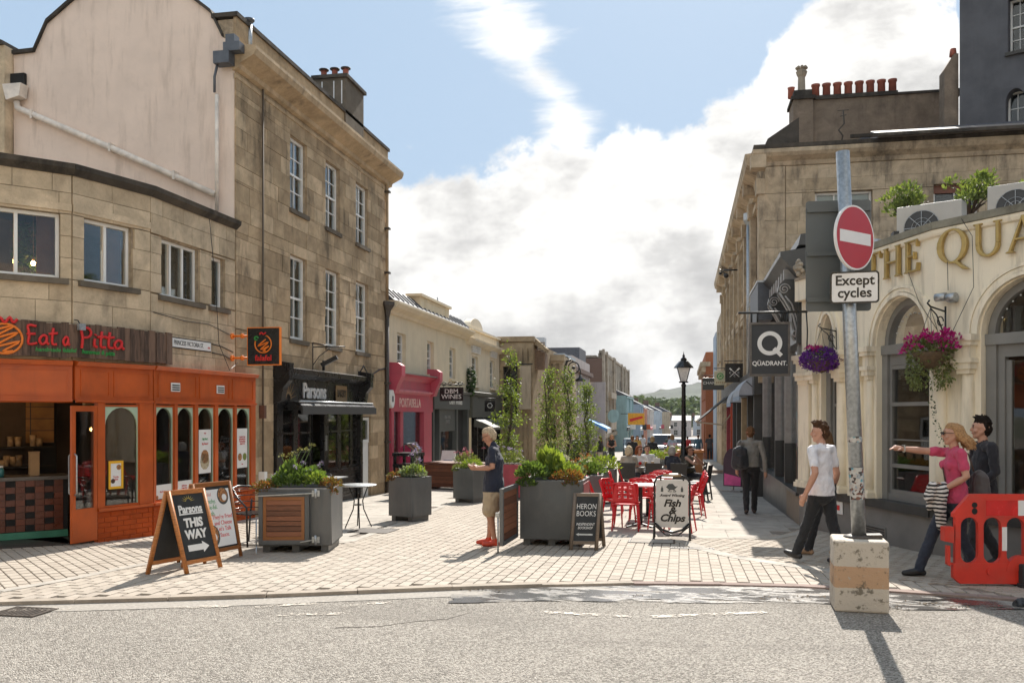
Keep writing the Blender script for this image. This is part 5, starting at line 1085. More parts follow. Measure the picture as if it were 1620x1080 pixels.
# ------------------------------------------------------------------ right side: the cream arcaded pub
M_pub = mat('pub_cream', (.85, .765, .60), .7, .05, 1.2, bump=.16, bscale=12, streak=.34, dirtc=(.16, .13, .09), dirt=.06)
M_pubgrey = mat('pub_grey', (.21, .205, .19), .5, .1, 3, bump=.05)
M_plinth = mat('pub_plinth', (.20, .19, .175), .7, .15, 2, bump=.15, dirt=.2, dirtc=(.07, .065, .06))
M_sillst = mat('dark_stone_sill', (.06, .056, .05), .8, .2, 6, bump=.2)
M_lich = stone('lichen_coping', [(.14, .14, .11), (.26, .25, .20), (.19, .18, .14)], soot=.5, rnd=.05, soot_lo=.5)
Q = [(2.05, 16.2), (2.6, 14.76), (3.32, 12.72), (5.6, 9.9)]
PB = thing('corner_pub', 'cream arcaded corner pub with grey joinery and curved parapet', 'building', (3.2, 13.2, -.1)); PI_ = PB.matrix_world.inverted()
def pf(i, off=0.0):
    a, b_ = Q[i], Q[i+1]; return PI_ @ LL(a, b_) @ T3(0, -off, 0), math.hypot(b_[0]-a[0], b_[1]-a[1])
SPR = 2.8; arches = {0: [(.66, 1.14, .62)], 1: [(.75, 2.04, None)], 2: [(.66, 1.98, None), (2.55, 3.5, None)]}
chains = lambda: None
for i in range(3):
    F, L = pf(i); A = arches[i]; mb = MB(F); tops = []
    ops_ = [(a, b_, -.3, SPR) for a, b_, _ in A]
    wallmb(mb, 0, L, .42, SPR, [(a, b_, .42, SPR) for a, b_, _ in A], 0, .3)
    x = 0
    for a, b_, r_ in A:
        mb.box(x, a, 0, .45, SPR, 4.16); rz_ = r_ or (b_-a)/2; cx = (a+b_)/2
        pts = arc(cx, SPR, (b_-a)/2, rz_, 180, 0, 18); mb.strip([(p[0], 4.16) for p in pts], pts, 0, .3); x = b_
    mb.box(x, L, 0, .45, SPR, 4.16); mb.build('wall', M_pub, PB)
    pp = MB(F); pp.prismx([(.0, 4.14), (-.035, 4.16), (-.05, 4.2), (-.05, 4.24), (.45, 4.24), (.45, 4.14)][::-1], -.01, L+.01); pp.build('string_course', M_pub, PB)
    pp = MB(F); pp.prismx([(-.02, 4.24), (-.07, 4.25), (-.08, 4.34), (.5, 4.34), (.5, 4.24)][::-1], -.03, L+.03); pp.build('coping', M_lich, PB)
    pl_ = MB(F); pl_.box(0 if i else -.02, L, -.04, .4, -.4, .40); pl_.build('plinth', M_plinth, PB)
    MB(F).box(0, L, -.10, .4, .40, .52).build('sill_band', M_sillst, PB)
    for a, b_, r_ in A:
        cx = (a+b_)/2; r = (b_-a)/2; q = r_ or r
        for k, (w, y0, y1) in enumerate(((.045, -.06, -.001), (.05, -.035, -.001), (.04, -.05, -.001))):
            o0 = .02+k*.055; mm = MB(F); mm.strip(arc(cx, SPR, r+o0+w, q+o0+w, 180, 0, 20), arc(cx, SPR, r+o0, q+o0, 180, 0, 20), y0, y1); mm.build('arch_moulding', M_pub, PB)
        # grey joinery set back in the arch
        d = .13; fr = MB(F); door = (i == 2)
        zb = .52 if not door else -.1
        fr.strip(arc(cx, SPR, r-.005, q-.005, 180, 0, 18), arc(cx, SPR, r-.10, q-.10, 180, 0, 18), d, d+.1)
        fr.box(a+.003, a+.14, d-.04, d+.1, zb, SPR-.06); fr.box(b_-.14, b_-.003, d-.04, d+.1, zb, SPR-.06); fr.box(a+.003, b_-.003, d-.06, d+.1, SPR-.14, SPR)
        fr.box(a+.14, b_-.14, d, d+.1, SPR-.3, SPR-.14); fr.box(a+.14, b_-.14, d-.02, d+.1, zb, zb+.1)
        o = fr.build('window' if not door else 'door_frame', M_pubgrey, PB)
        g0, g1 = a+.14, b_-.14
        ip = MB(F); ip.poly([(x_, d+.06, z_) for x_, z_ in arc(cx, SPR, r-.1, q-.1, 180, 0, 18)]); ip.build('fanlight_pane', M_shopglass, o, fix=False)
        if not door:
            sb = MB(F); zm = 1.62
            sb.box(g0, g0+.06, d+.0, d+.08, zb+.1, SPR-.3); sb.box(g1-.06, g1, d, d+.08, zb+.1, SPR-.3)
            for z_ in (zb+.1, 1.0, 1.9, SPR-.36): sb.box(g0+.06, g1-.06, d+.002, d+.07, z_, z_+.055)
            if i == 1: sb.box(g0+.06, g1-.06, d+.02, d+.05, 1.4, 1.418)
            sb.build('sash', M_pubgrey, o); piece('pane', M_shopglass, o, g0+.06, g1-.06, d+.035, d+.041, zb+.15, 1.9, F); piece('pane', M_shopglass, o, g0+.06, g1-.06, d+.045, d+.051, 1.955, SPR-.36, F)
        else:
            sb = MB(F); sb.box(g0, g0+.09, d, d+.08, zb+.1, SPR-.3); sb.box(g0+.09, g0+.16, d+.03, d+.09, zb+.1, SPR-.34); sb.box(g1-.09, g1, d, d+.08, zb+.1, SPR-.3); sb.box((g0+g1)/2-.03, (g0+g1)/2+.03, d+.03, d+.09, zb+.1, SPR-.34); sb.build('door_leaf', M_pubgrey, o); piece('pane', M_shopglass, o, g0+.16, g1-.09, d+.05, d+.056, zb+.2, SPR-.35, F)
            mb = MB(F)
            for an in range(14, 170, 13): mb.ball((cx+(r-.14)*math.cos(R(an)), d+.03, SPR+(q-.14)*math.sin(R(an))), .012, nu=6, nv=4)
            mb.build('fairy_lights', M_print, o)
        if i == 1:
            mb = MB(F); mb.strip(arc(cx+.1, SPR+.0, r*.82, q*.62, 165, 40, 12), arc(cx+.1, SPR, r*.74, q*.56, 165, 40, 12), d+.09, d+.12); mb.strip(arc(cx-.35, SPR+.0, r*.5, q*.55, 170, 20, 8), arc(cx-.35, SPR, r*.42, q*.48, 170, 20, 8), d+.09, d+.12); mb.build('fanlight_tracery', M_pubgrey, o)
            mb = MB(F)
            for an in range(30, 160, 14): mb.ball((cx+(r-.2)*math.cos(R(an)), d+.05, SPR+(q-.22)*math.sin(R(an))), .011, nu=6, nv=4)
            mb.build('fairy_lights', M_print, o)
            MB(F).box(g0+.08, g1-.2, d+.055, d+.065, 2.0, SPR-.37).build('menu_board', M_blackp, o)
            text('THE SPECIALS\nFISH    CHIPS\nPIE    SALAD', .075, F @ T3((g0+g1)/2-.06, d+.053, 2.22), M_galv, o, depth=.0008)
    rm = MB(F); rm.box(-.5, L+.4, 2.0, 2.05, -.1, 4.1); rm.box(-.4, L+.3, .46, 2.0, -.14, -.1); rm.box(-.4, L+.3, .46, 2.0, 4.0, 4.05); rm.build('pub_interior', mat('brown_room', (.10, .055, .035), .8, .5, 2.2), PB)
MB(PI_).prismz([(2.1, 16.15), (2.62, 14.8), (3.36, 12.75), (5.6, 9.95), (10, 9.95), (10, 23.5), (2.4, 23.5), (2.4, 16.15)], 4.08, 4.13).build('flat_roof', M_lead, PB)
MB(PI_).box(2.2, 2.6, 16.0, 16.18, -.4, 4.3).build('end_wall', M_pub, PB)
RC = MB(pf(1)[0]); 
def column(i, u0, u1, flat=False):
    F, L = pf(i); w = (u1-u0)/2; c = (u0+u1)/2; dp = .06 if flat else w
    mb = MB(F)
    if flat: mb.box(u0, u1, -.07, 0, .64, 2.32)
    else: mb.lathe([(w*1.0, .64), (w*.98, 1.2), (w*.86, 2.2), (w*.86, 2.3)], c, -.02, 14)
    o = mb.build('column', M_pub, PB)
    mb = MB(F)
    for k, (e, z0, z1) in enumerate(((.0, 2.3, 2.36), (.03, 2.36, 2.44), (.05, 2.44, 2.5), (.015, 2.5, 2.66), (.05, 2.66, 2.72), (.07, 2.72, 2.8))): mb.box(u0-e, u1+e, -dp-.03-e, -.001, z0, z1)
    mb.build('capital', M_pub, o); mb = MB(F); mb.box(u0-.045, u1+.045, -dp-.075, -.001, .52, .60); mb.box(u0-.02, u1+.02, -dp-.05, -.001, .60, .64); mb.build('column_base', M_pub, o)
column(0, -.0, .36, True); column(0, .44, .58); column(0, 1.26, 1.44); column(1, .24, .4); column(1, .56, .68); column(2, .03, .19); column(2, .4, .58); column(2, 2.1, 2.4)
lf_ = MB(pf(0)[0]); lf_.box(-.02, .42, -.12, 0, 3.75, 4.1); lf_.build('pier_cap', M_pub, PB); carv = MB(pf(0)[0])
for k in range(26): a = random.uniform(0, 6.3); r_ = random.uniform(.02, .16); carv.ball((.2+r_*math.cos(a), -.14-random.uniform(0, .06), 4.3+r_*.8*math.sin(a)), random.uniform(.03, .06), nu=7, nv=5)
carv.box(-.0, .4, -.14, 0, 4.1, 4.15); carv.build('carved_corbel', M_deco2, PB)
# gilded serif letters standing on the frieze
def serif(ch):
    B = lambda x0, x1, z0, z1: [(x0, z0), (x1, z0), (x1, z1), (x0, z1)]
    S_ = lambda x: [B(x-.055, x+.055, .04, .96), [(x-.13, 0), (x+.13, 0), (x+.06, .06), (x-.06, .06)], [(x-.06, .94), (x+.06, .94), (x+.13, 1), (x-.13, 1)]]
    if ch == 'T': return S_(.38)+[B(.0, .76, .93, 1.001), [(0, .93), (.06, .93), (.0, .74)], [(.70, .93), (.76, .93), (.76, .74)]], .84
    if ch == 'H': return S_(.15)+S_(.68)+[B(.2, .63, .47, .53)], .92
    if ch == 'E': return S_(.15)+[B(.2, .58, .94, 1.001), B(.2, .46, .47, .53), B(.2, .6, -.001, .06), [(.52, .95), (.58, .95), (.58, .76), (.55, .76)], [(.43, .38), (.47, .38), (.47, .62), (.43, .62)], [(.54, .05), (.6, .05), (.62, .26), (.58, .26)]], .74
    if ch == 'A': return [[(.02, .03), (.10, .03), (.44, 1.0), (.38, 1.0)], [(.60, .03), (.74, .03), (.46, 1.0), (.36, 1.0)], B(.2, .62, .33, .39), [(-.06, 0), (.2, 0), (.14, .05), (.0, .05)], [(.53, 0), (.84, 0), (.78, .05), (.6, .05)]], .86
    if ch == 'U': return ['U'], .88
    return [], .9
def letter(ch, F, u, z, s, par, wx=1.0):
    mb = MB(F @ T3(u, 0, z) @ MX.Diagonal((wx, 1, 1, 1))); polys, adv = serif(ch) if ch != 'Q' else ([], .98)
    for p in polys:
        if p == 'U':
            mb.strip([(s*x, s*y) for x, y in arc(.42, .36, .33, .36, 180, 360, 14)], [(s*x, s*y) for x, y in arc(.43, .38, .22, .30, 180, 360, 14)], -.07, -.012)
            mb.box(s*.09, s*.205, -.072, -.013, s*.36, s*.97); mb.box(s*.655, s*.75, -.072, -.013, s*.36, s*.97); mb.box(s*.02, s*.28, -.071, -.0125, s*.95, s); mb.box(s*.58, s*.82, -.071, -.0125, s*.95, s)
        else: mb.prism([(s*x, s*y) for x, y in p], -.07-.001*polys.index(p), -.012)
    if ch == 'Q':
        n = 22; mb.strip([(s*x, s*y) for x, y in arc(.46, .5, .46, .52, 0, 360, n)], [(s*x, s*y) for x, y in arc(.46, .5, .30, .46, 0, 360, n)], -.07, -.012)
        mb.prism([(s*x, s*y) for x, y in ((.40, .02), (.6, -.06), (.78, -.24), (.98, -.26), (.9, -.2), (.74, -.08), (.62, .06))], -.0705, -.0125)
    mb.build('letter', M_gold, par, bev=.008); return adv*s*wx
FT = thing('fascia_lettering', 'raised gilded serif capitals along the pub frieze', 'lettering', PB.matrix_world)
F, L = pf(1); u_ = .52
for ch in 'THE': u_ += letter(ch, F, u_, 3.75, .44, FT, 1.28)*1.02
F, L = pf(2); u_ = .07
for ch, z_ in (('Q', 3.76), ('U', 3.76), ('A', 3.76)): u_ += letter(ch, F, u_, z_, .44, FT, 1.08)*1.1
PL = lambda i, u_, y, z: PB.matrix_world @ pf(i)[0] @ V((u_, y, z))
# fittings on the pub
fl = thing('floodlight', 'twin brushed metal floodlight between the two larger pub arches', 'floodlight', PB.matrix_world @ pf(2)[0] @ T3(.3, 0, 3.32))
mb = MB(); mb.cyl((-.2, -.12, .0), (-.06, -.1, .0), .055); mb.cyl((-.04, -.1, -.02), (.08, -.1, -.02), .06); mb.build('lamp_body', M_galv, fl); MB().cyl((0, -.12, -.04), (0, 0, -.04), .045).build('mount', M_galv, fl)
for k, pts in enumerate(([(2, .45, 4.3), (2, .60, 4.05), (2, .62, 3.4), (2, .32, 2.85)], [(1, 1.7, 3.75), (1, 1.95, 3.3), (2, .1, 2.9)], [(2, .25, 3.78), (2, .26, 3.4)])):
    c = MB(); c.tube([PL(i, u_, -.09, z) for i, u_, z in pts], .004, 6); tag(c.build('cable', M_black), ['black cable dropping past the gilded round letter to the bracket', 'thin cable draped from the frieze to the hanging basket', 'short thin wire above the twin floodlight'][k], 'cable')
AL = simple('notice_plate', 'small white notice plate on the pub plinth near the walking youth', 'notice', PB.matrix_world @ pf(0)[0] @ T3(1.3, -.05, .28), [('plate', M_print, lambda mb: mb.box(-.12, .12, -.01, 0, -.1, .1)), ('symbol', M_red, lambda mb: mb.box(-.04, .04, -.014, -.0105, -.04, .04))])
GV = thing('air_vent', 'grey louvred vent low in the pub plinth', 'vent', PB.matrix_world @ pf(1)[0] @ T3(.75, -.045, .02)); MB().box(-.33, .33, -.012, 0, -.1, .1).build('frame', M_plinth, GV)
for k in range(5): piece('louvre', M_sillst, GV, -.31, .31, -.022, -.0125, -.09+k*.038, -.072+k*.038)
FSIG = T3(0, 0, 0)
# hanging pub sign with the big round letter
HQ = thing('hanging_sign', 'large framed dark sign with big pale round letter over a name', 'sign', T3(1.46, 15.7, 2.89))
MB().box(-.30, .30, -.03, .03, -.42, .42).build('board', mat('sign_charcoal', (.035, .037, .04), .6, .1), HQ); mb = MB()
for q in ((-.335, .335, -.46, -.42), (-.335, .335, .42, .46), (-.335, -.30, -.42, .42), (.30, .335, -.42, .42)): mb.box(q[0], q[1], -.045, .045, q[2], q[3])
mb.build('frame', mat('weathered_frame', (.12, .105, .09), .6, .3, 8), HQ); mb = MB(); mb.cyl((-.52, 0, .63), (.62, 0, .63), .02); [mb.cyl((x, 0, .46), (x, 0, .63), .016) for x in (-.3, -.2, .2, .3)]; mb.tube([(.6, 0, .63), (.62, 0, .3), (.6, 0, -.3)], .012); mb.build('arm', M_black, HQ)
mb = MB(); mb.strip(arc(0, .1, .205, .205, 0, 360, 40), arc(0, .1, .135, .135, 0, 360, 40), -.04, -.031); mb.prism([(.045, -.01), (.09, .035), (.215, -.09), (.17, -.135)], -.0405, -.031); mb.build('letter', M_print, HQ)
text('QÜADRANT.', .105, T3(0, -.033, -.245), M_print, HQ, depth=.002, bold=.002, sx=.95)

# ------------------------------------------------------------------ grey shop with carved brackets, then the stone terrace
RF = frame((2.1, 0, 0), ux=(0, -1))
M_silv = mat('silvered_pilaster', (.36, .35, .335), .5, .15, 8, dirt=.25, dirtc=(.12, .12, .12))
GS = thing('bracketed_shop', 'charcoal single-storey shopfront with deep cornice and carved scroll brackets', 'shopfront', RF @ T3(-20, 0, 0)); Fi = T3(20, 0, 0)
mb = MB(Fi); mb.prismx([(.2, 4.2), (-.1, 4.25), (-.33, 4.5), (-.40, 4.58), (-.40, 4.66), (.3, 4.75)][::-1], -23.7, -16.3); mb.prismx([(.25, 4.75), (-.1, 4.76), (-.06, 4.95), (.25, 4.98)][::-1], -23.7, -16.25); mb.build('cornice', M_char, GS)
mb = MB(Fi); mb.prismx([(.1, 3.0), (-.12, 3.05), (-.05, 4.25), (.1, 4.25)][::-1], -23.7, -16.4); mb.build('fascia', M_char, GS)
mb = MB(Fi)
for i in range(16): u_ = -23.4+i*.44; mb.box(u_, u_+.14, -.3, -.08, 4.18, 4.4)
mb.build('dentils', M_silv, GS, kind='stuff')
def scroll(u_):
    mb = MB(Fi)
    prof = [(-.02, 4.2), (-.3, 4.2), (-.4, 4.1), (-.42, 3.98), (-.36, 3.88), (-.26, 3.86), (-.2, 3.7), (-.18, 3.45), (-.14, 3.3), (-.18, 3.2), (-.12, 3.1), (-.02, 3.06)]
    mb.prismx(prof[::-1], u_, u_+.24); o = mb.build('bracket', M_char, GS)
    sp = MB(Fi)
    for s in (u_-.012, u_+.252):
        pts = [(s, -.31+.1*(1-a/14)*math.cos(a), 4.02+.1*(1-a/14)*math.sin(a)) for a in np.linspace(0, 12, 40)]; sp.tube(pts, .014, 6)
        sp.tube([(s, -.40, 3.96), (s, -.3, 3.8), (s, -.16, 3.55), (s, -.1, 3.3), (s, -.12, 3.15)], .02, 6); sp.tube([(s, -.3, 3.9), (s, -.18, 3.75), (s, -.1, 3.5), (s, -.05, 3.2)], .016, 6); sp.tube([(s, -.12+.05*math.cos(a), 3.22+.05*math.sin(a)) for a in np.linspace(0, 5.5, 12)], .014, 6)
    sp.build('scrollwork', M_silv, o)
for u_ in (-16.75, -18.6, -20.5, -23.5): scroll(u_)
cols = [-23.6, -20.5, -18.6, -16.6]
mb = MB(Fi); mb.box(-23.7, -16.3, -.06, .2, -.6, .34); mb.box(-23.7, -16.3, -.14, .1, .34, .40); mb.build('stall_riser', M_char, GS)
MB(Fi).box(-18.4, -16.35, -.065, -.061, -.2, .3).build('riser_panel', mat('beige_panel', (.24, .20, .15), .6), GS)
for k, u_ in enumerate(cols): MB(Fi).box(u_-.06, u_+.06, -.08, .1, .40, 1.2).build('pilaster_base', M_char, GS); mb = MB(Fi); mb.box(u_-.05, u_+.05, -.06, .1, 1.2, 3.05); mb.box(u_-.02, u_+.02, -.08, -.0605, 1.2, 3.0); mb.build('pilaster', M_silv, GS)
for a, b_ in zip(cols, cols[1:]): piece('pane', M_glass, GS, a+.09, b_-.09, .03, .036, .40, 3.0, Fi)
mb = MB(Fi); mb.box(-23.7, -16.3, 1.2, 1.25, -.6, 4.2); mb.box(-23.7, -16.3, .2, 1.2, 4.1, 4.15); mb.build('shop_interior', M_dark, GS)
simple('parapet_box', 'pale grey square lead box on the edge of the bracketed cornice', 'box', T3(1.72, 19.6, 4.35), [('box', M_lead, lambda mb: mb.box(-.14, .16, 0, 2.2, -.55, .25)), ('lid', M_galv, lambda mb: mb.box(-.16, .18, -.02, 2.22, .25, .29))])
# end wall of the terrace, facing the pub roof
TE = thing('stone_terrace', 'long stone terrace with deep cornice, its end wall facing the pub roof', 'building', (2.1, 23.9, 0)); TEI = TE.matrix_world.inverted()
FE = MX.Identity(4); eo = [(1.25, 2.65, 6.0, 7.5), (4.1, 5.15, 6.2, 7.56), (7.0, 8.0, 6.2, 7.5)]
mb = MB(FE); wallmb(mb, 0, 9, -.8, 8.4, eo, 0, .4); mb.build('wall', M_mort, TE); courses(TE, FE, M_ash3, .52, 9, 4.3, 8.2, eo, .36, .6, 1.3, .035, .005, cap=150, proud=.006)
for z_ in np.arange(4.0, 8.2, .7): piece('quoin', M_ash3, TE, .0, .5, -.07, -.0005, z_+.004, z_+.695, FE)
mb = MB(FE); mb.prismx([(0, 8.2), (-.06, 8.22), (-.1, 8.32), (-.26, 8.42), (-.32, 8.5), (-.32, 8.6), (.4, 8.7), (.4, 8.2)][::-1], -.32, 9.2); mb.build('cornice', M_ash3, TE); MB(FE).box(-.3, 9.2, -.3, .4, 8.62, 8.72).build('coping', M_soot, TE)
for k, (a, b_, c, d) in enumerate(eo): sash(TE, FE, a, b_, c, d, M_pvc, M_glass, 3 if k == 0 else 2, 1 if k else 2, .12, .06, .03, M_ash3, blind=(M_blind, .25) if k == 0 else None, back=M_dark)
MB(FE).box(4.12, 5.13, .1, .119, 7.35, 7.55).build('timber_lintel', wood('brown_lintel', (.16, .05, .02)), TE)
FS = TEI @ RF; so = []
for k in range(8): u_ = -46+k*2.75; so += [(u_, u_+1.0, 5.6, 7.5), (u_, u_+1.0, 2.9, 4.8)]
mb = MB(FS); wallmb(mb, -47.2, -23.9, -1.4, 8.2, so+[(u_, u_+4, -1.3, 2.3) for u_ in (-46.8, -42, -37.2, -32.4, -28)], 0, .4); mb.build('street_wall', M_ash3, TE)
mb = MB(FS); mb.prismx([(0, 7.9), (-.1, 7.95), (-.16, 8.15), (-.45, 8.3), (-.5, 8.5), (-.5, 8.58), (.4, 8.66), (.4, 7.9)][::-1], -47.2, -23.9); mb.box(-47.2, -23.9, -.1, 0, 5.05, 5.25); mb.build('street_cornice', M_ash3, TE)
for k in range(9):
    u_ = -47.0+k*2.85; mb = MB(FS); mb.box(u_, u_+.36, -.16, 0, 2.6, 7.9); mb.box(u_-.05, u_+.41, -.22, 0, 7.5, 7.9); mb.box(u_+.9, u_+1.3, -.42, -.05, 7.95, 8.28); mb.build('pilaster', M_ash3, TE)
for (a, b_, c, d) in so: sash(TE, FS, a, b_, c, d, M_pvc, M_glass, 2, 4, .15, .06, .02, M_ash3); mb = MB(FS); mb.box(a-.12, b_+.12, -.1, 0, d+.04, d+.2); mb.box(a-.12, a-.002, -.05, 0, c, d); mb.box(b_+.002, b_+.12, -.05, 0, c, d); mb.build('architrave', M_ash3, TE)
MB(FS).box(-47.2, -23.95, .5, .55, -1.4, 8).build('dark_room', M_dark, TE)
mb = MB(FS); mb.prismx([(.0, 8.66), (.5, 8.66), (.5, 9.6), (.25, 9.6)][::-1], -28, -26.4); mb.box(-32.5, -30.6, .0, .9, 8.66, 10.4); mb.box(-40, -38.5, .1, .9, 8.66, 10.2); mb.build('dormer', M_soot, TE)
mb = MB(FE); mb.prism([(-.05, 8.72), (.12, 9.1), (.92, 9.62), (.92, 8.72)], .5, .9); mb.build('gable_shoulder', M_soot, TE)
mb = MB(FS); mb.prismx([(.1, 8.66), (.5, 9.3), (3, 10.2), (3, 8.66)][::-1], -47, -28.9); mb.build('roof', M_slate, TE)
simple('drain_pipe', 'pale lead downpipe on the street side of the stone terrace', 'pipe', T3(1.95, 27.4, 0), [('pipe', M_galv, lambda mb: mb.cyl((0, 0, 2.4), (0, 0, 7.6), .07)), ('hopper', M_galv, lambda mb: mb.lathe([(.07, 7.4), (.16, 7.6), (.16, 7.8)], n=4))])
CS = thing('chimney_stack', 'long rendered chimney wall with eight red pots and stone urn pot', 'chimney', T3(3.28, 28, 9.7) @ MX.Scale(1.15, 4))
M_crend = stone('brown_render', [(.15, .115, .085), (.22, .17, .125), (.19, .145, .105)], soot=.55, rnd=.05, soot_lo=.5)
mb = MB(); mb.box(.5, 3.85, 0, .8, 0, 1.36); mb.build('stack', M_crend, CS); mb = MB(); mb.box(.5, 2.6, -.06, .86, 1.36, 1.46); mb.box(2.6, 4.2, -.04, .84, 1.36, 1.42); mb.build('cap', M_soot, CS)
mb = MB(); mb.box(0, .5, -.12, .8, -.1, 1.36); mb.build('pier', M_crend, CS); mb = MB(); mb.box(-.05, .55, -.18, .86, 1.36, 1.45); mb.box(.02, .48, -.1, .7, 1.45, 1.62); mb.build('pier_cap', M_soot, CS)
for i in range(8): mb = MB(); x = .62+i*.275; mb.lathe([(.105, 1.46), (.095, 1.8), (.115, 1.82), (.115, 1.87), (.08, 1.87)], x, .3, 12); mb.build('chimney_pot', M_pot, CS)
mb = MB(); mb.lathe([(.13, 1.62), (.1, 1.7), (.09, 2.05), (.12, 2.1), (.15, 2.2), (.1, 2.24), (.12, 2.28)], .25, .2, 8); [mb.ball((.25+.12*math.cos(a), .2+.12*math.sin(a), 2.3), .045, nu=6, nv=5) for a in np.arange(0, 6.2, .78)]; mb.build('urn_pot', M_deco2, CS)
mb = MB(); mb.lathe([(.09, 1.62), (.085, 1.85), (.1, 1.9)], .02, .5, 10); mb.build('chimney_pot', M_pot, CS)
simple('tv_aerial', 'small bent aerial on the terrace end coping', 'aerial', T3(4.0, 24.0, 8.7), [('mast', M_soot, lambda mb: (mb.tube([(0, 0, 0), (.05, 0, .25), (-.05, 0, .4), (.08, 0, .55), (.06, 0, .9)], .022, 6),)), ('array', M_soot, lambda mb: (mb.cyl((-.08, 0, .9), (.2, 0, .9), .012, n=5), mb.cyl((-.02, 0, .75), (.14, 0, .78), .012, n=5)))])
simple('street_camera', 'black camera arm jutting from the stone terrace over the street', 'camera', T3(1.6, 33, 6.9), [('arm', M_black, lambda mb: (mb.cyl((.4, 0, .1), (-.15, 0, .1), .03), mb.cyl((-.05, 0, -.05), (-.3, 0, .15), .02))), ('dome', M_black, lambda mb: (mb.ball((-.05, 0, -.1), .09), mb.ball((-.25, 0, .0), .06)))])
# lean-to with light slates, dark grey house behind
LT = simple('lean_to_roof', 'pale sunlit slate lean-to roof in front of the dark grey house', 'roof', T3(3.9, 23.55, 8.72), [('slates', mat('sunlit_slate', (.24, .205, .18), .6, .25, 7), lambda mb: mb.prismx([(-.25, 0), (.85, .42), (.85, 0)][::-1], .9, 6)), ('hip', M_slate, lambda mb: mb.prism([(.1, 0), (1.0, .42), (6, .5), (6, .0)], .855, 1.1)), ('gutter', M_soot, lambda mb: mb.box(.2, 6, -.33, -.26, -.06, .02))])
M_gh = mat('dark_grey_render', (.095, .095, .102), .9, .2, 1.6, bump=.35, bscale=10, streak=.18, dirtc=(.14, .14, .15))
GH = thing('grey_house', 'tall dark grey rendered house with arched sash rising behind the pub', 'house', (7.3, 25.6, 8))
go = [(1.1, 1.55, .55, 2.2), (1.15, 1.6, 3.15, 4.6)]
F = T3(0, 0, 0) @ rz(-30); mb = MB(F); wallmb(mb, 0, 5, -2, 6.5, go, 0, .5); mb.build('wall', M_gh, GH)
mb = MB(F); mb.box(0, .05, .5, 5, -2, 6.5); mb.build('side_wall', M_gh, GH)
for (a, b_, c, d) in go: sash(GH, F, a, b_, c, d, M_pvc, M_glass, 2, 4, .3, .05, .02, M_sillst, back=M_dark)
mb = MB(F); a, b_, c, d = go[0]; mb.strip([(x, d+.02) for x, _ in arc((a+b_)/2, d-.3, .225, .3, 180, 0, 12)], arc((a+b_)/2, d-.3, .222, .3, 180, 0, 12), 0, .45); mb.build('arch_head', M_gh, GH)
mb = MB(); mb.box(-.35, .0, .1, .6, 0, 3.1); mb.prism([(-.35, 3.1), (.0, 3.1), (.0, 3.5), (-.1, 3.5)], .1, .6); mb.build('pier', M_crend, GH)
mb = MB(); mb.lathe([(.1, 3.5), (.08, 3.7)], -.08, .3, 10); mb.build('chimney_pot', M_pot, GH)

# ------------------------------------------------------------------ right side further down
def rfront(name, label, X, Y0, Y1, g, zt, m, wz, **k):
    return front(name, label, 'building', frame((X, 0, 0), ux=(0, -1)), -Y1, -Y0, g, zt, m, [(-b_, -a, c, d) for a, b_, c, d in wz], **k)
rfront('stone_house', 'second stone house stepping down the right pavement beyond the terrace', 2.0, 47.4, 54, -1.4, 7.2, M_ash3, [(48.2, 49.2, 4.6, 6.4), (50.8, 51.8, 4.6, 6.4), (48.2, 49.2, 1.9, 3.6), (50.8, 51.8, 1.9, 3.6)])
rfront('blue_house', 'slim pale blue house edge beyond the stone houses', 1.95, 54.2, 59, -1.6, 6.7, M_paleblue, [(55, 56, 3.8, 5.6), (57, 58, 3.8, 5.6)])
OB, Fi = rfront('brick_house', 'orange brick house with corbelled stone cornice down the street', 1.5, 60, 74, -1.9, 5.9, mat('orange_brickwork', (.33, .11, .045), .9, .2, 14), [(61, 62, 2.8, 4.6), (64, 65, 2.8, 4.6), (68, 69, 2.8, 4.6), (61, 65, -1, 1.3)])
mb = MB(Fi); mb.box(-74, -59.9, -.35, .3, 4.95, 5.25); [mb.box(-74+i*.8, -73.6+i*.8, -.25, 0, 4.6, 4.95) for i in range(18)]; mb.build('cornice', M_ash3, OB)
mb = MB(); 
for k, (Y, X, zt, m_, lab) in enumerate(((76, 1.7, 3.5, M_whiter, 'white rendered shop house past the orange brick one'), (90, 2.2, 3.0, M_beige, 'beige shop house near the bend on the right pavement'), (106, 3, 2.6, M_pale, 'pale pink house near the street end on the right pavement'), (124, 4, 2.2, M_whiter, 'small white house at the street end on the right pavement'))):
    rfront('far_house', lab, X, Y, Y+14, gz(Y)-.4, zt, m_, [(Y+1+3*i, Y+2.2+3*i, gz(Y)+3, zt-.4) for i in range(4)]+[(Y+1+4.2*i, Y+4+4.2*i, gz(Y)+.3, gz(Y)+2.4) for i in range(3)], rows=2)
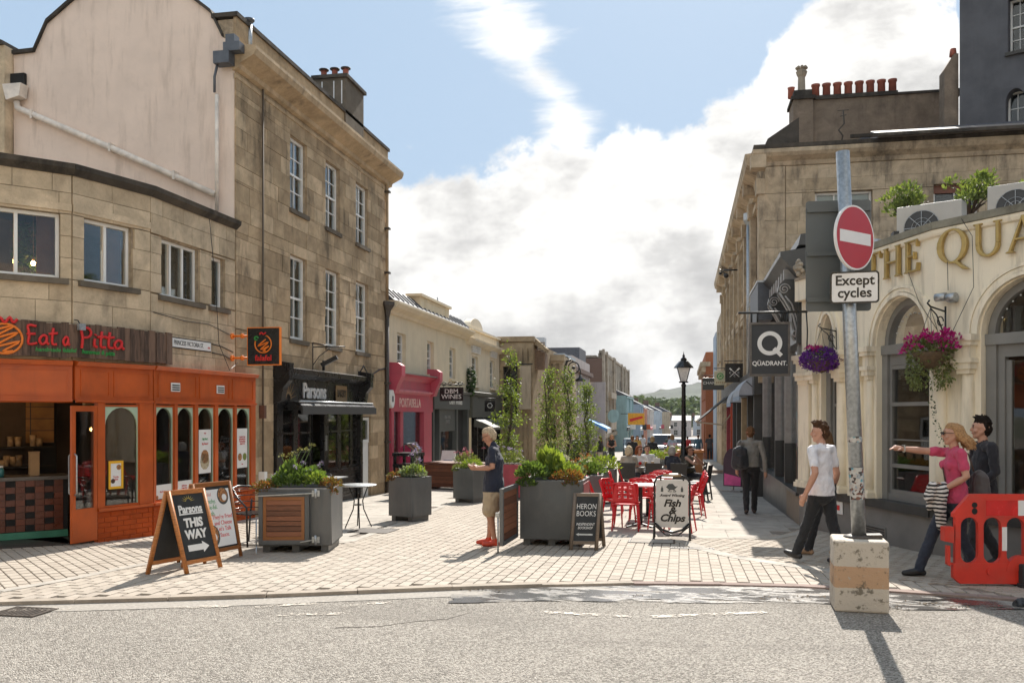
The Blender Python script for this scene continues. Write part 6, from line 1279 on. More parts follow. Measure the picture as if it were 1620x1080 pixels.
# shopfront pieces, awnings and hanging signs on the right
RS = thing('red_pilaster_shop', 'shopfront with orange red pilasters beneath the stone terrace', 'shopfront', RF @ T3(-36, -.1, 0))
for u_, m_ in ((-3.2, M_rose), (0, mat('orange_red', (.50, .07, .03), .5)), (1.6, M_char), (4, M_char), (6.6, mat('tan_timber', (.36, .26, .15), .6)), (9.2, M_char), (11.6, M_char)): MB().box(u_-.15, u_+.15, -.14, .1, -1.2, 2.3).build('pilaster', m_, RS)
mb = MB(); mb.box(-8, 12, -.16, .08, 2.3, 2.95); mb.build('fascia', M_char, RS)
for u_ in (-3, .2, 1.8, 4.2, 6.8, 9.4): piece('pane', M_shopglass, RS, u_, u_+1.9, .0, .006, -.6, 2.3)
mb = MB(); mb.box(-8, 12, .9, .95, -1.3, 2.4); mb.build('interior', M_dark, RS)
def dutch(name, label, X0, Y, z, w, l, m):
    th = thing(name, label, 'awning', T3(X0, Y, z)); mb = MB()
    n = 6
    for k in range(n):
        a0, a1 = R(90*k/n), R(90*(k+1)/n); p = lambda a: (-w*math.sin(a), .55*math.cos(a))
        mb.add([(p(a0)[0], 0, p(a0)[1]), (p(a1)[0], 0, p(a1)[1]), (p(a1)[0], l, p(a1)[1]), (p(a0)[0], l, p(a0)[1])], [(0, 1, 2, 3)])
        mb.add([(0, 0, 0), (p(a0)[0], 0, p(a0)[1]), (p(a1)[0], 0, p(a1)[1])], [(0, 1, 2)])
    o = mb.build('hood', m, th, fix=False); s = o.modifiers.new('thick', 'SOLIDIFY'); s.thickness = .012
    MB().box(-w-.01, -w+.02, 0, l, -.12, .02).build('valance', M_blue, th); mb = MB(); mb.tube([(0, 0, 0), (-w, 0, 0)], .015); mb.tube([(0, 0, 0), (-w*.7, 0, .39)], .012); mb.build('rib', M_black, th)
dutch('dutch_awning', 'pale grey quarter-round awning with navy hem, the nearer one', 2.1, 24.6, 2.28, .6, 3, mat('grey_canvas', (.40, .43, .47), .8, .1)); dutch('dutch_awning', 'pale grey quarter-round awning with navy hem, farther along', 2.1, 29.5, 2.15, .58, 2.4, mat('grey_canvas', None))
BA = thing('sun_awning', 'black sloping sun awning with open arms over the pavement', 'awning', T3(2.1, 37, 0)); mb = MB(); mb.add([(0, 0, 2.75), (-1.5, 0, 1.5), (-1.5, 4, 1.5), (0, 4, 2.75), (0, 0, 2.7), (-1.5, 0, 1.45), (-1.5, 4, 1.45), (0, 4, 2.7)], [(0, 1, 2, 3), (4, 7, 6, 5), (0, 4, 5, 1), (1, 5, 6, 2), (2, 6, 7, 3), (3, 7, 4, 0)]); mb.build('cloth', mat('black_cloth', (.02, .02, .02), .8), BA); mb = MB(); mb.cyl((-1.5, -.02, 1.47), (-1.5, 4.02, 1.47), .05); mb.tube([(0, .1, 2.0), (-.5, .1, 1.35), (-1.48, .1, 1.45)], .03); mb.build('arm', M_beige, BA)
h_ = hang('hanging_sign', 'square black sign with crossed white oars over the pavement', 1.675, 30, .6, .62, 3.14, M_blackp, side=1)
mb = MB(); 
for s in (-1, 1): mb.beam((-.15*s, -.03, -.13), (.1*s, -.03, .1), .018, .006, (0, 1, 0)); mb.beam((.09*s, -.031, .09), (.16*s, -.031, .155), .05, .006, (0, 1, 0))
mb.build('oar_mark', M_print, h_)
for x, z_ in ((-.14, .0), (.13, .0), (0, -.1)): text('C', .09, T3(x, -.028, z_), M_print, h_, depth=.002)
h_ = hang('hanging_sign', 'cream sign with round green bird logo over the pavement', 1.34, 33, .42, .52, 3.1, mat('cream_sign', (.52, .48, .34), .5), side=1)
mb = MB(); mb.strip(arc(0, .06, .12, .12, 0, 360, 20), arc(0, .06, .085, .085, 0, 360, 20), -.031, -.0255); mb.prism([(-.05, .02), (.06, .04), (.03, .11), (-.02, .09)], -.031, -.0255); mb.build('round_logo', M_green, h_)
mb = MB(); [mb.box(-.14+.07*i, -.1+.07*i, -.03, -.0255, -.2, -.14) for i in range(5)]; mb.build('name_mark', M_tan, h_)
h_ = hang('hanging_sign', 'wide charcoal sign with pale capitals, lowest and farthest of the row', 1.225, 37, .86, .5, 3.02, M_char, side=1); text('CHAN', .15, T3(-.16, -.028, .03), M_print, h_, depth=.002, sx=1.2)
# step across the right pavement
ST = MB(); ST.add([(.55, 39.7, gz(39.7)-.05), (2.09, 39.7, gz(39.7)-.05), (2.09, 60, gz(60)), (.55, 60, gz(60)), (.55, 39.7, gz(39.7)+.14), (2.09, 39.7, gz(39.7)+.14), (2.09, 60, gz(60)+.12), (.55, 60, gz(60)+.12)], [(0, 3, 2, 1), (4, 5, 6, 7), (0, 1, 5, 4), (1, 2, 6, 5), (2, 3, 7, 6), (3, 0, 4, 7)])
ST.build('pavement_step', M_slab, kind='structure')
# ------------------------------------------------------------------ people
M_skin = mat('skin', (.50, .27, .185), .55, .06, 30, bump=.05, bscale=200, spec=.4); M_skin2 = mat('skin_tan', (.42, .215, .14), .55, .06, 30, spec=.4)
M_lip = mat('lip', (.36, .13, .11), .5); M_eye = mat('eye_dark', (.035, .025, .02), .25)
def cloth(name, c, rough=.88, **k): return mat(name, c, rough, .10, 14, bump=.25, bscale=260, sheen=.15, **k)
class Fig:
    def __init__(s): s.p = []
    def cap(s, zone, pts, rs, flat=1.0, n=12):
        s.p.append((zone, [V(p) for p in pts], list(rs) if isinstance(rs, (list, tuple)) else [rs]*len(pts), flat, n)); return s
    def build(s, name, mats, par, vox=.009, smooth=3, folds=.0, foldz=(), hem=None):
        mb = MB()
        for zone, pts, rs, fl, n in s.p:
            if len(pts) == 1: mb.ball(pts[0], rs[0], rs[0]*fl, rs[0], n, max(6, n//2)); continue
            P2, R2 = [], []
            d0 = (pts[0]-pts[1]).normalized(); d1 = (pts[-1]-pts[-2]).normalized()
            for k in (1, .92, .7, .38): P2.append(pts[0]+d0*rs[0]*k*min(1, fl)); R2.append(rs[0]*math.sqrt(max(0, 1-k*k))+1e-4)
            P2 += pts; R2 += rs
            for k in (.38, .7, .92, 1): P2.append(pts[-1]+d1*rs[-1]*k*min(1, fl)); R2.append(rs[-1]*math.sqrt(max(0, 1-k*k))+1e-4)
            mb.tube(P2, R2, n, flat=fl)
        o = mb.build(name, None, None, fix=False)
        r = o.modifiers.new('r', 'REMESH'); r.mode = 'VOXEL'; r.voxel_size = vox; r.use_smooth_shade = True
        if smooth: q = o.modifiers.new('s', 'SMOOTH'); q.factor = .5; q.iterations = smooth
        dg = bpy.context.evaluated_depsgraph_get(); me = bpy.data.meshes.new_from_object(o.evaluated_get(dg)); old = o.data; o.modifiers.clear(); o.data = me; bpy.data.meshes.remove(old); me.name = name
        n = len(me.vertices); co = np.empty(n*3); me.vertices.foreach_get('co', co); co = co.reshape(-1, 3)
        zones = list(mats); best = np.full(n, 1e9); zi = np.zeros(n, int)
        for zone, pts, rs, fl, _ in s.p:
            z = zones.index(zone)
            for i in range(max(1, len(pts)-1)):
                a = np.array(pts[i]); b_ = np.array(pts[min(i+1, len(pts)-1)]); ab = b_-a; L = ab @ ab
                t = np.clip(((co-a) @ ab)/L, 0, 1) if L > 1e-12 else np.zeros(n)
                dv = co-a-t[:, None]*ab
                if fl != 1: dv = dv*np.array([1, 1/fl, 1])
                d = np.sqrt((dv*dv).sum(1))-(rs[i]+(rs[min(i+1, len(rs)-1)]-rs[i])*t)
                m = d < best; best[m] = d[m]; zi[m] = z
        if hem:
            ti, bi = zones.index('top'), zones.index('bottom'); c = (np.abs(co[:, 0]) < .215)
            zi[c & (zi == bi) & (co[:, 2] > hem)] = ti; zi[c & (zi == ti) & (co[:, 2] <= hem)] = bi
        if folds:
            fz = {zones.index(z) for z in foldz}; nr = np.empty(n*3); me.vertices.foreach_get('normal', nr); nr = nr.reshape(-1, 3)
            for i in range(n):
                if zi[i] in fz:
                    c = co[i]; h = NZ.noise(V((c[0]*17+c[2]*9, c[1]*17-c[2]*7, c[2]*9)))+.5*NZ.noise(V((c[0]*40, c[1]*40, c[2]*26)))
                    co[i] += nr[i]*folds*h
            me.vertices.foreach_set('co', co.ravel())
        for m_ in mats.values(): me.materials.append(m_)
        k = len(me.polygons); lv = np.empty(len(me.loops), int); me.loops.foreach_get('vertex_index', lv)
        ls = np.empty(k, int); me.polygons.foreach_get('loop_start', ls)
        me.polygons.foreach_set('material_index', zi[lv[ls]].astype(np.int32)); me.polygons.foreach_set('use_smooth', np.ones(k, bool)); me.update()
        if par is not None: o.parent = par
        return o
def lerp(a, b_, t): return V(a)+(V(b_)-V(a))*t
def hand(f, wrist, d, pal, zone='skin', s=1.0, curl=.3, thumb=1):
    """palm, four unequal bent fingers and a thumb; d along the hand, pal the way the palm faces"""
    w = V(wrist); d = V(d).normalized(); pal = V(pal); pal = (pal-d*pal.dot(d)).normalized(); sd_ = d.cross(pal)*thumb
    f.cap(zone, [w, w+d*.03*s, w+d*.085*s], [.024*s, .033*s, .036*s], 1.0, 10)
    for i, (o_, l) in enumerate(((.030, .068), (.011, .078), (-.010, .072), (-.028, .055))):
        b = w+d*.088*s+sd_*o_*s; m = b+(d+pal*curl*.6).normalized()*l*.52*s; e = m+(d+pal*curl*2).normalized()*l*.5*s
        f.cap(zone, [w+d*.05*s+sd_*o_*.8*s, b, m, e], [.0105*s, .0105*s, .0095*s, .0078*s], 1.0, 8)
    b = w+d*.03*s+sd_*.028*s; m = b+(d*.6+sd_*.75+pal*.3).normalized()*.04*s; e = m+(d*.9+sd_*.25+pal*.4).normalized()*.035*s
    f.cap(zone, [w+d*.012*s, b, m, e], [.015*s, .0135*s, .011*s, .009*s], 1.0, 8)
def person(name_label, loc, yaw, H=1.75, pose=None, skin=None, top=None, bottom=None, shoe=None, hair=(.1, .07, .05), hairstyle='short', sleeve='short', legs='long', head=(0, 0), vox=.009, group=None, skirt=0, girth=1.0, fem=False, hands=True, folds=.009, glasses=None, collar=False  , hem=.86):
    """one person: a continuous skinned figure; hair and glasses are its children. Local frame: faces -y, z up, height 1.75 scaled to H"""
    p = dict(pl=(0, 0, .93), ch=(0, .0, 1.26), hipL=None, kneeL=(.1, -.01, .50), ankL=(.1, .03, .085), kneeR=(-.1, -.01, .50), ankR=(-.1, .03, .085), elL=(.26, .03, 1.13), wrL=(.27, -.06, .88), elR=(-.26, .03, 1.13), wrR=(-.27, -.06, .88), footL=0, footR=0, hl=None, hr=None, sh=(0, 0, 1.43), neck=None, palL=(-1, 0, 0), palR=(1, 0, 0))
    p.update(pose or {})
    root = thing('person', name_label, 'person', T3(*loc) @ rz(yaw) @ MX.Scale(H/1.75, 4), group)
    f = Fig(); sk = 'skin'; g = girth; sw = .165 if fem else .19
    pl, ch, sh = V(p['pl']), V(p['ch']), V(p['sh'])
    ax = V((1, 0, 0))
    if 'twist' in p: ax = V((math.cos(R(p['twist'])), math.sin(R(p['twist'])), 0))
    # trunk in the top's zone
    f.cap('top', [lerp(pl, ch, -.1), pl+V((0, 0, .04)), lerp(pl, ch, .55), ch+V((0, 0, .02)), sh-V((0, -.005, .05))], [.172*g, .168*g, (.14 if fem else .158)*g, .165*g, .125], .70, 16)
    sl, sr = sh+ax*sw-V((0, 0, .015)), sh-ax*sw-V((0, 0, .015))
    f.cap('top', [sl-ax*.02, sh-V((0, 0, .03)), sr+ax*.02], [.062, .085, .062], .95, 12)
    if fem: f.cap('top', [ch+ax*.07+V((0, -.085, .02))], .062); f.cap('top', [ch-ax*.07+V((0, -.085, .02))], .062)
    nk = V(p['neck']) if p['neck'] else sh+V((0, -.015, .075))
    hd = nk+V((0, -.018, .115))
    f.cap(sk, [sh-V((0, 0, .03)), sh+V((0, 0, .02)), nk+V((0, -.005, .03))], [.07, .055, .05])
    if pl.z > .8: f.cap('top', [(pl.x, pl.y, hem-.0), (pl.x, pl.y, hem+.14)], [.178*g, .172*g], .76, 16)
    if collar: f.cap('top', [sh+V((0, 0, .03)), sh+V((0, -.005, .055))], [.074, .064], .95, 14)
    # head
    HM = T3(*hd) @ rz(head[0]) @ MX.Rotation(R(head[1]), 4, 'X'); h = lambda x, y, z: HM @ V((x, y, z))
    f.cap(sk, [h(0, .022, .03), h(0, -.012, .03)], [.082, .078], 1, 14); f.cap(sk, [h(0, -.02, .0), h(0, -.042, -.06), h(0, -.06, -.085)], [.068, .05, .026], 1, 12); f.cap(sk, [h(-.035, .0, -.03), h(-.02, -.045, -.075)], [.04, .028]); f.cap(sk, [h(.035, .0, -.03), h(.02, -.045, -.075)], [.04, .028])
    f.cap(sk, [h(0, -.086, .022), h(0, -.104, -.012)], [.011, .0145], 1, 8); f.cap(sk, [h(-.05, -.068, -.022)], .022); f.cap(sk, [h(.05, -.068, -.022)], .022); f.cap(sk, [h(0, -.02, -.07), nk+V((0, .01, 0))], [.045, .048])
    for s_ in (-1, 1):
        f.cap(sk, [h(.077*s_, .012, .015), h(.084*s_, .022, .0), h(.076*s_, .012, -.025)], [.013, .013, .009], 1, 8)
        f.cap('eye', [h(.03*s_, -.081, .024)], .0105); f.cap('brow', [h(.016*s_, -.088, .044), h(.046*s_, -.078, .046)], [.0045, .0035], 1, 6)
    f.cap('lip', [h(-.02, -.086, -.047), h(0, -.094, -.046), h(.02, -.086, -.047)], [.006, .0085, .006], 1, 6)
    # legs
    lo = 'bottom' if legs == 'long' else sk
    for sd_, kn, an, ft in ((1, p['kneeL'], p['ankL'], p['footL']), (-1, p['kneeR'], p['ankR'], p['footR'])):
        hp = pl+ax*.088*sd_-V((0, 0, .02)); kn, an = V(kn), V(an)
        if legs == 'long': f.cap('bottom', [hp, lerp(hp, kn, .45), kn, lerp(kn, an, .5), an+V((0, 0, .0))], [.098*g, .086*g, .066, .064, .056], 1, 14)
        else:
            f.cap(sk, [lerp(hp, kn, .5), kn, lerp(kn, an, .32), lerp(kn, an, .75), an], [.07, .055, .056, .037, .036], 1, 12)
            if legs == 'shorts': f.cap('bottom', [hp, lerp(hp, kn, .5), lerp(hp, kn, .92)], [.105*g, .098*g, .094*g], 1, 14)
        fd = V((math.sin(R(ft)), -math.cos(R(ft)), 0)); sl_ = (kn-an); tp = p.get('toeL' if sd_ > 0 else 'toeR', 0)
        heel = an+V((0, 0, -.045))-fd*.045; toe = an+fd*.165+V((0, 0, -.052+tp)); f.cap('shoe', [heel, an+fd*.02-V((0, 0, .035)), an+fd*.10+V((0, 0, -.047+tp*.5)), toe], [.036, .046, .042, .031], 1, 12)
        f.cap('shoe' if legs != 'long' else 'bottom', [an], .045 if legs != 'long' else .055)
    f.cap('bottom', [pl-ax*.07-V((0, 0, .0)), pl+ax*.07], [.115*g, .115*g], .98, 14)
    if skirt: f.cap('bottom', [pl+V((0, 0, .05)), pl-V((0, 0, .2)), pl-V((0, 0, skirt))], [.14, .17, .2], .85, 16)
    # arms
    for sd_, el, wr, s0, hv, pa in ((1, p['elL'], p['wrL'], sl, p['hl'], p['palL']), (-1, p['elR'], p['wrR'], sr, p['hr'], p['palR'])):
        el, wr = V(el), V(wr)
        if sleeve == 'long': f.cap('top', [s0, lerp(s0, el, .5), el, lerp(el, wr, .5), lerp(el, wr, .97)], [.064, .058, .052, .048, .042], 1, 12)
        else:
            f.cap(sk, [lerp(s0, el, .3), el, lerp(el, wr, .3), wr], [.047, .041, .042, .028], 1, 12)
            if sleeve == 'short': f.cap('top', [s0, lerp(s0, el, .3), lerp(s0, el, .62)], [.06, .057, .058], 1, 12)
            else: f.cap(sk, [s0, el], [.052, .041])
        dv = V(hv) if hv else (wr-el); 
        if hands: hand(f, wr, dv, pa, curl=.35, thumb=-sd_, s=.95 if fem else 1.05)
        else: f.cap(sk, [wr, wr+dv.normalized()*.12], [.028, .03])
    mats = {'skin': skin or M_skin, 'top': top, 'bottom': bottom, 'shoe': shoe or M_black, 'eye': M_eye, 'lip': M_lip, 'brow': None}
    hc = mat('hair_%d' % (hash(hair) % 9999), hair, .8, .35, 60, bump=.6, bscale=220, spec=.12); mats['brow'] = hc
    b = f.build('body', mats, root, vox, 3 if vox < .014 else 2, folds, ('top', 'bottom'), hem if pl.z > .8 else None)
    # hair
    hf = Fig(); rn = random.Random(len(name_label)*7+int(H*100))
    if hairstyle != 'none':
        hf.cap('h', [h(0, .03, .055), h(0, .0, .068)], [.084, .073], 1, 14); hf.cap('h', [h(0, .06, .0)], .066); hf.cap('h', [h(0, .055, -.04)], .05)
        for s_ in (-1, 1): hf.cap('h', [h(.05*s_, .03, .03), h(.06*s_, .03, -.015)], [.036, .024])
        if hairstyle in ('tousled', 'fringe'):
            for _ in range(46):
                a = rn.uniform(0, 6.28); e = rn.uniform(.15, 1.3); d = V((math.cos(a)*math.cos(e), math.sin(a)*math.cos(e)*1.1, math.sin(e))); q = V((d.x*.078, d.y*.09+.01, d.z*.085+.05))
                if d.y < -.15 and d.z < .6: continue
                hf.cap('h', [h(*q), h(*(q+d*.02+V((rn.uniform(-.02, .02), -.022, rn.uniform(-.0, .02)))))], [.02, .008], 1, 6)
        if hairstyle in ('long', 'bob'):
            L_ = .30 if hairstyle == 'long' else .13
            for k in range(26):
                a = R(-20+k*220/25); x_, y_ = .078*math.cos(a), .02+.082*math.sin(a); dd = rn.uniform(.8, 1.1)*L_
                hf.cap('h', [h(x_*.8, y_*.9, .07), h(x_*1.06, y_+.006, .0), h(x_*1.12+rn.uniform(-.015, .015), y_+.015+rn.uniform(-.01, .02), -dd*.55), h(x_*1.05, y_+.02+rn.uniform(-.02, .02), -dd)], [.03, .027, .022, .008], 1, 7)
        if hairstyle == 'blown':
            for k in range(34):
                a = R(-10+k*200/33); x_, y_ = .075*math.cos(a), .03+.078*math.sin(a); dd = rn.uniform(.10, .19)
                hf.cap('h', [h(x_*.8, y_*.9, .075), h(x_*1.08, y_+.02, .0), h(x_*1.1+rn.uniform(-.02, .02), y_+.05+rn.uniform(0, .05), -dd*.5), h(x_*.9, y_+.09+rn.uniform(-.02, .07), -dd)], [.032, .027, .02, .006], 1, 7)
        if hairstyle == 'bun': hf.cap('h', [h(0, .11, .06)], .05)
        ho = hf.build('hair', {'h': hc}, root, max(.007, vox*.9), 1, .0)
        m_ = ho.data; 
        for v_ in m_.vertices:
            c = v_.co; v_.co = c+v_.normal*(NZ.noise(V((c.x*60, c.y*60, c.z*20)))*.007+NZ.noise(V((c.x*150, c.y*150, c.z*40)))*.004)
    if glasses:
        mb = MB()
        for s_ in (-1, 1):
            mb.tube([h(.034*s_+.024*math.cos(a), -.098, .022+.019*math.sin(a)) for a in np.linspace(0, 6.283, 13)[:-1]], .0035, 5, closed=True); mb.tube([h(.058*s_, -.096, .026), h(.078*s_, -.04, .024), h(.082*s_, .02, .018)], .003, 5)
            if glasses == 'sun': mb.add([tuple(h(.034*s_+.023*math.cos(a), -.0975, .022+.018*math.sin(a))) for a in np.linspace(0, 6.283, 11)[:-1]], [tuple(range(10))])
        mb.tube([h(-.012, -.1, .026), h(.012, -.1, .026)], .003, 5); mb.build('glasses', M_black, root, fix=False)
    return root, h
near = dict(vox=.0085); farp = dict(vox=.022, hands=False, folds=0)
# --- man in navy polo looking at his phone, in profile to the viewer's left
t_ = dict(pl=(0, .02, .93), ch=(0, .035, 1.25), sh=(0, .02, 1.42), neck=(0, -.03, 1.49), kneeL=(.09, -.03, .50), ankL=(.09, .05, .085), kneeR=(-.09, -.01, .5), ankR=(-.09, -.06, .085), elL=(.24, .03, 1.16), wrL=(.12, -.2, 1.14), elR=(-.24, .03, 1.16), wrR=(-.11, -.21, 1.14), hl=(-.25, -.9, .12), hr=(.3, -.9, .12), palL=(-.6, 0, .8), palR=(.6, 0, .8), footL=6, footR=-6)
P1, h1 = person('man in navy polo and sand shorts with red shoes, head bent over his phone', (-2.66, 12.3, gz(12.3)), -84, 1.69, t_, M_skin2, cloth('navy_polo', (.014, .018, .035)), cloth('sand_shorts', (.42, .33, .22)), mat('red_shoe', (.50, .045, .015), .5, .12, 20), (.45, .36, .25), 'short', 'short', 'shorts', (0, 26), girth=1.2, glasses='clear', collar=True, hem=.80, **near)
ph = thing('phone', 'dark phone held low in both hands by the man in navy', 'phone', P1.matrix_world @ T3(0, -.315, 1.175) @ MX.Rotation(R(-60), 4, 'X')); MB().box(-.038, .038, -.005, .005, -.075, .075).build('case', M_black, ph, bev=.004); MB().box(-.034, .034, -.0062, -.0052, -.068, .068).build('screen', mat('screen', (.04, .05, .06), .1), ph)
# --- man walking away with a rucksack on one shoulder
t_ = dict(kneeL=(.09, .06, .50), ankL=(.09, .22, .12), kneeR=(-.09, -.10, .50), ankR=(-.085, -.12, .085), elL=(.27, .06, 1.14), wrL=(.26, -.02, .9), elR=(-.27, .03, 1.12), wrR=(-.29, .0, .86), toeL=-.05)
P2, h2 = person('man in grey shirt and dark trousers walking away with a rucksack', (1.36, 18.7, gz(18.7)), 180, 1.78, t_, M_skin, cloth('grey_shirt', (.26, .245, .22)), cloth('black_trousers', (.014, .014, .016)), mat('brown_shoe', (.05, .03, .02), .5), (.17, .09, .045), 'short', 'long', 'long', (0, 0), collar=True, girth=1.02, hem=.95, **near)
def bag(name, label, M, w, d, h, m, extra=None, strap=None, ms=None):
    th = thing(name, label, 'bag', M); f = Fig(); f.cap('b', [(-w*.25, 0, -h*.3), (-w*.22, 0, h*.25)], [w*.3, w*.24], d/w*1.6, 12); f.cap('b', [(w*.25, 0, -h*.3), (w*.22, 0, h*.25)], [w*.3, w*.24], d/w*1.6, 12); f.cap('b', [(0, 0, -h*.32), (0, 0, h*.3)], [w*.34, w*.3], d/w*1.5, 12); f.cap('b', [(0, -d*.45, -h*.25), (0, -d*.4, h*.0)], [w*.24, w*.2], .7, 12)
    f.build('sack', {'b': m}, th, .012, 3, .008, ('b',))
    if strap: mb = MB(); mb.tube(strap, .018, 6, flat=.35); mb.build('strap', ms or m, th)
    mb = MB(); mb.tube([(-w*.3, -d*.62, h*.02), (0, -d*.72, h*.06), (w*.3, -d*.62, h*.02)], .006, 5); mb.build('zip', M_black, th); return th
bag('rucksack', 'black rucksack slung over one shoulder of the man walking away', T3(1.14, 18.48, gz(18.7)+1.16), .34, .2, .5, cloth('black_nylon', (.02, .021, .026), .6), strap=[(-.05, .12, .22), (.0, .12, .32), (.05, .25, .3), (.05, .3, .1), (.0, .26, -.15)])
# --- youth in white T-shirt, striding, and the person hidden behind him
t_ = dict(kneeL=(.10, -.13, .52), ankL=(.10, -.30, .12), kneeR=(-.10, .08, .50), ankR=(-.10, .20, .10), toeL=.04, elL=(.26, .10, 1.14), wrL=(.29, -.02, .88), elR=(-.26, .02, 1.13), wrR=(-.27, -.1, .88), ch=(0, -.01, 1.26))
P3, h3 = person('dark haired youth in white T-shirt and black trousers striding past the pub', (1.68, 11.4, gz(11.4)), -135, 1.74, t_, M_skin, cloth('white_tee', (.74, .73, .76)), cloth('black_jeans', (.013, .014, .017)), mat('dark_trainer', (.022, .02, .02), .5), (.075, .04, .022), 'tousled', 'short', 'long', (40, 3), girth=1.0, **near)
P4, h4 = person('person in black top half hidden behind the youth in white', (1.84, 12.2, gz(12.2)), -130, 1.66, dict(kneeL=(.09, -.1, .5), ankL=(.09, -.2, .09), kneeR=(-.09, .05, .5), ankR=(-.09, .2, .1)), M_skin, cloth('black_tee', (.014, .014, .015)), cloth('black_legging', (.014, .014, .016)), mat('tan_sandal', (.3, .18, .1)), (.12, .07, .035), 'bob', 'short', 'long', fem=True, vox=.012)
# --- woman in pink pointing across the street, man in dark top behind her
t_ = dict(kneeL=(.09, .02, .5), ankL=(.09, .2, .13), kneeR=(-.09, -.20, .51), ankR=(-.09, -.36, .085), elR=(-.2, -.27, 1.43), wrR=(-.16, -.52, 1.455), hr=(.05, -1, .12), palR=(0, .1, -1), elL=(.23, .03, 1.16), wrL=(.13, -.16, 1.02), hl=(-.2, -1, .1), toeL=-.05)
P5, h5 = person('woman in raspberry T-shirt and sunglasses pointing across the street', (2.98, 10.62, gz(10.62)), -84, 1.72, t_, M_skin, cloth('raspberry_tee', (.50, .055, .12)), cloth('dark_denim', (.022, .028, .045)), mat('black_boot', (.015, .014, .014), .55), (.40, .23, .11), 'blown', 'short', 'long', (-8, 2), fem=True, glasses='sun', **near)
wt = thing('wrist_watch', 'dark faced watch with pale strap on the pointing wrist', 'watch', P5.matrix_world @ T3(-.162, -.505, 1.455)); MB().tube([(.036*math.cos(a), 0, .036*math.sin(a)) for a in np.linspace(0, 6.283, 17)[:-1]], .009, 6, closed=True).build('strap', mat('pale_strap', (.5, .46, .4)), wt); MB().box(-.018, .018, -.02, .02, .03, .046).build('dial', M_black, wt, bev=.004)
bag('shoulder_bag', 'soft grey shoulder bag on the back of the woman in raspberry', P5.matrix_world @ T3(.06, .24, 1.05) @ rz(180), .3, .16, .36, cloth('grey_suede', (.07, .06, .058), .8), strap=[(.0, .06, .16), (.05, .10, .36), (.12, .25, .37), (.1, .36, .2), (.05, .34, -.02), (.0, .2, -.14)], ms=mat('brown_leather', (.06, .03, .02), .5))
m, t, b = newmat('striped_knit'); wv = nd(t, 'ShaderNodeTexCoord').outputs['Object']; wz = nd(t, 'ShaderNodeSeparateXYZ', {0: wv}).outputs[2]
st = mth(t, 'GREATER_THAN', mth(t, 'SINE', mth(t, 'ADD', mth(t, 'MULTIPLY', wz, 140.0), mth(t, 'MULTIPLY', nz(t, 6, 2, vec=wv), 9.0))), 0.0); t.links.new(mixc(t, st, (.02, .018, .018), (.66, .62, .58)), b.inputs['Base Color']); b.inputs['Roughness'].default_value = .9; M_stripe = m
sc = thing('striped_cardigan', 'black and white striped knit draped over the woman\'s forearm', 'cardigan', P5.matrix_world @ T3(.12, -.19, 1.02)); f = Fig(); f.cap('k', [(-.03, .03, .03), (-.05, -.1, -.05), (-.06, -.1, -.2)], [.05, .06, .05]); f.cap('k', [(.02, .0, .0), (.0, -.02, -.2), (-.02, .0, -.42)], [.06, .07, .05]); f.cap('k', [(0, -.1, .03), (.0, -.14, -.1)], [.05, .055]); f.build('knit', {'k': M_stripe}, sc, .012, 3, .012, ('k',))
t_ = dict(kneeL=(.09, -.14, .5), ankL=(.09, -.22, .085), kneeR=(-.09, .02, .5), ankR=(-.09, .22, .13), toeR=-.05, elL=(.25, .0, 1.14), wrL=(.22, -.15, .98))
P6, h6 = person('man in dark striped jumper walking just behind the woman in raspberry', (3.5, 11.35, gz(11.35)), -80, 1.80, t_, M_skin, cloth('dark_jumper', (.018, .017, .022)), cloth('charcoal_trousers', (.025, .025, .028)), mat('black_trainer', (.02, .02, .02)), (.018, .013, .01), 'fringe', 'long', 'long', (-14, 0), girth=1.0, **near)
# --- seated group at the dark tables
def seated(label, x, y, yaw, top, hair, style, kn=(.0), arm=None, **k):
    ps = dict(pl=(0, .0, .52), ch=(0, .03, .85), sh=(0, .02, 1.02), kneeL=(.1, -.42, .50), ankL=(.1, -.40, .085), kneeR=(-.1, -.42, .5), ankR=(-.1, -.40, .085), elL=(.24, -.05, .76), wrL=(.14, -.28, .76), elR=(-.24, -.05, .76), wrR=(-.14, -.28, .76)); ps.update(arm or {})
    return person(label, (x, y, gz(y)), yaw, 1.72, ps, None, top, cloth('dark_seat_trousers', (.03, .03, .04)), M_black, hair, style, vox=.016, folds=.006, hands=False, group='people seated at the dark pavement tables', **k)
PA, hA = seated('seated woman with auburn hair and glasses in white top with red dot', -1.2, 25.2, 20, cloth('white_top', (.70, .69, .68)), (.22, .07, .03), 'bob', fem=True, glasses='clear', head=(25, 0)); mb = MB(); mb.ball((-.02, -.135, .84), .05, .012, .05); mb.build('red_dot', M_red, PA)
seated('seated person with pale blond hair, back turned, beside the auburn woman', -1.45, 24.5, 180, cloth('beige_top', (.42, .37, .30)), (.62, .50, .33), 'bob', fem=True)
seated('seated person with silver grey hair and dark top, back half turned', -.28, 24.6, 150, cloth('ink_top', (.03, .034, .05)), (.40, .37, .33), 'bob', fem=True)
seated('seated woman in sunglasses resting her chin on a raised bare arm', .2, 25.2, 60, cloth('olive_vest', (.12, .11, .07)), (.10, .05, .03), 'bun', fem=True, glasses='sun', sleeve='none', arm=dict(elL=(.26, -.3, .80), wrL=(.06, -.22, .98), elR=(-.30, -.28, .86), wrR=(-.05, -.2, .96)))
seated('seated dark haired person in patterned top near the lamp post', .22, 27.6, 190, cloth('print_top', (.07, .06, .05)), (.03, .018, .012), 'long', fem=True)
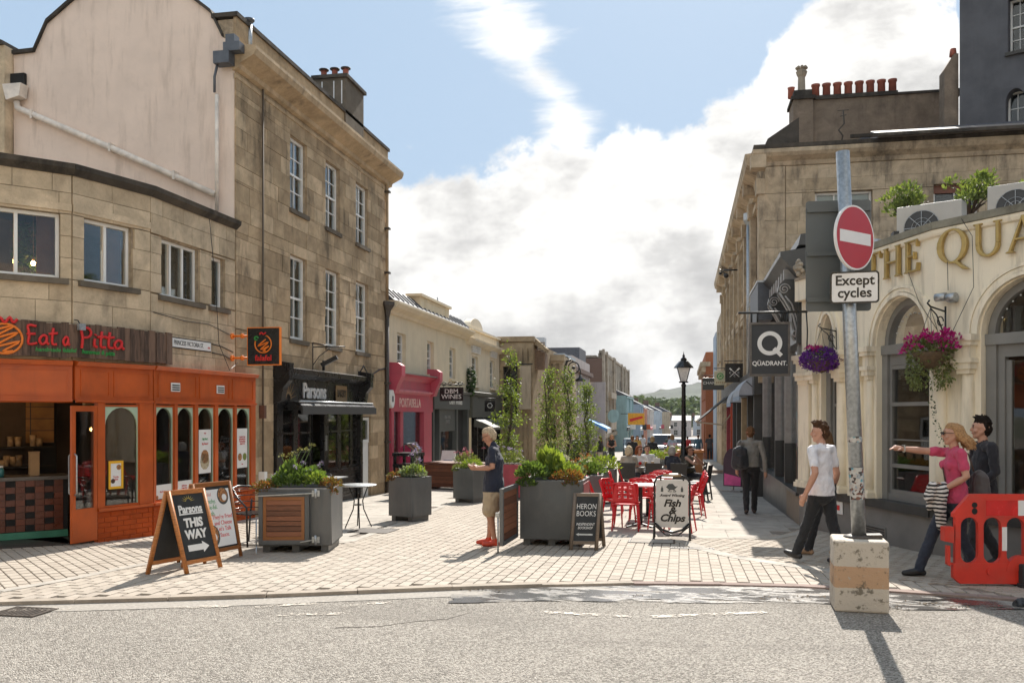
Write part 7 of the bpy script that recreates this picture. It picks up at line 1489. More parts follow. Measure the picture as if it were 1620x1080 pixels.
# --- people farther down the street
def far_p(label, x, y, yaw, H, top, bot, hair, style='short', **k): return person(label, (x, y, gz(y)), yaw, H, k.pop('pose', None), None, top, bot, M_black, hair, style, group='people farther down the street', **{**farp, **k})
bk = cloth('black_cotton', (.015, .015, .016)); dk = cloth('deep_green_skirt', (.025, .04, .035))
far_p('fair haired woman in black top and long dark skirt standing facing the camera', -3.65, 46.5, 5, 1.68, bk, dk, (.50, .27, .12), 'bob', fem=True, sleeve='none', skirt=.55, legs='bare', pose=dict(elL=(.24, .0, 1.16), wrL=(.05, -.2, 1.1), elR=(-.24, 0, 1.16), wrR=(-.05, -.2, 1.1)))
far_p('woman in black top and pale trousers turned to the fair haired woman', -4.15, 45.5, -110, 1.62, bk, cloth('pale_trousers', (.42, .38, .33)), (.10, .05, .03), 'long', fem=True, sleeve='long')
far_p('person in black coat with brown topknot, back turned, before the parked cars', -2.05, 37, 180, 1.62, bk, bk, (.17, .08, .04), 'bun', fem=True, sleeve='long')
far_p('person in black coat with short fair hair, back turned, before the silver car', -1.25, 37.5, 175, 1.6, bk, bk, (.32, .22, .11), 'bob', fem=True, sleeve='long')
far_p('dark haired person by the pale shop front left of the standing women', -5.35, 48, 90, 1.65, cloth('dim_shirt', (.30, .27, .25)), bk, (.02, .015, .01), 'short')
far_p('man in teal blue shirt walking away under the black awning', 1.05, 62, 185, 1.75, cloth('teal_shirt', (.06, .13, .18)), cloth('slate_jeans', (.06, .07, .09)), (.10, .05, .03), 'short', sleeve='long')
far_p('person in dark clothes walking close to the right shopfronts', 1.75, 60, 175, 1.78, cloth('dark_print', (.05, .045, .045)), bk, (.03, .02, .015), 'short')
far_p('person in bright red coat far along the right pavement', .35, 66, 180, 1.65, cloth('red_coat', (.42, .03, .03)), bk, (.03, .02, .015), 'short', sleeve='long')
far_p('person in dark jacket on the far pavement beside the lamp post', -.9, 60, 185, 1.7, cloth('green_jacket', (.04, .06, .04)), bk, (.02, .015, .01), 'short', sleeve='long')
far_p('man in pale shirt strolling up the middle of the far street', -2.9, 66, 160, 1.76, cloth('pale_shirt', (.45, .46, .48)), bk, (.08, .05, .03))
far_p('woman in mustard dress walking up the street past the far planters', -2.6, 52, 10, 1.66, cloth('mustard', (.40, .24, .05)), cloth('mustard2', (.38, .23, .05)), (.06, .04, .02), 'long', fem=True, skirt=.5, legs='bare')
far_p('person in pale blue top standing by the lamp post planters', -.5, 44, 200, 1.7, cloth('pale_blue', (.32, .40, .50)), bk, (.2, .12, .06), 'bob', fem=True)
seated('seated man in white shirt facing the blond person across the table', -1.05, 27.0, 10, cloth('white_shirt2', (.66, .66, .66)), (.05, .03, .02), 'short')
far_p('person in dark top among the tree planters', -4.75, 40, 150, 1.7, cloth('dim_top', (.03, .035, .04)), bk, (.25, .17, .1), 'short')
# ------------------------------------------------------------------ street furniture
M_bwood = wood('oak_frame', (.42, .155, .04), .45, (2, 2, 16), .4, .25, 6); M_gwood = wood('grey_wood', (.15, .115, .085), .65, (2, 2, 16), .45, .3, 6)
M_chalk = mat('chalkboard', (.022, .024, .025), .75, .3, 6, dirt=.12, dirtc=(.12, .12, .12))
M_redp = mat('red_plastic', (.56, .012, .018), .32, .06, 4); M_top = mat('white_tabletop', (.72, .70, .66), .35, .05)
M_rattan = mat('dark_chair', (.035, .033, .03), .6, .25, 50, bump=.2, bscale=120)
def box_planter(name, label, M, w, d, h, feet='slat', group=None):
    th = thing(name, label, 'planter', M, group); z0 = .09; t = .04
    mb = MB(); mb.box(-w/2, w/2, 0, t, z0, h); mb.box(-w/2, w/2, d-t, d, z0, h); mb.box(-w/2, -w/2+t, t, d-t, z0, h); mb.box(w/2-t, w/2, t, d-t, z0, h); mb.build('box', M_grey, th, bev=.006)
    mb = MB(); mb.box(-w/2+t, w/2-t, t, d-t, h-.1, h-.06); mb.build('soil', mat('soil', (.035, .025, .018), .95, .4, 30, bump=.6), th)
    mb = MB(); mb.box(-w/2+.03, w/2-.03, .03, d-.03, z0-.004, z0+.002); mb.build('tray', M_grey, th)
    xs_ = (-w/2+.09, 0, w/2-.09) if w > .7 else (-w/2+.08, w/2-.08)
    for x in xs_: MB().box(x-.05, x+.05, .05, d-.05, -.03, z0).build('foot', M_grey, th, bev=.004)
    return th
slope = MX.Rotation(-math.atan(.026), 4, 'X')
MPM = T3(-1.835, 12.45, gz(12.45)); MP = box_planter('planter', 'broad grey box planter with full green planting beside the bookshop board', MPM, .9, .95, .93)
MB().box(.4505, .458, .1, .8, .5, .88).build('plaque', mat('faded_red_plaque', (.34, .10, .10), .5), MP)
LPM = T3(-5.0, 10.75, gz(10.75)) @ rz(8); LP = box_planter('planter', 'grey box planter carrying the wooden gate panel near the falafel shop', T3(-5.05, 10.98, gz(11)) @ rz(13), .95, 1.0, .84)
sq = [(-5.05, 15.42, -24, 'square grey planter nearest the rose red shop', .56), (-5.05, 20.12, -22, 'square grey planter beside the man in navy', .58)]
SQ = []
for k, (x, y, a, lab, w) in enumerate(sq): SQ.append(box_planter('planter', lab, T3(x, y, gz(y)) @ rz(a), w, w, .80, group='square grey planters along the street'))
def gate(name, label, M, w, h, slats, z0, m_fr, m_sl, inner=None):
    th = thing(name, label, 'gate', M); e = .055
    mb = MB(); mb.box(0, e, -.025, .025, z0, z0+h); mb.box(w-e, w, -.025, .025, z0, z0+h); mb.box(e, w-e, -.025, .025, z0, z0+e); mb.box(e, w-e, -.025, .025, z0+h-e, z0+h); mb.build('frame', m_fr, th, bev=.004)
    if inner: mb = MB(); q = e+.045; mb.box(e+.004, q, -.02, .02, z0+e, z0+h-e); mb.box(w-q, w-e-.004, -.02, .02, z0+e, z0+h-e); mb.box(q, w-q, -.02, .02, z0+e, z0+q); mb.box(q, w-q, -.02, .02, z0+h-q, z0+h-e); mb.build('inner_frame', inner, th)
    q = e+(.045 if inner else 0); hh = (h-2*q)/slats
    for i in range(slats): piece('slat', m_sl, th, q, w-q, -.014+.004*(i % 2), .012, z0+q+i*hh+.004, z0+q+(i+1)*hh-.004)
    return th
GL = gate('gate_panel', 'closed wooden gate panel with orange frame hung on the grey planter', LP.matrix_world @ T3(-.46, -.06, 0), .66, .68, 7, .12, M_grey, M_teak, inner=M_bwood)
mb = MB(); mb.tube([(-.02, -.05, .10), (-.02, -.05, -.1)], .012); mb.tube([(-.02, -.05, .45), (-.02, -.05, -.06)], .011); mb.tube([(-.08, -.05, .42), (-.02, -.05, .42)], .01); mb.build('drop_bolt', M_galv, GL)
for z in (.17, .78): mb = MB(); mb.beam((.0 if z > .5 else .55, -.035, z-.02), (.74, -.04, z+.015), .012, .035, (0, 1, 0)); mb.cyl((.75, -.05, z-.05), (.75, -.05, z+.07), .016, n=8); mb.box(.70, .80, -.03, -.02, z-.03, z+.05); mb.build('hinge', M_galv, GL)
GR = gate('gate_panel', 'open wooden gate leaf swung out from the broad planter by the man in navy', T3(-2.32, 12.5, gz(12.4)) @ rz(-105), .95, .76, 7, .12, M_grey, M_teak)
GR.matrix_world = T3(-2.33, 12.44, gz(12.4)) @ rz(-92)
mb = MB(); mb.tube([(.92, -.05, .55), (.92, -.05, -.02)], .012); mb.box(.9, .94, -.08, -.02, .5, .56); mb.build('drop_bolt', M_galv, GR)
def aboard(name, label, A, B, Sv, h, m_fr, m_pan, cat='sandwich board', fw=.045):
    """folding board: feet of the front face A, B (ground, left to right), back feet shifted by Sv"""
    A, B = V((*A, gz(A[1]))), V((*B, gz(B[1]))); Sv = V((*Sv, 0)); u_ = (B-A); L = u_.length; u_.normalize(); top = (A+B)/2+Sv/2; n = u_.cross(V((0, 0, 1)))
    th = thing(name, label, cat, frame((A.x, A.y, A.z), ux=(u_.x, u_.y))); Ti = th.matrix_world.inverted()
    s2 = (Ti.to_3x3() @ Sv).y/2; sx = (Ti.to_3x3() @ Sv).x/2
    def face(y0, y1, panel, nm):
        mb = MB()
        for x in (fw/2, L-fw/2): mb.tube([(x+(0 if y0 == 0 else 2*sx), y0, 0), (x+sx, y1, h)], fw*.62, 4)
        f_ = lambda x, k: (x+(0 if y0 == 0 else 2*sx)*(1-k)+sx*k, y0+(y1-y0)*k, h*k)
        for k in (.13, .975): mb.beam(f_(fw, k), f_(L-fw, k), .03, fw)
        o = mb.build('frame', m_fr, th)
        mb = MB(); e = .006 if y0 == 0 else -.006
        q = [f_(fw*.9, .15), f_(L-fw*.9, .15), f_(L-fw*.9, .96), f_(fw*.9, .96)]; mb.add([(a, b_-e*.2, c) for a, b_, c in q]+[(a, b_+e, c) for a, b_, c in q], [(0, 1, 2, 3), (7, 6, 5, 4), (0, 4, 5, 1), (1, 5, 6, 2), (2, 6, 7, 3), (3, 7, 4, 0)]); mb.build('panel', panel, th)
    face(0.0, s2-.012, m_pan, 'front'); face(2*s2, s2+.012, M_chalk, 'back')
    mb = MB(); mb.box(sx+.0, sx+L, s2-.02, s2+.02, h-.02, h+.006); mb.build('hinge_rail', m_fr, th)
    # frame for printing on the front face
    al = math.atan2(s2-.012, h); PF = MX.Translation((0, -.004, 0)) @ MX(((1, 0, sx/h, 0), (0, math.cos(al), math.sin(al), 0), (0, -math.sin(al), math.cos(al), 0), (0, 0, 0, 1)))
    return th, PF, L
from math import hypot
AB1, PF, L = aboard('sandwich_board', 'oak framed chalk sandwich board pointing the way to the bakery', (-5.44, 8.99), (-5.28, 9.5), (-.42, -.10), .92, M_bwood, M_chalk)
c = L/2
text('THIS\nWAY', .14, PF @ T3(c, 0, .49), M_print, AB1, bold=.006, sx=.92, lsp=.95, shear=.08); text('Parsons', .125, PF @ T3(c, 0, .715), M_print, AB1, sx=.85, bold=.004, shear=.05); MB(PF).box(c-.17, c+.17, -.002, -.0005, .655, .67).build('underline', M_print, AB1)
mb = MB(PF); mb.prism([(c-.15, .24), (c+.06, .24), (c+.06, .21), (c+.15, .275), (c+.06, .34), (c+.06, .31), (c-.15, .31)], -.003, -.0005); mb.build('arrow', M_print, AB1)
mb = MB(PF)
for k in range(8): a = R(15+21*k); mb.prism([(c+.035*math.cos(a-.1), .80+.035*math.sin(a-.1)), (c+.035*math.cos(a+.1), .80+.035*math.sin(a+.1)), (c+.1*math.cos(a), .80+.075*math.sin(a))], -.003, -.0005)
mb.build('sunburst', mat('sun_print', (.55, .42, .10)), AB1)
AB2, PF, L = aboard('sandwich_board', 'oak framed poster sandwich board with food pictures and red words', (-5.66, 9.75), (-5.5, 10.4), (-.38, .05), .95, M_bwood, M_chalk)
c = L/2; mb = MB(PF); mb.box(.065, L-.065, -.004, -.0012, .17, .88); mb.build('poster', M_print, AB2)
text('Crunchy.\nVeggie-ful.\nFresh.', .075, PF @ T3(c-.1, -.005, .66), M_green, AB2, depth=.001, sx=.85); text("They're Fried\nand Cheese\nLet's Talk\nSauce.", .075, PF @ T3(c+.09, -.005, .42), M_red, AB2, depth=.001, sx=.85); text('Falafel', .06, PF @ T3(c-.12, -.005, .82), mat('pale_red', (.6, .25, .22)), AB2, depth=.001)
for x, z, r_ in ((c+.15, .79, .095), (c-.12, .31, .12)):
    mb = MB(PF); mb.prism(arc(x, z, r_, r_*1.15, 0, 342, 19), -.0062, -.0042); mb.build('bowl_print', M_slatey, AB2); mb = MB(PF); mb.prism(arc(x, z+.01, r_*.84, r_*.95, 0, 342, 19), -.0072, -.0063); mb.build('dish_picture', M_dish, AB2); mb = MB(PF); mb.prism(arc(x+.02, z-.02, r_*.42, r_*.45, 0, 340, 17), -.008, -.0073); mb.build('dip_print', M_print, AB2)
AB3, PF, L = aboard('sandwich_board', 'weathered chalk sandwich board for the bookshop before the broad planter', (-1.53, 12.08), (-1.14, 12.1), (.07, .42), .76, M_gwood, M_chalk)
c = L/2; text('HERON\nBOOKS', .105, PF @ T3(c, 0, .55), M_print, AB3, sx=.78, lsp=.95, bold=-.001); text('INDEPENDENT\nBOOKSHOP', .05, PF @ T3(c, 0, .33), M_print, AB3, sx=.75, shear=.2)
mb = MB(PF); mb.prism([(c-.12, .215), (c-.08, .235), (c-.08, .225), (c+.11, .225), (c+.11, .205), (c-.08, .205), (c-.08, .195)], -.002, -.0005); mb.build('arrow', M_galv, AB3)
# swing sign on a black tube frame
FSN = thing('swing_sign', 'white swinging pavement sign on black tube frame before the red chairs', 'sign', T3(-.16, 13.75, gz(13.75)))
mb = MB(); mb.tube([(-.27, -.16, 0), (-.265, -.02, .3), (-.265, 0, .86), (-.22, 0, .94), (-.15, 0, .965), (.15, 0, .965), (.22, 0, .94), (.265, 0, .86), (.265, -.02, .3), (.27, -.16, 0)], .016, 8); mb.tube([(-.27, .2, 0), (-.265, .02, .3)], .016, 8); mb.tube([(.27, .2, 0), (.265, .02, .3)], .016, 8); mb.tube([(-.265, -.02, .25), (-.15, -.02, .14), (0, -.02, .1), (.15, -.02, .14), (.265, -.02, .25)], .018, 8); mb.build('frame', M_blackp, FSN)
mb = MB(); rp_ = []
for cx, cz, a0 in ((.2, .86, 0), (-.2, .86, 90), (-.2, .22, 180), (.2, .22, 270)): rp_ += arc(cx, cz, .045, .045, a0, a0+90, 4)
mb.prism(rp_, -.012, .012); mb.build('panel', mat('offwhite_panel', (.64, .61, .57), .4, .05), FSN)
for x in (-.17, .17): MB().box(x-.012, x+.012, -.016, .016, .89, .96).build('hanger', M_black, FSN)
MB().cyl((-.13, 0, .967), (.14, 0, .967), .019, n=8).build('grip', M_tan, FSN)
FT_ = T3(0, -.0135, 0); text('Fish\n&\nChips', .15, FT_ @ T3(0, 0, .43), M_blackp, FSN, depth=.001, shear=.28, bold=.006, sx=1.08, lsp=.76); text('Award Winning', .056, FT_ @ T3(0, 0, .665), M_blackp, FSN, depth=.001, shear=.3, bold=.002, sx=1.02); text('Fish Bar', .04, FT_ @ T3(0, 0, .725), M_slatey, FSN, depth=.001, shear=.2)
mb = MB(FT_)
for s in (-1, 1): mb.prism([(.15*s-.018, .72), (.15*s+.018, .72), (.15*s+.018, .77), (.15*s+.006, .79), (.15*s+.006, .805), (.15*s-.006, .805), (.15*s-.006, .79), (.15*s-.018, .77)], -.001, 0)
mb.prism([(-.09, .79), (-.04, .75), (.03, .75), (.09, .81), (.05, .80), (.01, .845), (-.05, .84)], -.001, 0); mb.tube([(-.06, 0, .73), (0, 0, .77), (.06, 0, .73)], .006, 5); mb.build('fish_emblem', M_slatey, FSN)
mb = MB(); mb.tube([(-.26, .0, .2), (-.1, .0, .06), (.1, 0, .06), (.26, 0, .2)], .012, 6); mb.build('lower_hoop', M_blackp, FSN)
# red perforated chairs
def red_chair(M, label, group):
    th = thing('cafe_chair', label, 'chair', M, group); n = 9; back = []
    f = MB()
    for i in range(n+1):
        for j in range(9):
            a = (i/n-.5)*2; t = j/8; x = a*(.21-.02*t*t+.0); y = .19+.10*t-.05*(1-a*a)*-1*0+.035*a*a*-1; z = .47+.33*t-.015*a*a; f.v.append((x, y, z))
    idx = lambda i, j: i*9+j
    for i in range(n):
        for j in range(8):
            if j in (2, 4, 6) and 0 < i < n-1 and (i+j) % 2 == 0: continue
            f.f.append((idx(i, j), idx(i+1, j), idx(i+1, j+1), idx(i, j+1))); f.mi.append(0); f.sm.append(True)
    o = f.build('backrest', M_redp, th, fix=False); s = o.modifiers.new('thick', 'SOLIDIFY'); s.thickness = .014
    mb = MB(); mb.tube([(-.2, .15, .47), (-.2, .28, .79), (-.1, .29, .81), (.1, .29, .81), (.2, .28, .79), (.2, .15, .47)], .014, 6); mb.tube([(-.215, -.2, .45), (-.215, .16, .47)], .012, 6); mb.tube([(.215, -.2, .45), (.215, .16, .47)], .012, 6); mb.build('back_frame', M_redp, th)
    mb = MB(); mb.prismz([(-.22, -.2), (-.17, -.23), (.17, -.23), (.22, -.2), (.21, .2), (-.21, .2)], .435, .455); mb.build('seat', M_redp, th, bev=.008)
    for x, y, dx, dy in ((-.19, -.18, -.03, -.04), (.19, -.18, .03, -.04), (-.19, .17, -.03, .07), (.19, .17, .03, .07)): MB().tube([(x, y, .44), (x+dx, y+dy, 0)], [.018, .012], 8).build('leg', M_redp, th)
    return th
RC0 = red_chair(T3(-.93, 14.9, gz(14.9)) @ rz(180), 'red perforated chair with its back to the camera, nearest the swing sign', 'red cafe chairs')
rc = [(-1.62, 15.55, 100, 'red chair seen side on between broad planter and first white table'), (-1.5, 16.75, 95, 'red chair seen side on behind the side-on one by the planter'), (-.28, 15.1, -150, 'red chair mostly hidden behind the swing sign'), (-.75, 16.6, 180, 'second red chair in the row, back to the camera'), (-.62, 18.1, 180, 'third red chair in the row, back to the camera'), (-.5, 19.6, 180, 'fourth red chair in the row, back to the camera'), (-.45, 20.7, 180, 'farthest red chair in the row, back to the camera'), (.17, 17.6, -80, 'red chair at the open side of the row facing inward'), (.2, 18.9, -84, 'red chair facing inward behind the one on the open side'), (-1.42, 18.2, 92, 'red chair side on at the second white table'), (-.05, 14.85, -100, 'red chair just right of the swing sign frame'), (-1.3, 19.4, 92, 'red chair side on at the third white table'), (-1.2, 20.9, 96, 'red chair side on at the farthest white table'), (.2, 20.2, -88, 'last red chair facing inward at the open side'), (-1.1, 15.6, 60, 'red chair turned askew at the nearest white table')]
for x, y, a, lab in rc: dup(RC0, T3(x, y, gz(y)) @ rz(a), lab)
def table(M, label, w=.6, d=.6, group='white topped cafe tables', mt=None, mbs=None):
    th = thing('cafe_table', label, 'table', M, group); MB().box(-w/2, w/2, -d/2, d/2, .71, .735).build('tabletop', mt or M_top, th, bev=.004); mb = MB(); mb.cyl((0, 0, .03), (0, 0, .71), .035); mb.build('pedestal', mbs or M_black, th); mb = MB()
    for a in range(4): mb.beam((.03*math.cos(R(45+90*a)), .03*math.sin(R(45+90*a)), .05), (.32*math.cos(R(45+90*a)), .32*math.sin(R(45+90*a)), .015), .05, .025)
    mb.build('base', mbs or M_black, th); return th
T0 = table(T3(-.72, 15.55, gz(15.5)), 'nearest white cafe table among the red chairs')
for x, y, lab in ((-.66, 17.2, 'second white cafe table in the red chair row'), (-.5, 18.8, 'third white cafe table in the red chair row'), (-.4, 20.1, 'farthest white cafe table in the red chair row')): dup(T0, T3(x, y, gz(y)), lab)
def dark_chair(M, label):
    th = thing('terrace_chair', label, 'chair', M, 'dark terrace chairs'); mb = MB(); mb.add([(-.2, .2, .46), (.2, .2, .46), (.22, .27, .88), (-.22, .27, .88), (-.2, .22, .46), (.2, .22, .46), (.22, .29, .88), (-.22, .29, .88)], [(0, 1, 2, 3), (7, 6, 5, 4), (0, 4, 5, 1), (1, 5, 6, 2), (2, 6, 7, 3), (3, 7, 4, 0)]); mb.build('backrest', M_rattan, th); MB().box(-.22, .22, -.22, .22, .43, .46).build('seat', M_rattan, th)
    for x in (-.2, .2):
        for y, dy in ((-.2, -.02), (.2, .06)): MB().beam((x, y, .44), (x, y+dy, 0), .035, .035, (1, 0, 0)).build('leg', M_rattan, th)
    return th
DC0 = dark_chair(T3(-.1, 23.9, gz(23.9)) @ rz(180), 'dark terrace chair, back to the camera, under the silver haired person')
for x, y, a, lab in ((-1.45, 24.1, 180, 'dark terrace chair, back to the camera, at the blond person'), (-.75, 24.0, 180, 'dark empty terrace chair between the two seated groups'), (.42, 22.6, -105, 'dark terrace chair standing out at the pavement side'), (.36, 25.0, -80, 'dark terrace chair under the woman with raised arm'), (-1.5, 25.6, 60, 'dark terrace chair behind the auburn woman'), (.25, 21.7, -95, 'dark terrace chair just behind the red chairs, open side')): dup(DC0, T3(x, y, gz(y)) @ rz(a), lab)
DT = table(T3(-.9, 24.9, gz(24.9)), 'dark table with drinks before the auburn haired woman', .75, .75, 'dark terrace tables', M_rattan); table(T3(-.05, 25.1, gz(25)), 'dark table with drinks before the silver haired person', .75, .75, 'dark terrace tables', M_rattan)
for k, (x, y, lab) in enumerate(((-1.0, 24.75, 'beer glass on the dark table by the auburn woman'), (-.82, 24.8, 'second beer glass on the dark table by the auburn woman'), (-.2, 24.9, 'glass of pale beer by the silver haired person'), (-.1, 25.1, 'glass of dark drink by the silver haired person'))): simple('drinking_glass', lab, 'glass', T3(x, y, gz(y)+.735), [('glass', mat('beer', (.45, .24, .05), .15), lambda mb: mb.lathe([(.03, 0), (.04, .14)], n=10)), ('foam', M_print, lambda mb: mb.lathe([(.039, .14), (.038, .155)], n=10))])
simple('menu_card', 'white menu card standing on the dark table', 'menu', T3(-.72, 24.95, gz(25)+.735), [('card', M_print, lambda mb: (mb.box(-.1, .1, -.02, -.016, 0, .24), mb.box(-.1, .1, .016, .02, 0, .24)))])
# black metal bistro chairs and table by the falafel shop
def bistro(M, label):
    th = thing('bistro_chair', label, 'chair', M, 'black metal bistro chairs'); sl = []
    mb = MB()
    for k in range(4): z = .5+.09*k; mb.tube([(.24*math.cos(R(a)), .02+.24*math.sin(R(a)), z) for a in range(-15, 196, 15)], .011, 6, flat=.6)
    mb.build('back_slats', M_blackp, th); mb = MB(); mb.tube([(-.25, -.2, 0), (-.25, -.18, .55), (-.25, 0, .68), (-.2, .16, .8), (0, .27, .82), (.2, .16, .8), (.25, 0, .68), (.25, -.18, .55), (.25, -.2, 0)], .014, 8); mb.build('arm_frame', M_blackp, th)
    for k in range(5): piece('slat', M_blackp, th, -.21, .21, -.2+.085*k, -.135+.085*k, .435, .45)
    for x in (-.17, .17): MB().tube([(x, .17, .62), (x, .2, .4), (x*1.2, .27, 0)], .013, 8).build('leg', M_blackp, th)
    return th
BC0 = bistro(T3(-6.05, 11.7, gz(11.7)) @ rz(70), 'slatted black bistro chair with arms between poster board and gated planter'); dup(BC0, T3(-5.95, 12.6, gz(12.6)) @ rz(110), 'slatted black bistro chair behind the gated planter'); dup(BC0, T3(-6.75, 15.9, gz(15.9)) @ rz(40), 'slatted black bistro chair before the bakery windows')
BT = thing('bistro_table', 'small round bistro table with curved iron legs right of the gated planter', 'table', T3(-5.42, 14.3, gz(14.3)), None); mb = MB(); mb.lathe([(.30, .70), (.31, .705), (.31, .72), (.30, .725)], n=28); mb.build('tabletop', M_galv, BT)
for a in range(4): c_, s_ = math.cos(R(25+90*a)), math.sin(R(25+90*a)); MB().tube([(.16*c_, .16*s_, .70), (.07*c_, .07*s_, .45), (.09*c_, .09*s_, .3), (.22*c_, .22*s_, 0)], .011, 6).build('leg', M_blackp, BT)
MB().tube([(.08*math.cos(a), .08*math.sin(a), .38) for a in np.linspace(0, 6.28, 14)[:-1]], .007, 5, closed=True).build('ring', M_blackp, BT)
BT2 = simple('bistro_table', 'square black bistro table before the bakery windows', 'table', T3(-7.0, 16.8, gz(16.8)), [('tabletop', M_galv, lambda mb: mb.box(-.3, .3, -.3, .3, .70, .72)), ('pedestal', M_black, lambda mb: mb.cyl((0, 0, 0), (0, 0, .7), .03)), ('base', M_black, lambda mb: mb.cyl((0, 0, 0), (0, 0, .03), .22, n=16))])
# litter bin, timber seat planter, standing boards farther on
BN = thing('litter_bin', 'black and timber slatted litter bin before the grey wine shop', 'bin', T3(-6.75, 21.3, gz(21.3)) @ rz(-10)); mb = MB(); mb.box(-.28, .28, -.28, .28, 0, .06); mb.box(-.29, .29, -.29, .29, .78, .86); [mb.box(x-.03, x+.03, y-.03, y+.03, .06, 1.06) for x in (-.25, .25) for y in (-.25, .25)]; mb.box(-.3, .3, -.3, .3, 1.06, 1.14); mb.build('body', M_blackp, BN)
MB().box(-.22, .22, -.22, .22, .06, .8).build('liner', M_dark, BN)
for k in range(5): piece('slat', M_teak, BN, -.27+.11*k, -.17+.11*k, -.275, -.25, .08, .77)
for k in range(5): piece('slat', M_teak, BN, .25, .275, -.27+.11*k, -.17+.11*k, .08, .77)
WP = thing('timber_planter', 'long timber clad planter behind the square grey planter', 'planter', T3(-6.55, 24.9, gz(24.9)) @ rz(-14)); MB().box(-.9, .9, 0, .9, .06, .72).build('liner', M_dark, WP); mb = MB(); [mb.box(x-.05, x+.05, .1, .8, 0, .06) for x in (-.8, .8)]; mb.build('foot', M_teak, WP)
for k in range(6): piece('plank', M_teak, WP, -.95, .95, -.03, -.002, .07+.11*k, .17+.11*k); piece('plank', M_teak, WP, .902, .93, -.03, .93, .07+.11*k, .17+.11*k); piece('plank', M_teak, WP, -.93, -.902, 0, .93, .07+.11*k, .17+.11*k)
MB().box(-.97, .97, -.06, .97, .735, .78).build('rail', M_teak, WP)
SB = thing('sandwich_board', 'white and blue plastic sandwich board by the wine shop window', 'sandwich board', T3(-7.4, 27.6, gz(27.6))); mb = MB(); mb.add([(-.3, -.28, 0), (.3, -.28, 0), (.22, 0, 1.1), (-.22, 0, 1.1), (-.3, .28, 0), (.3, .28, 0)], [(0, 1, 2, 3), (5, 4, 3, 2), (0, 3, 4), (1, 5, 2)]); mb.build('shell', M_white, SB); MB(MX.Rotation(R(-14.3), 4, 'X')).box(-.14, .14, -.292, -.272, .3, .75).build('blue_print', M_blue, SB)
PX = thing('planter', 'faded rose red planter box behind the man in navy', 'planter', T3(-4.3, 21.6, gz(21.6))); mb = MB(); mb.box(-.45, .45, 0, .9, .04, .86); mb.build('box', mat('faded_rose', (.33, .05, .07), .6), PX, bev=.01); mb = MB(); mb.box(-.41, .41, .04, .86, .86, .866); mb.build('soil', MATS['soil'], PX)
GP = [box_planter('planter', lab, T3(x, y, gz(y)) @ rz(a), w, w, .8) for x, y, a, w, lab in ((-1.95, 17.3, 5, .85, 'grey planter behind the broad one with rusty and green planting'), (-1.95, 20.6, 0, .8, 'grey planter with bright leafy mound left of the red chairs'), (-4.35, 46.5, 0, .85, 'small grey planter beside the standing women'), (-.85, 29.2, 0, .7, 'grey planter with lime green mound behind the seated group'))]
TP = simple('timber_planter', 'square woven timber planter at the pavement edge by the lamp post', 'planter', T3(.3, 34.5, gz(34.5)), [('box', M_bwood, lambda mb: mb.box(-.45, .45, -.3, .5, .05, 1.0)), ('rim', M_bwood, lambda mb: (mb.box(-.5, .5, -.35, -.27, 1.0, 1.08), mb.box(-.5, .5, .47, .55, 1.0, 1.08), mb.box(-.5, -.42, -.27, .47, 1.0, 1.08), mb.box(.42, .5, -.27, .47, 1.0, 1.08)))])
RPp = simple('planter', 'terracotta coloured long planter with mixed flowers before the cars', 'planter', T3(-.35, 38, gz(38)), [('box', M_pot, lambda mb: mb.box(-.7, .7, 0, .6, .03, .85)), ('rim', M_pot, lambda mb: mb.box(-.74, .74, -.04, .64, .85, .9))])
KB_ = simple('menu_board', 'white and black standing shop board among the far planters', 'board', T3(-4.55, 35.2, gz(35.2)), [('white_face', M_print, lambda mb: mb.box(-.45, .12, -.03, 0, .05, 1.05)), ('black_face', M_chalk, lambda mb: mb.box(.14, .5, -.1, -.06, .05, 1.05)), ('edge', M_blackp, lambda mb: (mb.box(.5, .55, -.1, .3, .02, 1.08), mb.beam((-.25, -.04, .1), (.05, -.04, .95), .02, .02)))])
PK = thing('swing_sign', 'round topped pink and white pavement board beside the walking man', 'sign', T3(1.42, 26.3, gz(26.3)) @ rz(-35)); mb = MB(); mb.prism([(-.3, .15), (.3, .15), (.3, .8)]+arc(0, .8, .3, .45, 0, 180, 10)[1:-1]+[(-.3, .8)], -.02, .02); mb.build('panel', mat('dark_plum', (.06, .03, .05)), PK); mb = MB(); mb.prism([(-.27, .18), (.27, .18), (.27, .42), (-.27, .52)], -.024, -.021); mb.build('pink_band', mat('pink_print', (.62, .08, .28)), PK); mb = MB(); mb.box(-.32, .32, -.15, .15, 0, .05); mb.box(-.03, .03, -.03, .03, .05, .15); mb.build('base', M_galv, PK)
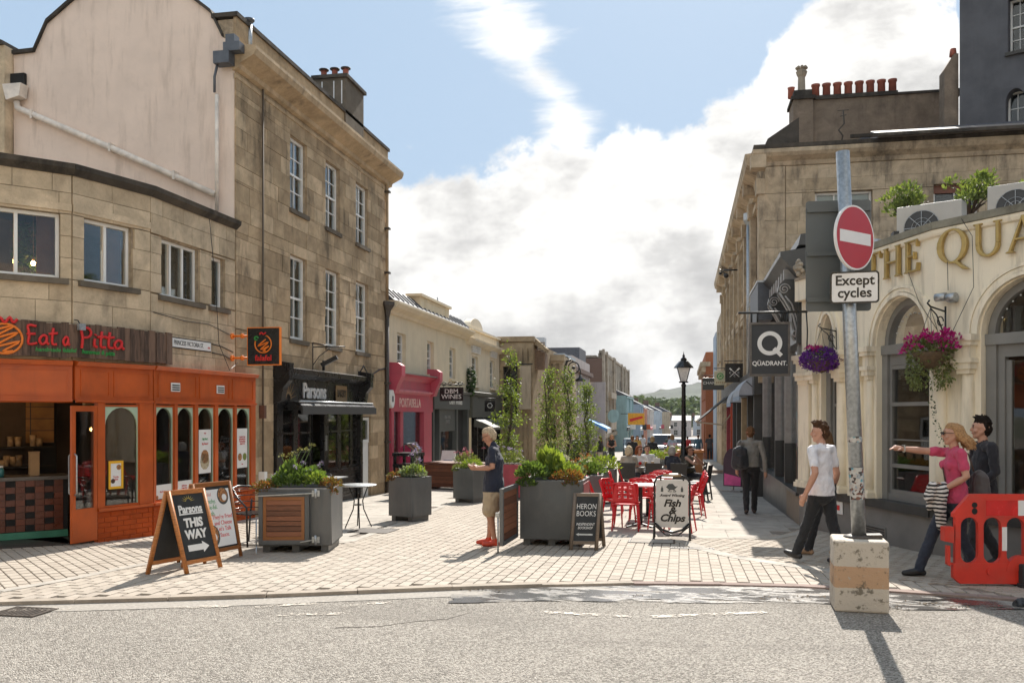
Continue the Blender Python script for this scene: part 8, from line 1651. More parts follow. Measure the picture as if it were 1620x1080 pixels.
# lamp post and wall lantern
LM = thing('street_lamp', 'black Victorian style street lamp on fluted post in mid street', 'street lamp', T3(.03, 27.5, gz(27.5)))
mb = MB(); mb.lathe([(.17, 0), (.17, .25), (.13, .3), (.12, .9), (.14, .95), (.09, 1.05), (.075, 1.5), (.06, 3.1), (.085, 3.14), (.05, 3.2), (.04, 3.26)], n=14); mb.build('post', M_blackp, LM)
def lantern(th, z, s=1.0, x=0):
    mb = MB(T3(x, 0, z) @ MX.Diagonal((s, s, s, 1)))
    for i, j in ((-1, -1), (1, -1), (1, 1), (-1, 1)): mb.beam((.085*i, .085*j, 0), (.19*i, .19*j, .42), .018, .018, (1, 1, 0))
    mb.lathe([(.14, -.03), (.14, .01)], n=4); mb.lathe([(.30, .42), (.28, .46), (.14, .62), (.1, .64), (.09, .7), (.05, .74), (.03, .76), (.045, .79), (.015, .84), (.005, .92)], n=8); mb.build('lantern', M_blackp, th)
    mb = MB(T3(x, 0, z) @ MX.Diagonal((s, s, s, 1))); q0, q1 = .082, .185; mb.add([(i*q0, j*q0, .01) for i, j in ((-1, -1), (1, -1), (1, 1), (-1, 1))]+[(i*q1, j*q1, .42) for i, j in ((-1, -1), (1, -1), (1, 1), (-1, 1))], [(0, 1, 5, 4), (1, 2, 6, 5), (2, 3, 7, 6), (3, 0, 4, 7)]); mb.build('lantern_glass', mat('frosted_glass', (.72, .72, .70), .35), th)
lantern(LM, 3.25)
WL = thing('wall_lantern', 'black wall lantern on ornate ring bracket high on a far post', 'lantern', T3(-5.75, 45, 3.5)); mb = MB(); mb.tube([(-.2, 0, -1), (-.2, 0, .6), (-.05, 0, 1.0), (.15, 0, 1.05)], .06, 8); mb.tube([(.28+.28*math.cos(a), 0, .65+.3*math.sin(a)) for a in np.linspace(0, 6.28, 20)[:-1]], .035, 6, closed=True); mb.tube([(.2, 0, 1.0), (.5, 0, .85), (.62, 0, .5), (.62, 0, .25)], .035, 6); mb.tube([(-.1+.1*math.cos(a), 0, 1.1+.12*math.sin(a)) for a in np.linspace(0, 5.5, 12)], .025, 6); mb.ball((.28, 0, .65), .09); mb.build('bracket', M_black, WL); mb = MB(); mb.lathe([(.05, .3), (.08, .15), (.26, .05), (.27, -.02), (.18, -.05)], .62, 0, 12); mb.build('hood', M_black, WL)
# sign pole in its painted concrete block
m, t, b = newmat('painted_concrete'); z = nd(t, 'ShaderNodeSeparateXYZ', {0: nd(t, 'ShaderNodeTexCoord').outputs['Object']}).outputs[2]
zz = mth(t, 'ADD', z, mth(t, 'MULTIPLY', mth(t, 'SUBTRACT', nz(t, 30, 4), .5), .012)); bandm = mth(t, 'MULTIPLY', mth(t, 'GREATER_THAN', zz, .225), mth(t, 'LESS_THAN', zz, .42))
pc = mixc(t, bandm, (.52, .46, .38), (.47, .30, .18)); pc = mixc(t, mth(t, 'MULTIPLY', sstep(t, nz(t, 9, 7, rough=.72), .53, .62), .85), pc, (.12, .10, .07)); pc = mixc(t, sstep(t, nz(t, 26, 6, rough=.7), .6, .66), pc, (.42, .36, .29)); t.links.new(pc, b.inputs['Base Color']); b.inputs['Roughness'].default_value = .85
bn = nd(t, 'ShaderNodeBump', {'Strength': .7, 'Distance': .015, 'Height': nz(t, 18, 7, rough=.7)}); t.links.new(bn.outputs[0], b.inputs['Normal']); M_conc = m
BL = thing('concrete_block', 'battered white and orange painted concrete block holding the sign pole', 'block', T3(1.62, 8.76, -.035) @ rz(-3))
mb = MB(); mb.add([(-.235, -.21, 0), (.235, -.21, 0), (.24, .21, 0), (-.24, .21, 0), (-.245, -.215, .655), (.235, -.215, .655), (.225, .2, .665), (-.235, .2, .665)], [(0, 3, 2, 1), (4, 5, 6, 7), (0, 1, 5, 4), (1, 2, 6, 5), (2, 3, 7, 6), (3, 0, 4, 7)])
o = mb.build('block', M_conc, BL, bev=.02)
SP = thing('road_sign', 'galvanised pole with round red no entry sign and white plate below', 'road sign', T3(1.63, 8.80, .62) @ MX.Rotation(R(-2.3), 4, 'Y'))
MB().cyl((0, 0, 0), (0, 0, 3.64), .066, .062, 20).build('pole', M_galv, SP); mb = MB(); mb.lathe([(.14, 0), (.14, .02), (.09, .03)], n=16); mb.box(.05, .19, -.1, .03, .0, .035); mb.build('base_plate', M_iron, SP)
mb = MB(); mb.tube([(0, 0, 3.03), (0, 0, 3.06)], .07, 16); mb.tube([(0, 0, 2.75), (0, 0, 2.78)], .07, 16); mb.tube([(0, 0, 2.3), (0, 0, 2.33)], .07, 16); mb.build('clamp', M_galv, SP)
ML_ = T3(.05, -.11, 2.80) @ MX.Rotation(R(2.3), 4, 'Y') @ rz(46)
M_sgr = mat('sign_red', (.42, .008, .022), .35, .05); M_sgw = mat('sign_white', (.74, .72, .70), .4, .03)
mb = MB(ML_); mb.prism(arc(0, 0, .30, .30, 0, 354, 59), -.012, .012); mb.build('sign_disc', M_sgw, SP); mb = MB(ML_); mb.prism(arc(0, 0, .284, .284, 0, 354, 59), -.0135, -.0121); mb.build('red_face', M_sgr, SP); mb = MB(ML_); mb.box(-.24, .24, -.015, -.0136, -.055, .055); mb.build('white_bar', M_sgw, SP)
mb = MB(ML_); mb.box(-.2, .2, .012, .04, .1, .14); mb.box(-.2, .2, .012, .04, -.14, -.1); mb.build('channel', M_galv, SP)
EP = T3(.035, -.105, 2.34) @ MX.Rotation(R(2.3), 4, 'Y') @ rz(-4)
def rrect(w, h, r, n=4):
    o_ = []
    for cx, cz, a0 in ((w-r, h-r, 0), (-w+r, h-r, 90), (-w+r, -h+r, 180), (w-r, -h+r, 270)): o_ += arc(cx, cz, r, r, a0, a0+90, n)
    return o_
mb = MB(EP); mb.prism(rrect(.215, .148, .03), -.01, .01); mb.build('plate', M_blackp, SP); mb = MB(EP); mb.prism(rrect(.2, .133, .022), -.0115, -.0101); mb.build('plate_face', M_sgw, SP); text('Except\ncycles', .128, EP @ T3(0, -.0125, .004), M_blackp, SP, depth=.0006, bold=.003, lsp=.9, sx=.98)
GB = T3(-.06, .115, 2.68) @ MX.Rotation(R(2.3), 4, 'Y') @ rz(3); M_sgb = mat('sign_back_grey', (.10, .11, .11), .5, .08, 3)
mb = MB(GB); mb.prism(rrect(.30, .53, .03), -.004, .004); mb.build('sign_back', M_sgb, SP)
for z in (-.42, .02, .44): MB(GB).box(-.29, .29, -.03, -.0045, z-.02, z+.02).build('channel', M_sgb, SP)
m, t, b = newmat('torn_stickers'); v_ = nd(t, 'ShaderNodeTexVoronoi', {'Vector': pos(t), 'Scale': 42.0}); cr = nd(t, 'ShaderNodeValToRGB', {0: nd(t, 'ShaderNodeSeparateColor', {0: v_.outputs['Color']}).outputs[0]}); e = cr.color_ramp.elements; cr.color_ramp.interpolation = 'CONSTANT'; e[0].color = (.5, .48, .44, 1); e[1].position = .9; e[1].color = (.12, .3, .35, 1)
for p_, c_ in ((.3, (.06, .05, .045, 1)), (.5, (.45, .40, .36, 1)), (.7, (.16, .07, .05, 1)), (.8, (.3, .32, .33, 1))): x = e.new(p_); x.color = c_
t.links.new(cr.outputs[0], b.inputs['Base Color'])
for z0, z1, a0, a1 in ((.42, .66, 150, 380), (.90, .95, 180, 350), (.36, .42, 200, 330)):
    mb = MB(); n = 16; mb.add([(.0672*math.cos(R(a0+(a1-a0)*i/n)), .0672*math.sin(R(a0+(a1-a0)*i/n)), z) for z in (z0, z1) for i in range(n+1)], [(i, i+1, n+2+i, n+1+i) for i in range(n)]); mb.build('sticker', m, SP, fix=False)
mb = MB(); 
# red plastic barrier, its foot and the dark sack
M_bar = mat('barrier_red', (.62, .035, .018), .45, .15, 3, dirt=.3, dirtc=(.36, .10, .07))
BRM = T3(2.80, 10.08, gz(10)+.02) @ rz(9); BR = thing('safety_barrier', 'bright red plastic pedestrian barrier with white reflective panel', 'barrier', BRM)
Lb = 2.0; mb = MB()
mb.prism([(0, .06), (.07, .0), (Lb-.07, .0), (Lb, .06), (Lb, .215), (0, .215)], -.03, .03); mb.prism([(.0, .70), (.0, .74), (.16, .93), (Lb-.16, .93), (Lb, .74), (Lb, .70)], -.03, .03); mb.prism([(.16, .93), (.18, .945), (Lb-.18, .945), (Lb-.16, .93)], -.025, .025)
n = 8; sw_ = .125; pit = (Lb-.10)/n
for i in range(n+1):
    x = .05+i*pit; mb.box(max(0, x-.028), min(Lb, x+.028) if i < n else Lb, -.028, .028, .215, .70)
for i in range(n):
    x0, x1 = .05+i*pit+.028, .05+(i+1)*pit-.028; c = (x0+x1)/2; w = (x1-x0)/2
    for zc, s in ((.70, -1), (.215, 1)):
        A = arc(c, zc+s*w*1.0, w, w, 180, 360, 8) if s > 0 else arc(c, zc-w, w, w, 180, 0, 8); mb.strip([(x0+(x1-x0)*k/8, zc) for k in range(9)], A, -.027, .027)
mb.prism([(-.10, .45), (.0, .43), (.0, .60), (-.10, .60)], -.05, .05); mb.prism([(-.06, .2), (-.03, .18), (-.03, .4), (-.06, .4)], -.03, .03); mb.box(-.06, .0, -.02, .02, .2, .22)
mb.prism(arc(.72, .14, .17, .16, 0, 180, 12), -.036, .036)
mb.build('panel', M_bar, BR, bev=.006)
MB().box(.34, .66, -.034, -.0305, .72, .88).build('red_reflector', mat('reflector_red', (.6, .01, .01), .25), BR); MB().box(.67, 1.0, -.034, -.0305, .72, .88).build('white_panel', M_sgw, BR)
mb = MB(); mb.box(.505, .555, -.033, -.0285, .35, .6); mb.build('white_band', M_sgw, BR)
for x, z in ((.22, .80), (.92, .10), (1.5, .1)): mb = MB(); mb.prism(arc(x, z+.03, .03, .03, 0, 340, 12), -.0315, -.0302); mb.prism(arc(x, z-.035, .03, .035, 0, 340, 12), -.0316, -.0303); mb.build('keyhole', M_dark, BR)
mb = MB(); mb.cyl((.38, -.03, .13), (.38, -.045, .13), .035); mb.build('boss', M_bar, BR)
BF = thing('barrier_foot', 'dark rubber barrier foot under the red barrier', 'foot', BRM @ T3(.72, -.05, -.045)); mb = MB(); mb.box(-.06, .06, -.32, .32, 0, .06); mb.box(-.045, .045, -.06, .06, .06, .26); mb.build('foot', mat('foot_rubber', (.03, .03, .03), .8), BF, bev=.01)
f = Fig(); sb = thing('sand_sack', 'crumpled dark grey sack lying on the road by the barrier foot', 'sack', T3(3.42, 9.1, -.035))
for p_, r_ in (((-.3, .0, .03), .05), ((-.1, .02, .08), .09), ((.12, -.02, .09), .10), ((.3, .05, .06), .08), ((.05, -.1, .04), .07), ((-.2, -.06, .03), .05), ((.4, 0, .03), .05)): f.cap('s', [p_, (p_[0]+.06, p_[1]+.03, p_[2]-.01)], [r_, r_*.8])
f.build('sack', {'s': mat('sack_grey', (.045, .05, .058), .6, .3, 12)}, sb, .012, 2, .03, ('s',))
# air units and pots on the pub roof
def ac(label, M, w=.95, h=.72):
    th = thing('air_unit', label, 'air conditioner', M); MB().box(-w/2, w/2, 0, .36, .04, h).build('case', mat('ac_case', (.50, .47, .42), .45, .06, 4, streak=.2, dirtc=(.3, .27, .24)), th, bev=.012)
    mb = MB(); mb.prism(arc(-.1, h*.5, h*.36, h*.36, 0, 350, 35), -.006, -.001); mb.build('fan_recess', mat('fan_dark', (.06, .06, .06)), th); mb = MB()
    for k in range(8): a = R(45*k); mb.beam((-.1, -.012, h*.5), (-.1+h*.36*math.cos(a), -.012, h*.5+h*.36*math.sin(a)), .008, .008, (0, 1, 0))
    for r_ in (.12, .2, .36): mb.tube([(-.1+h*r_*math.cos(a), -.012, h*.5+h*r_*math.sin(a)) for a in np.linspace(0, 6.283, 25)[:-1]], .005, 4, closed=True)
    mb.build('grille', M_galv, th); mb = MB(); [mb.box(-w/2-.006, -w/2-.001, .04+.035*k, .055+.035*k, .1, h-.06) for k in range(9)]; mb.build('side_fins', M_slatey, th); mb = MB(); [mb.box(x-.03, x+.03, 0, .36, -.1, .04) for x in (-w*.35, w*.35)]; mb.build('foot', M_galv, th); return th
ac('grey air conditioner unit on the pub roof behind the gilded lettering', T3(3.78, 14.85, 4.36) @ rz(-28)); ac('second air conditioner unit higher on the pub roof near the frame edge', T3(4.95, 14.3, 4.5) @ rz(-28))
simple('roof_vent', 'short round metal vent on the pub roof by the road sign', 'vent', T3(3.0, 15.1, 4.15), [('pipe', M_galv, lambda mb: mb.cyl((0, 0, 0), (0, 0, .35), .11, n=16)), ('cap', M_galv, lambda mb: mb.lathe([(.13, .35), (.15, .37), (.13, .43), (.02, .45)], n=16))])
simple('roof_camera', 'small black camera on the pub coping', 'camera', T3(3.12, 14.1, 4.34), [('body', M_black, lambda mb: mb.box(-.04, .04, -.1, .06, .08, .16)), ('stalk', M_black, lambda mb: mb.cyl((0, 0, 0), (0, 0, .09), .02))])

# ------------------------------------------------------------------ parked cars far down the street
M_tyre = mat('tyre', (.02, .02, .02), .9); M_cglass = mat('car_glass', (.03, .035, .04), .08)
def car(label, x, y, yaw, c, van=False, group='cars parked far down the street'):
    m = mat('car_paint_%d' % int(sum(c)*1000), c, .25, .04, 2, coat=.6, metal=.3)
    th = thing('parked_car', label, 'car', T3(x, y, gz(y)) @ rz(yaw), group); zt = 1.85 if van else 1.5
    prof = [(-2.1, .3), (-2.12, .75), (-2.0, .9), (-1.2, 1.0), (-.6, zt-.05), (.2, zt), (1.5, zt-.05), (2.05, 1.0), (2.1, .5), (2.05, .3)]
    mb = MB(rz(90)); P_ = [(a, b_) for a, b_ in prof]
    mb.prism(P_, -.85, .85); o = mb.build('body', m, th, bev=.08)
    mb = MB(rz(90)); mb.prism([(-1.12, 1.03), (-.62, zt-.12), (.2, zt-.07), (1.42, zt-.12), (1.85, 1.05)], -.862, .862); mb.build('side_glass', M_cglass, th)
    mb = MB(rz(90)); mb.add([(-1.235, -.72, 1.0), (-1.235, .72, 1.0), (-.66, .62, zt-.1), (-.66, -.62, zt-.1)], [(0, 1, 2, 3)]); s_ = mb.build('windscreen', M_cglass, th, fix=False); s_.location = (0, -.02, .02)
    for a in (-1.35, 1.35):
        for s in (-.78, .78): mb = MB(); mb.cyl((s-.1, a, .32), (s+.1, a, .32), .32, n=16); w = mb.build('wheel', M_tyre, th); mb = MB(); mb.cyl((s-.11, a, .32), (s+.11, a, .32), .19, n=12); mb.build('rim', M_galv, w)
    for s in (-.6, .6): MB().box(s-.18, s+.18, -2.14, -2.05, .68, .82).build('headlight', M_print, th); MB().box(s-.12, s+.12, 2.04, 2.12, .75, .95).build('tail_light', M_red, th)
    mb = MB(); mb.box(-.26, .26, -2.15, -2.11, .45, .56); mb.build('number_plate', M_print, th); mb = MB(); mb.box(-.45, .45, -2.15, -2.1, .58, .68); mb.build('radiator_grille', M_black, th)
car('dark teal car parked behind the standing people', -3.6, 68, 4, (.05, .09, .11)); car('silver estate car facing up the street', -1.75, 77, 2, (.42, .43, .44), True); car('white hatchback beyond the silver car', -.75, 92, -4, (.6, .6, .6)); car('small white car right of the lamp post', 1.3, 90, -8, (.62, .64, .66)); car('pale blue car at the street end', -3.5, 120, 10, (.2, .28, .36))
# ------------------------------------------------------------------ planting
L_lime = leafmat('lime_leaf', (.28, .35, .06), (.11, .17, .04)); L_green = leafmat('green_leaf', (.17, .25, .06), (.05, .09, .025)); L_grey = leafmat('silver_leaf', (.25, .30, .22), (.10, .13, .09)); L_rust = leafmat('rust_leaf', (.25, .08, .03), (.09, .11, .03)); L_dark = leafmat('deep_leaf', (.055, .10, .03), (.02, .035, .015)); L_ol = leafmat('olive_leaf', (.22, .26, .10), (.08, .10, .04))
F_white = leafmat('white_petal', (.75, .72, .70), (.5, .45, .45), .2); F_lil = leafmat('lilac_petal', (.42, .36, .62), (.28, .22, .5), .2); F_pink = leafmat('pink_petal', (.55, .18, .30), (.4, .1, .2), .2); F_mag = leafmat('magenta_petal', (.52, .02, .25), (.28, .01, .12), .25); F_pur = leafmat('violet_petal', (.17, .035, .34), (.08, .015, .2), .25); F_or = leafmat('orange_petal', (.6, .2, .04), (.4, .12, .03), .2); F_yel = leafmat('yellow_petal', (.65, .5, .08), (.4, .3, .05), .2)
M_stem = mat('green_stem', (.10, .16, .05), .7)
def leaves(mb, tn, c, rx, ry, rzz, n, s, up=.6, droop=0.0):
    for _ in range(n):
        d = V((random.gauss(0, 1), random.gauss(0, 1), abs(random.gauss(0, 1)) if not droop else random.gauss(0, 1))).normalized()*random.uniform(.35, 1)**.55
        p = V(c)+V((d.x*rx, d.y*ry, d.z*rzz)); o = (d+V((random.gauss(0, .5), random.gauss(0, .5), up+random.gauss(0, .4)-droop))).normalized(); w = o.cross(V((random.gauss(0, 1), random.gauss(0, 1), random.gauss(0, 1)))).normalized(); L_ = s*random.uniform(.6, 1.4); nn = o.cross(w)
        a = p; b_ = p+o*L_*.5+w*L_*.27+nn*L_*.05; e = p+o*L_; f = p+o*L_*.5-w*L_*.27+nn*L_*.05; mb.add([a, b_, e, f], [(0, 1, 2), (0, 2, 3)]); q = min(1, max(0, random.gauss(.5, .28))); tn += [q, q]
def plant(name, label, M, leafm, blobs, s=.05, flowers=None, group=None, stems=None, up=.6):
    """one clump: foliage, and its flower heads or stalks when the photo shows them"""
    th = thing(name, label, 'plant', M, group); mb = MB(); tn = []
    for c, rx, ry, rzz, n in blobs: leaves(mb, tn, c, rx, ry, rzz, n, s, up)
    leafbuild(mb, tn, 'foliage', leafm, th, kind='stuff')
    if stems:
        mb = MB(); [mb.tube([a, ((a[0]+b_[0])/2, (a[1]+b_[1])/2+.01, (a[2]+b_[2])/2), b_], .005, 4, cap=False) for a, b_ in stems]; mb.build('stems', M_stem, th, fix=False, kind='stuff')
    if flowers:
        fm, pts, r_ = flowers; mb = MB(); tn = []
        for p in pts: leaves(mb, tn, (p[0], p[1], p[2]-r_*.3), r_, r_, r_*1.3, 26, r_*.55, .1)
        leafbuild(mb, tn, 'blossoms', fm, th, kind='stuff')
    return th
rg = random.gauss; ru = random.uniform
m0 = LP.matrix_world
plant('trailing_sedum', 'rusty red and green sedum spilling over the near corner of the gated planter', m0 @ T3(-.42, .12, .86), L_rust, [((0, 0, -.02), .17, .15, .1, 420), ((0, -.08, -.08), .12, .06, .07, 160)], .035)
plant('trailing_sedum', 'orange tipped sedum mound at the far corner of the gated planter', m0 @ T3(.42, .14, .86), L_rust, [((.03, 0, -.0), .16, .14, .12, 420), ((.06, -.09, -.10), .08, .06, .10, 140)], .035)
plant('bedding_plant', 'fresh green leafy mound in the middle of the gated planter', m0 @ T3(.0, .3, .86), L_green, [((-.15, 0, .0), .25, .25, .2, 600), ((.15, .05, .02), .22, .22, .22, 520)], .06)
plant('lime_spurge', 'yellow green spurge heads between green mound and rusty sedum', m0 @ T3(.22, .22, .9), L_lime, [((0, 0, 0), .17, .15, .14, 420)], .04)
st = [((-.12+rg(0, .03), .35, .95), (-.22+.075*k+rg(0, .01), .35+rg(0, .06), 1.26+rg(0, .04)+.03*k)) for k in range(6)]
plant('allium', 'tall seeded alliums and white scabious heads rising from the gated planter', m0, L_green, [((-.12, .35, .9), .14, .12, .28, 200)], .1, (leafmat('seed_head', (.35, .36, .16), (.2, .2, .08), .2), [b_ for a, b_ in st], .042), stems=st, up=1.6)
st = [((-.05, .3, .9), (-.14+.09*k, .3+rg(0, .05), 1.06+.05*(k % 3))) for k in range(6)]+[((-.3, .3, .9), (-.32, .25, 1.0)), ((-.25, .3, .9), (-.36, .3, .96))]
plant('scabious', 'pale lilac pincushion flowers in front of the alliums', m0, L_green, [((-.05, .28, .9), .2, .15, .14, 160)], .05, (F_lil, [b_ for a, b_ in st], .035), stems=st)
for k, lab in enumerate(('silvery green and lime mound filling the square planter by the rose shop', 'bright green mound filling the square planter by the man in navy')):
    m_ = SQ[k].matrix_world
    plant('bedding_plant', lab, m_ @ T3(0, .28, .8), [L_grey, L_lime][k], [((.05, 0, .0), .27, .26, .2, 620)], .05); plant('trailing_sedum', ['dark rusty trailing clump at the near corner of the planter by the rose shop', 'olive trailing clump at the near corner of the planter by the man in navy'][k], m_ @ T3(-.2, .1, .8), [L_rust, L_ol][k], [((0, -.02, -.02), .15, .14, .1, 260), ((-.02, -.1, -.08), .1, .05, .07, 90)], .04)
m_ = SQ[0].matrix_world; st = [((.1, .3, .85), (.12+rg(0, .05), .3+rg(0, .04), 1.1+.07*k)) for k in range(5)]
plant('agapanthus', 'blue violet agapanthus heads on stalks over the first square planter', m_, L_lime, [((.1, .3, .85), .2, .18, .12, 200)], .08, (F_lil, [b_ for a, b_ in st], .055), stems=st, up=1.2)
m_ = MP.matrix_world
plant('bedding_plant', 'dense dark green ferny clump spilling over the near corner of the broad planter', m_ @ T3(-.3, .15, .94), L_green, [((0, 0, .02), .24, .2, .2, 760), ((-.05, -.12, -.1), .17, .08, .1, 260)], .06)
plant('iris_clump', 'upright sword leaves standing in the middle of the broad planter', m_ @ T3(-.1, .5, .94), L_lime, [((0, 0, 0), .14, .12, .1, 200), ((.0, 0, .12), .16, .12, .12, 160)], .2, up=2.6)
plant('trailing_sedum', 'golden and rust mottled clump at the far front corner of the broad planter', m_ @ T3(.22, .14, .94), L_rust, [((0, 0, .0), .24, .18, .12, 420), ((.05, -.12, -.08), .14, .06, .1, 160)], .045)
plant('lime_spurge', 'bright lime clump behind the rusty one in the broad planter', m_ @ T3(.15, .4, .96), L_lime, [((0, 0, .02), .26, .2, .18, 520)], .05)
st = [((.05+rg(0, .2), .7, .95), (.05+rg(0, .25), .7+rg(0, .1), 1.14+ru(0, .1))) for k in range(26)]
plant('white_scabious', 'haze of small white and cream flowers along the back of the broad planter', m_, L_grey, [((.05, .7, .96), .38, .18, .18, 420)], .05, (F_white, [b_ for a, b_ in st], .026), stems=st)
st = [((-.05, .7, .95), (-.2+.08*k, .75, 1.42+rg(0, .04))) for k in range(5)]
plant('allium', 'tall pale allium seed heads at the back of the broad planter', m_, L_green, [((-.05, .7, .95), .12, .1, .3, 90)], .12, (MATS['seed_head'], [b_ for a, b_ in st], .04), stems=st, up=2)
for k, (pl_, parts) in enumerate(((GP[0], [('trailing_sedum', 'rusty and green trailing clump in the planter behind the broad one', L_rust, (-.15, .15), .3), ('bedding_plant', 'grey green mound in the planter behind the broad one', L_green, (.15, .4), .34), ('white_scabious', 'dark leaved plant with peach flowers in the planter behind the broad one', L_dark, (-.1, .6), .3)]), (GP[1], [('bedding_plant', 'big bright leafy mound left of the farther red chairs', L_lime, (.1, .3), .42), ('trailing_sedum', 'peach flowered clump left of the bright leafy mound', L_ol, (-.25, .5), .3)]), (GP[2], [('bedding_plant', 'fine green grassy tuft in the far small planter', L_lime, (0, .4), .4)]), (GP[3], [('bedding_plant', 'lime green mound behind the seated group', L_lime, (0, .35), .45)]))):
    for nm, lab, lm, (x, y), r_ in parts:
        fl = (F_or, [(rg(0, .15), rg(0, .12), r_*.7+ru(0, .15)) for _ in range(9)], .03) if 'peach' in lab else None
        plant(nm, lab, pl_.matrix_world @ T3(x, y, .8), lm, [((0, 0, .0), r_, r_*.85, r_*.75, 520)], .065, fl)
for x, y, z, lab, lm, fm in ((-4.3, 22.0, .86, 'mixed lilac and rust flowers in the faded rose red planter', L_ol, F_lil), (-.35, 38.3, .88, 'orange and pink flowers in the terracotta coloured planter', L_lime, F_pink), (-6.2, 25.2, .76, 'sparse twiggy plant in the timber planter', L_ol, F_pink), (-4.9, 36.0, .3, 'pink flowers low beside the standing shop board', L_green, F_pink), (-4.3, 37.5, .5, 'white flowers massed beyond the standing shop board', L_grey, F_white)):
    plant('bedding_plant', lab, T3(x, y, gz(y)+z), lm, [((0, 0, 0), .42, .35, .3, 380)], .07, (fm, [(rg(0, .25), rg(0, .2), .2+ru(0, .25)) for _ in range(16)], .045))
# slim columnar street trees
M_trunk = mat('bark', (.075, .058, .042), .9, .3, 12, bump=.5)
L_tree = leafmat('tree_leaf', (.20, .26, .06), (.07, .10, .03), .45)
def tree(label, x, y, h, w, seed):
    w *= .58
    rn = random.Random(seed); th = thing('street_tree', label, 'tree', T3(x, y, gz(y)), 'slim street trees'); tr = MB(); mb = MB(); tn = []
    pts = [(rn.gauss(0, .02)*k, rn.gauss(0, .02)*k, h*k/8) for k in range(9)]; tr.tube(pts, [.055-.0055*k for k in range(9)], 7)
    for k in range(58):
        t = rn.uniform(.16, 1.0); z = h*t; prof = w*(1-abs(t-.42)*.9) if t < .42 else w*(1-.74*(t-.42)/.58); prof *= rn.uniform(.55, 1.12) if t < .85 else .9; a = rn.uniform(0, 6.283); rad = prof*rn.uniform(.35, 1)
        e = V((rad*math.cos(a), rad*math.sin(a), z+rn.uniform(.05, .25))); s0 = V((0, 0, max(.5, z-rad*.9)))
        tr.tube([s0, lerp(s0, e, .5)+V((0, 0, -.03)), e], [.014, .009, .004], 4)
        for _ in range(2): leaves(mb, tn, e+V((rn.gauss(0, .08), rn.gauss(0, .08), rn.gauss(0, .08))), .16, .16, .17, rn.choice((12, 20, 27)), .085, .0, .25)
    tr.build('trunk', M_trunk, th, fix=False); leafbuild(mb, tn, 'crown', L_tree, th, kind='stuff')
tree('tallest slim street tree, nearest, behind the man in navy', -5.25, 27, 3.95, .95, 1); tree('second slim street tree, in front of the stained stone hall', -4.66, 31, 3.95, .92, 2); tree('third slim street tree, its top below the wall lantern', -4.24, 33, 3.85, .78, 3); tree('smallest slim street tree, nearest the blue awning', -3.74, 35, 3.55, .88, 4)
# hanging baskets
def basket(label, M, fm, nf, trail, ext):
    th = thing('hanging_basket', label, 'hanging basket', M); mb = MB()
    mb.lathe([(.02, -.22), (.14, -.16), (.21, -.04), (.22, .0)], n=14); mb.build('basket', mat('coir', (.12, .08, .045), .95, .3, 30), th)
    mb = MB(); tn = []; leaves(mb, tn, (0, 0, .0), .30, .28, .22, 420, .06); 
    if trail:
        for k in range(16): a = ru(0, 6.28); leaves(mb, tn, (.22*math.cos(a), .2*math.sin(a), -.22), .08, .08, .26, 60, .045, -.2, .6)
    leafbuild(mb, tn, 'foliage', L_ol if trail else L_green, th, kind='stuff')
    mb = MB(); tn = []
    for k in range(nf):
        a = ru(0, 6.28); q = ru(.4, 1)**.5; z = .26*math.sqrt(max(0, 1-q*q*.8))+ru(-.14, .05)
        p = V((.36*q*math.cos(a), .32*q*math.sin(a), z))
        if not trail: d = V((rg(0, 1), rg(0, 1), rg(0, 1))).normalized(); p = V((d.x*.37, d.y*.34, d.z*.21+.0))
        leaves(mb, tn, p, .04, .04, .035, 10, .055 if trail else .04, .1)
    leafbuild(mb, tn, 'blossoms', fm, th, kind='stuff')
    if ext:
        mb = MB(); tn = []
        for k in range(12): a = ru(2, 5.5); leaves(mb, tn, (.25*math.cos(a), .2*math.sin(a), .17+ru(-.03, .1)), .05, .05, .04, 12, .05, .1)
        leafbuild(mb, tn, 'pink_blossoms', ext, th, kind='stuff')
    return th
BM1 = PB.matrix_world @ pf(0)[0] @ T3(1.2, -.3, 2.64) @ MX.Scale(.88, 4); BM2 = PB.matrix_world @ pf(2)[0] @ T3(.2, -.36, 2.58)
b1 = basket('round hanging basket of violet petunias beside the sign pole', BM1, F_pur, 330, False, F_mag); b2 = basket('hanging basket of magenta petunias with pale trailing leaves between the larger arches', BM2, F_mag, 70, True, None)
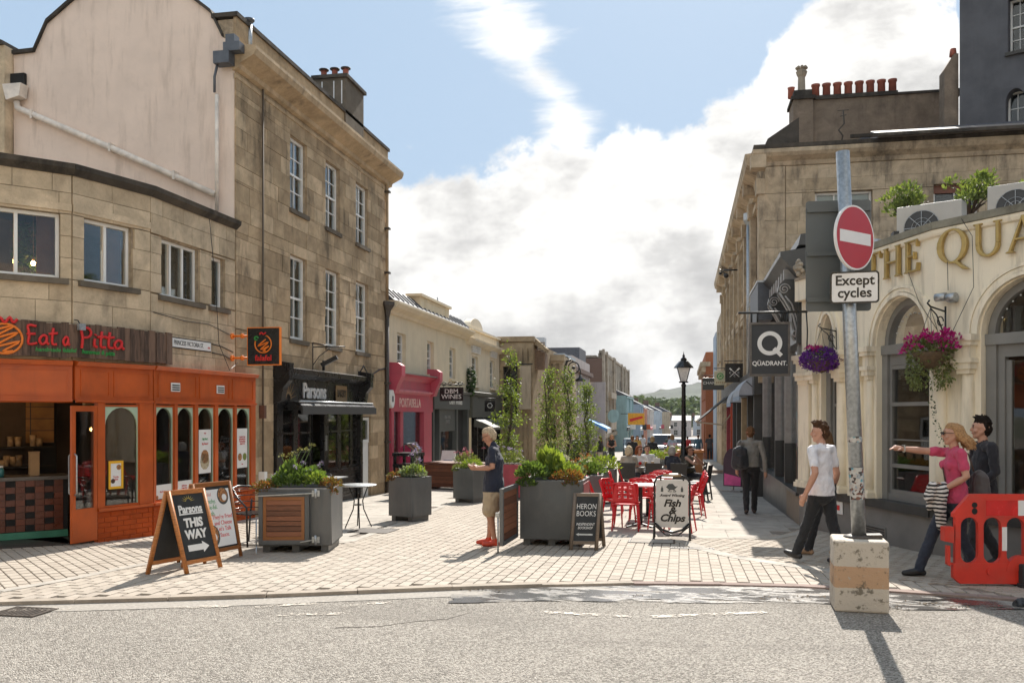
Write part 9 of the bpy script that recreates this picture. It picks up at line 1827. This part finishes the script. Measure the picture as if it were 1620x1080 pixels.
for M_, lab in ((BM1, 'black scroll bracket holding the violet hanging basket'), (BM2, 'black scroll bracket holding the magenta hanging basket')):
    th = thing('basket_bracket', lab, 'bracket', M_); mb = MB(); mb.tube([(0, .30, .1), (0, .30, .62)], .012); mb.tube([(0, .30, .55), (0, .0, .60), (0, -.06, .64), (0, -.02, .68)], .012); mb.tube([(0, .30, .2), (0, .12, .5), (0, 0, .58)], .009); mb.tube([(0, .2+.06*math.cos(a), .42+.06*math.sin(a)) for a in np.linspace(0, 5.5, 12)], .008); mb.build('scroll', M_black, th)
    mb = MB(); [mb.tube([(.2*math.cos(a), .2*math.sin(a), 0), (0, 0, .58)], .004, 4) for a in (0, 2.1, 4.2)]; mb.build('chain', M_black, th)
mb = MB(); tn = []
for k in range(26): t_ = k/25; p = PL(2, .05+.28*t_, -.25, 2.25-1.0*t_); leaves(mb, tn, p, .03, .03, .03, 4, .035, 0, .3)
o = leafbuild(mb, tn, 'trailing_vine', L_dark); tag(o, 'single thin trailing vine strand hanging below the magenta basket', 'plant')
# olive shrubs on the pub roof
def shrub(label, M, h, r_, pot=True):
    th = thing('potted_shrub', label, 'shrub', M); tr = MB(); mb = MB(); tn = []
    tr.tube([(0, 0, .2), (.03, 0, .45), (0, .02, .7)], [.045, .035, .03], 7)
    for k in range(16): a = ru(0, 6.28); e = V((r_*ru(.3, 1)*math.cos(a), r_*ru(.3, 1)*math.sin(a), .7+h*ru(.15, 1))); tr.tube([(0, .02, .65), lerp((0, 0, .7), e, .6), e], [.02, .012, .005], 5); leaves(mb, tn, e, .17, .17, .17, 60, .07)
    tr.build('trunk', M_trunk, th, fix=False); leafbuild(mb, tn, 'crown', leafmat('olive_shrub_leaf', (.20, .25, .08), (.07, .10, .03), .4), th, kind='stuff')
    mb = MB(); mb.lathe([(.15, 0), (.2, .28), (.22, .28), (.22, .33), (.18, .33)], n=16); mb.build('pot', M_pot, th)
shrub('bushy olive shrub behind the air conditioner unit on the pub roof', T3(3.6, 15.6, 4.3), .5, .3); shrub('olive shrub between the two air conditioner units on the pub roof', T3(4.5, 15.2, 4.3), .5, .32); shrub('olive shrub at the frame edge behind the higher air conditioner', T3(5.65, 15.3, 4.35), .45, .28)
simple('plant_pot', 'low terracotta bowl with a small green sprig on the pub coping', 'pot', T3(4.1, 13.9, 4.28), [('pot', M_pot, lambda mb: mb.lathe([(.11, 0), (.19, .12), (.2, .16)], n=16))])
plant('small_plant', 'small green sprig growing in the terracotta bowl', T3(4.1, 13.9, 4.42), L_green, [((0, 0, .0), .1, .1, .14, 50)], .06)
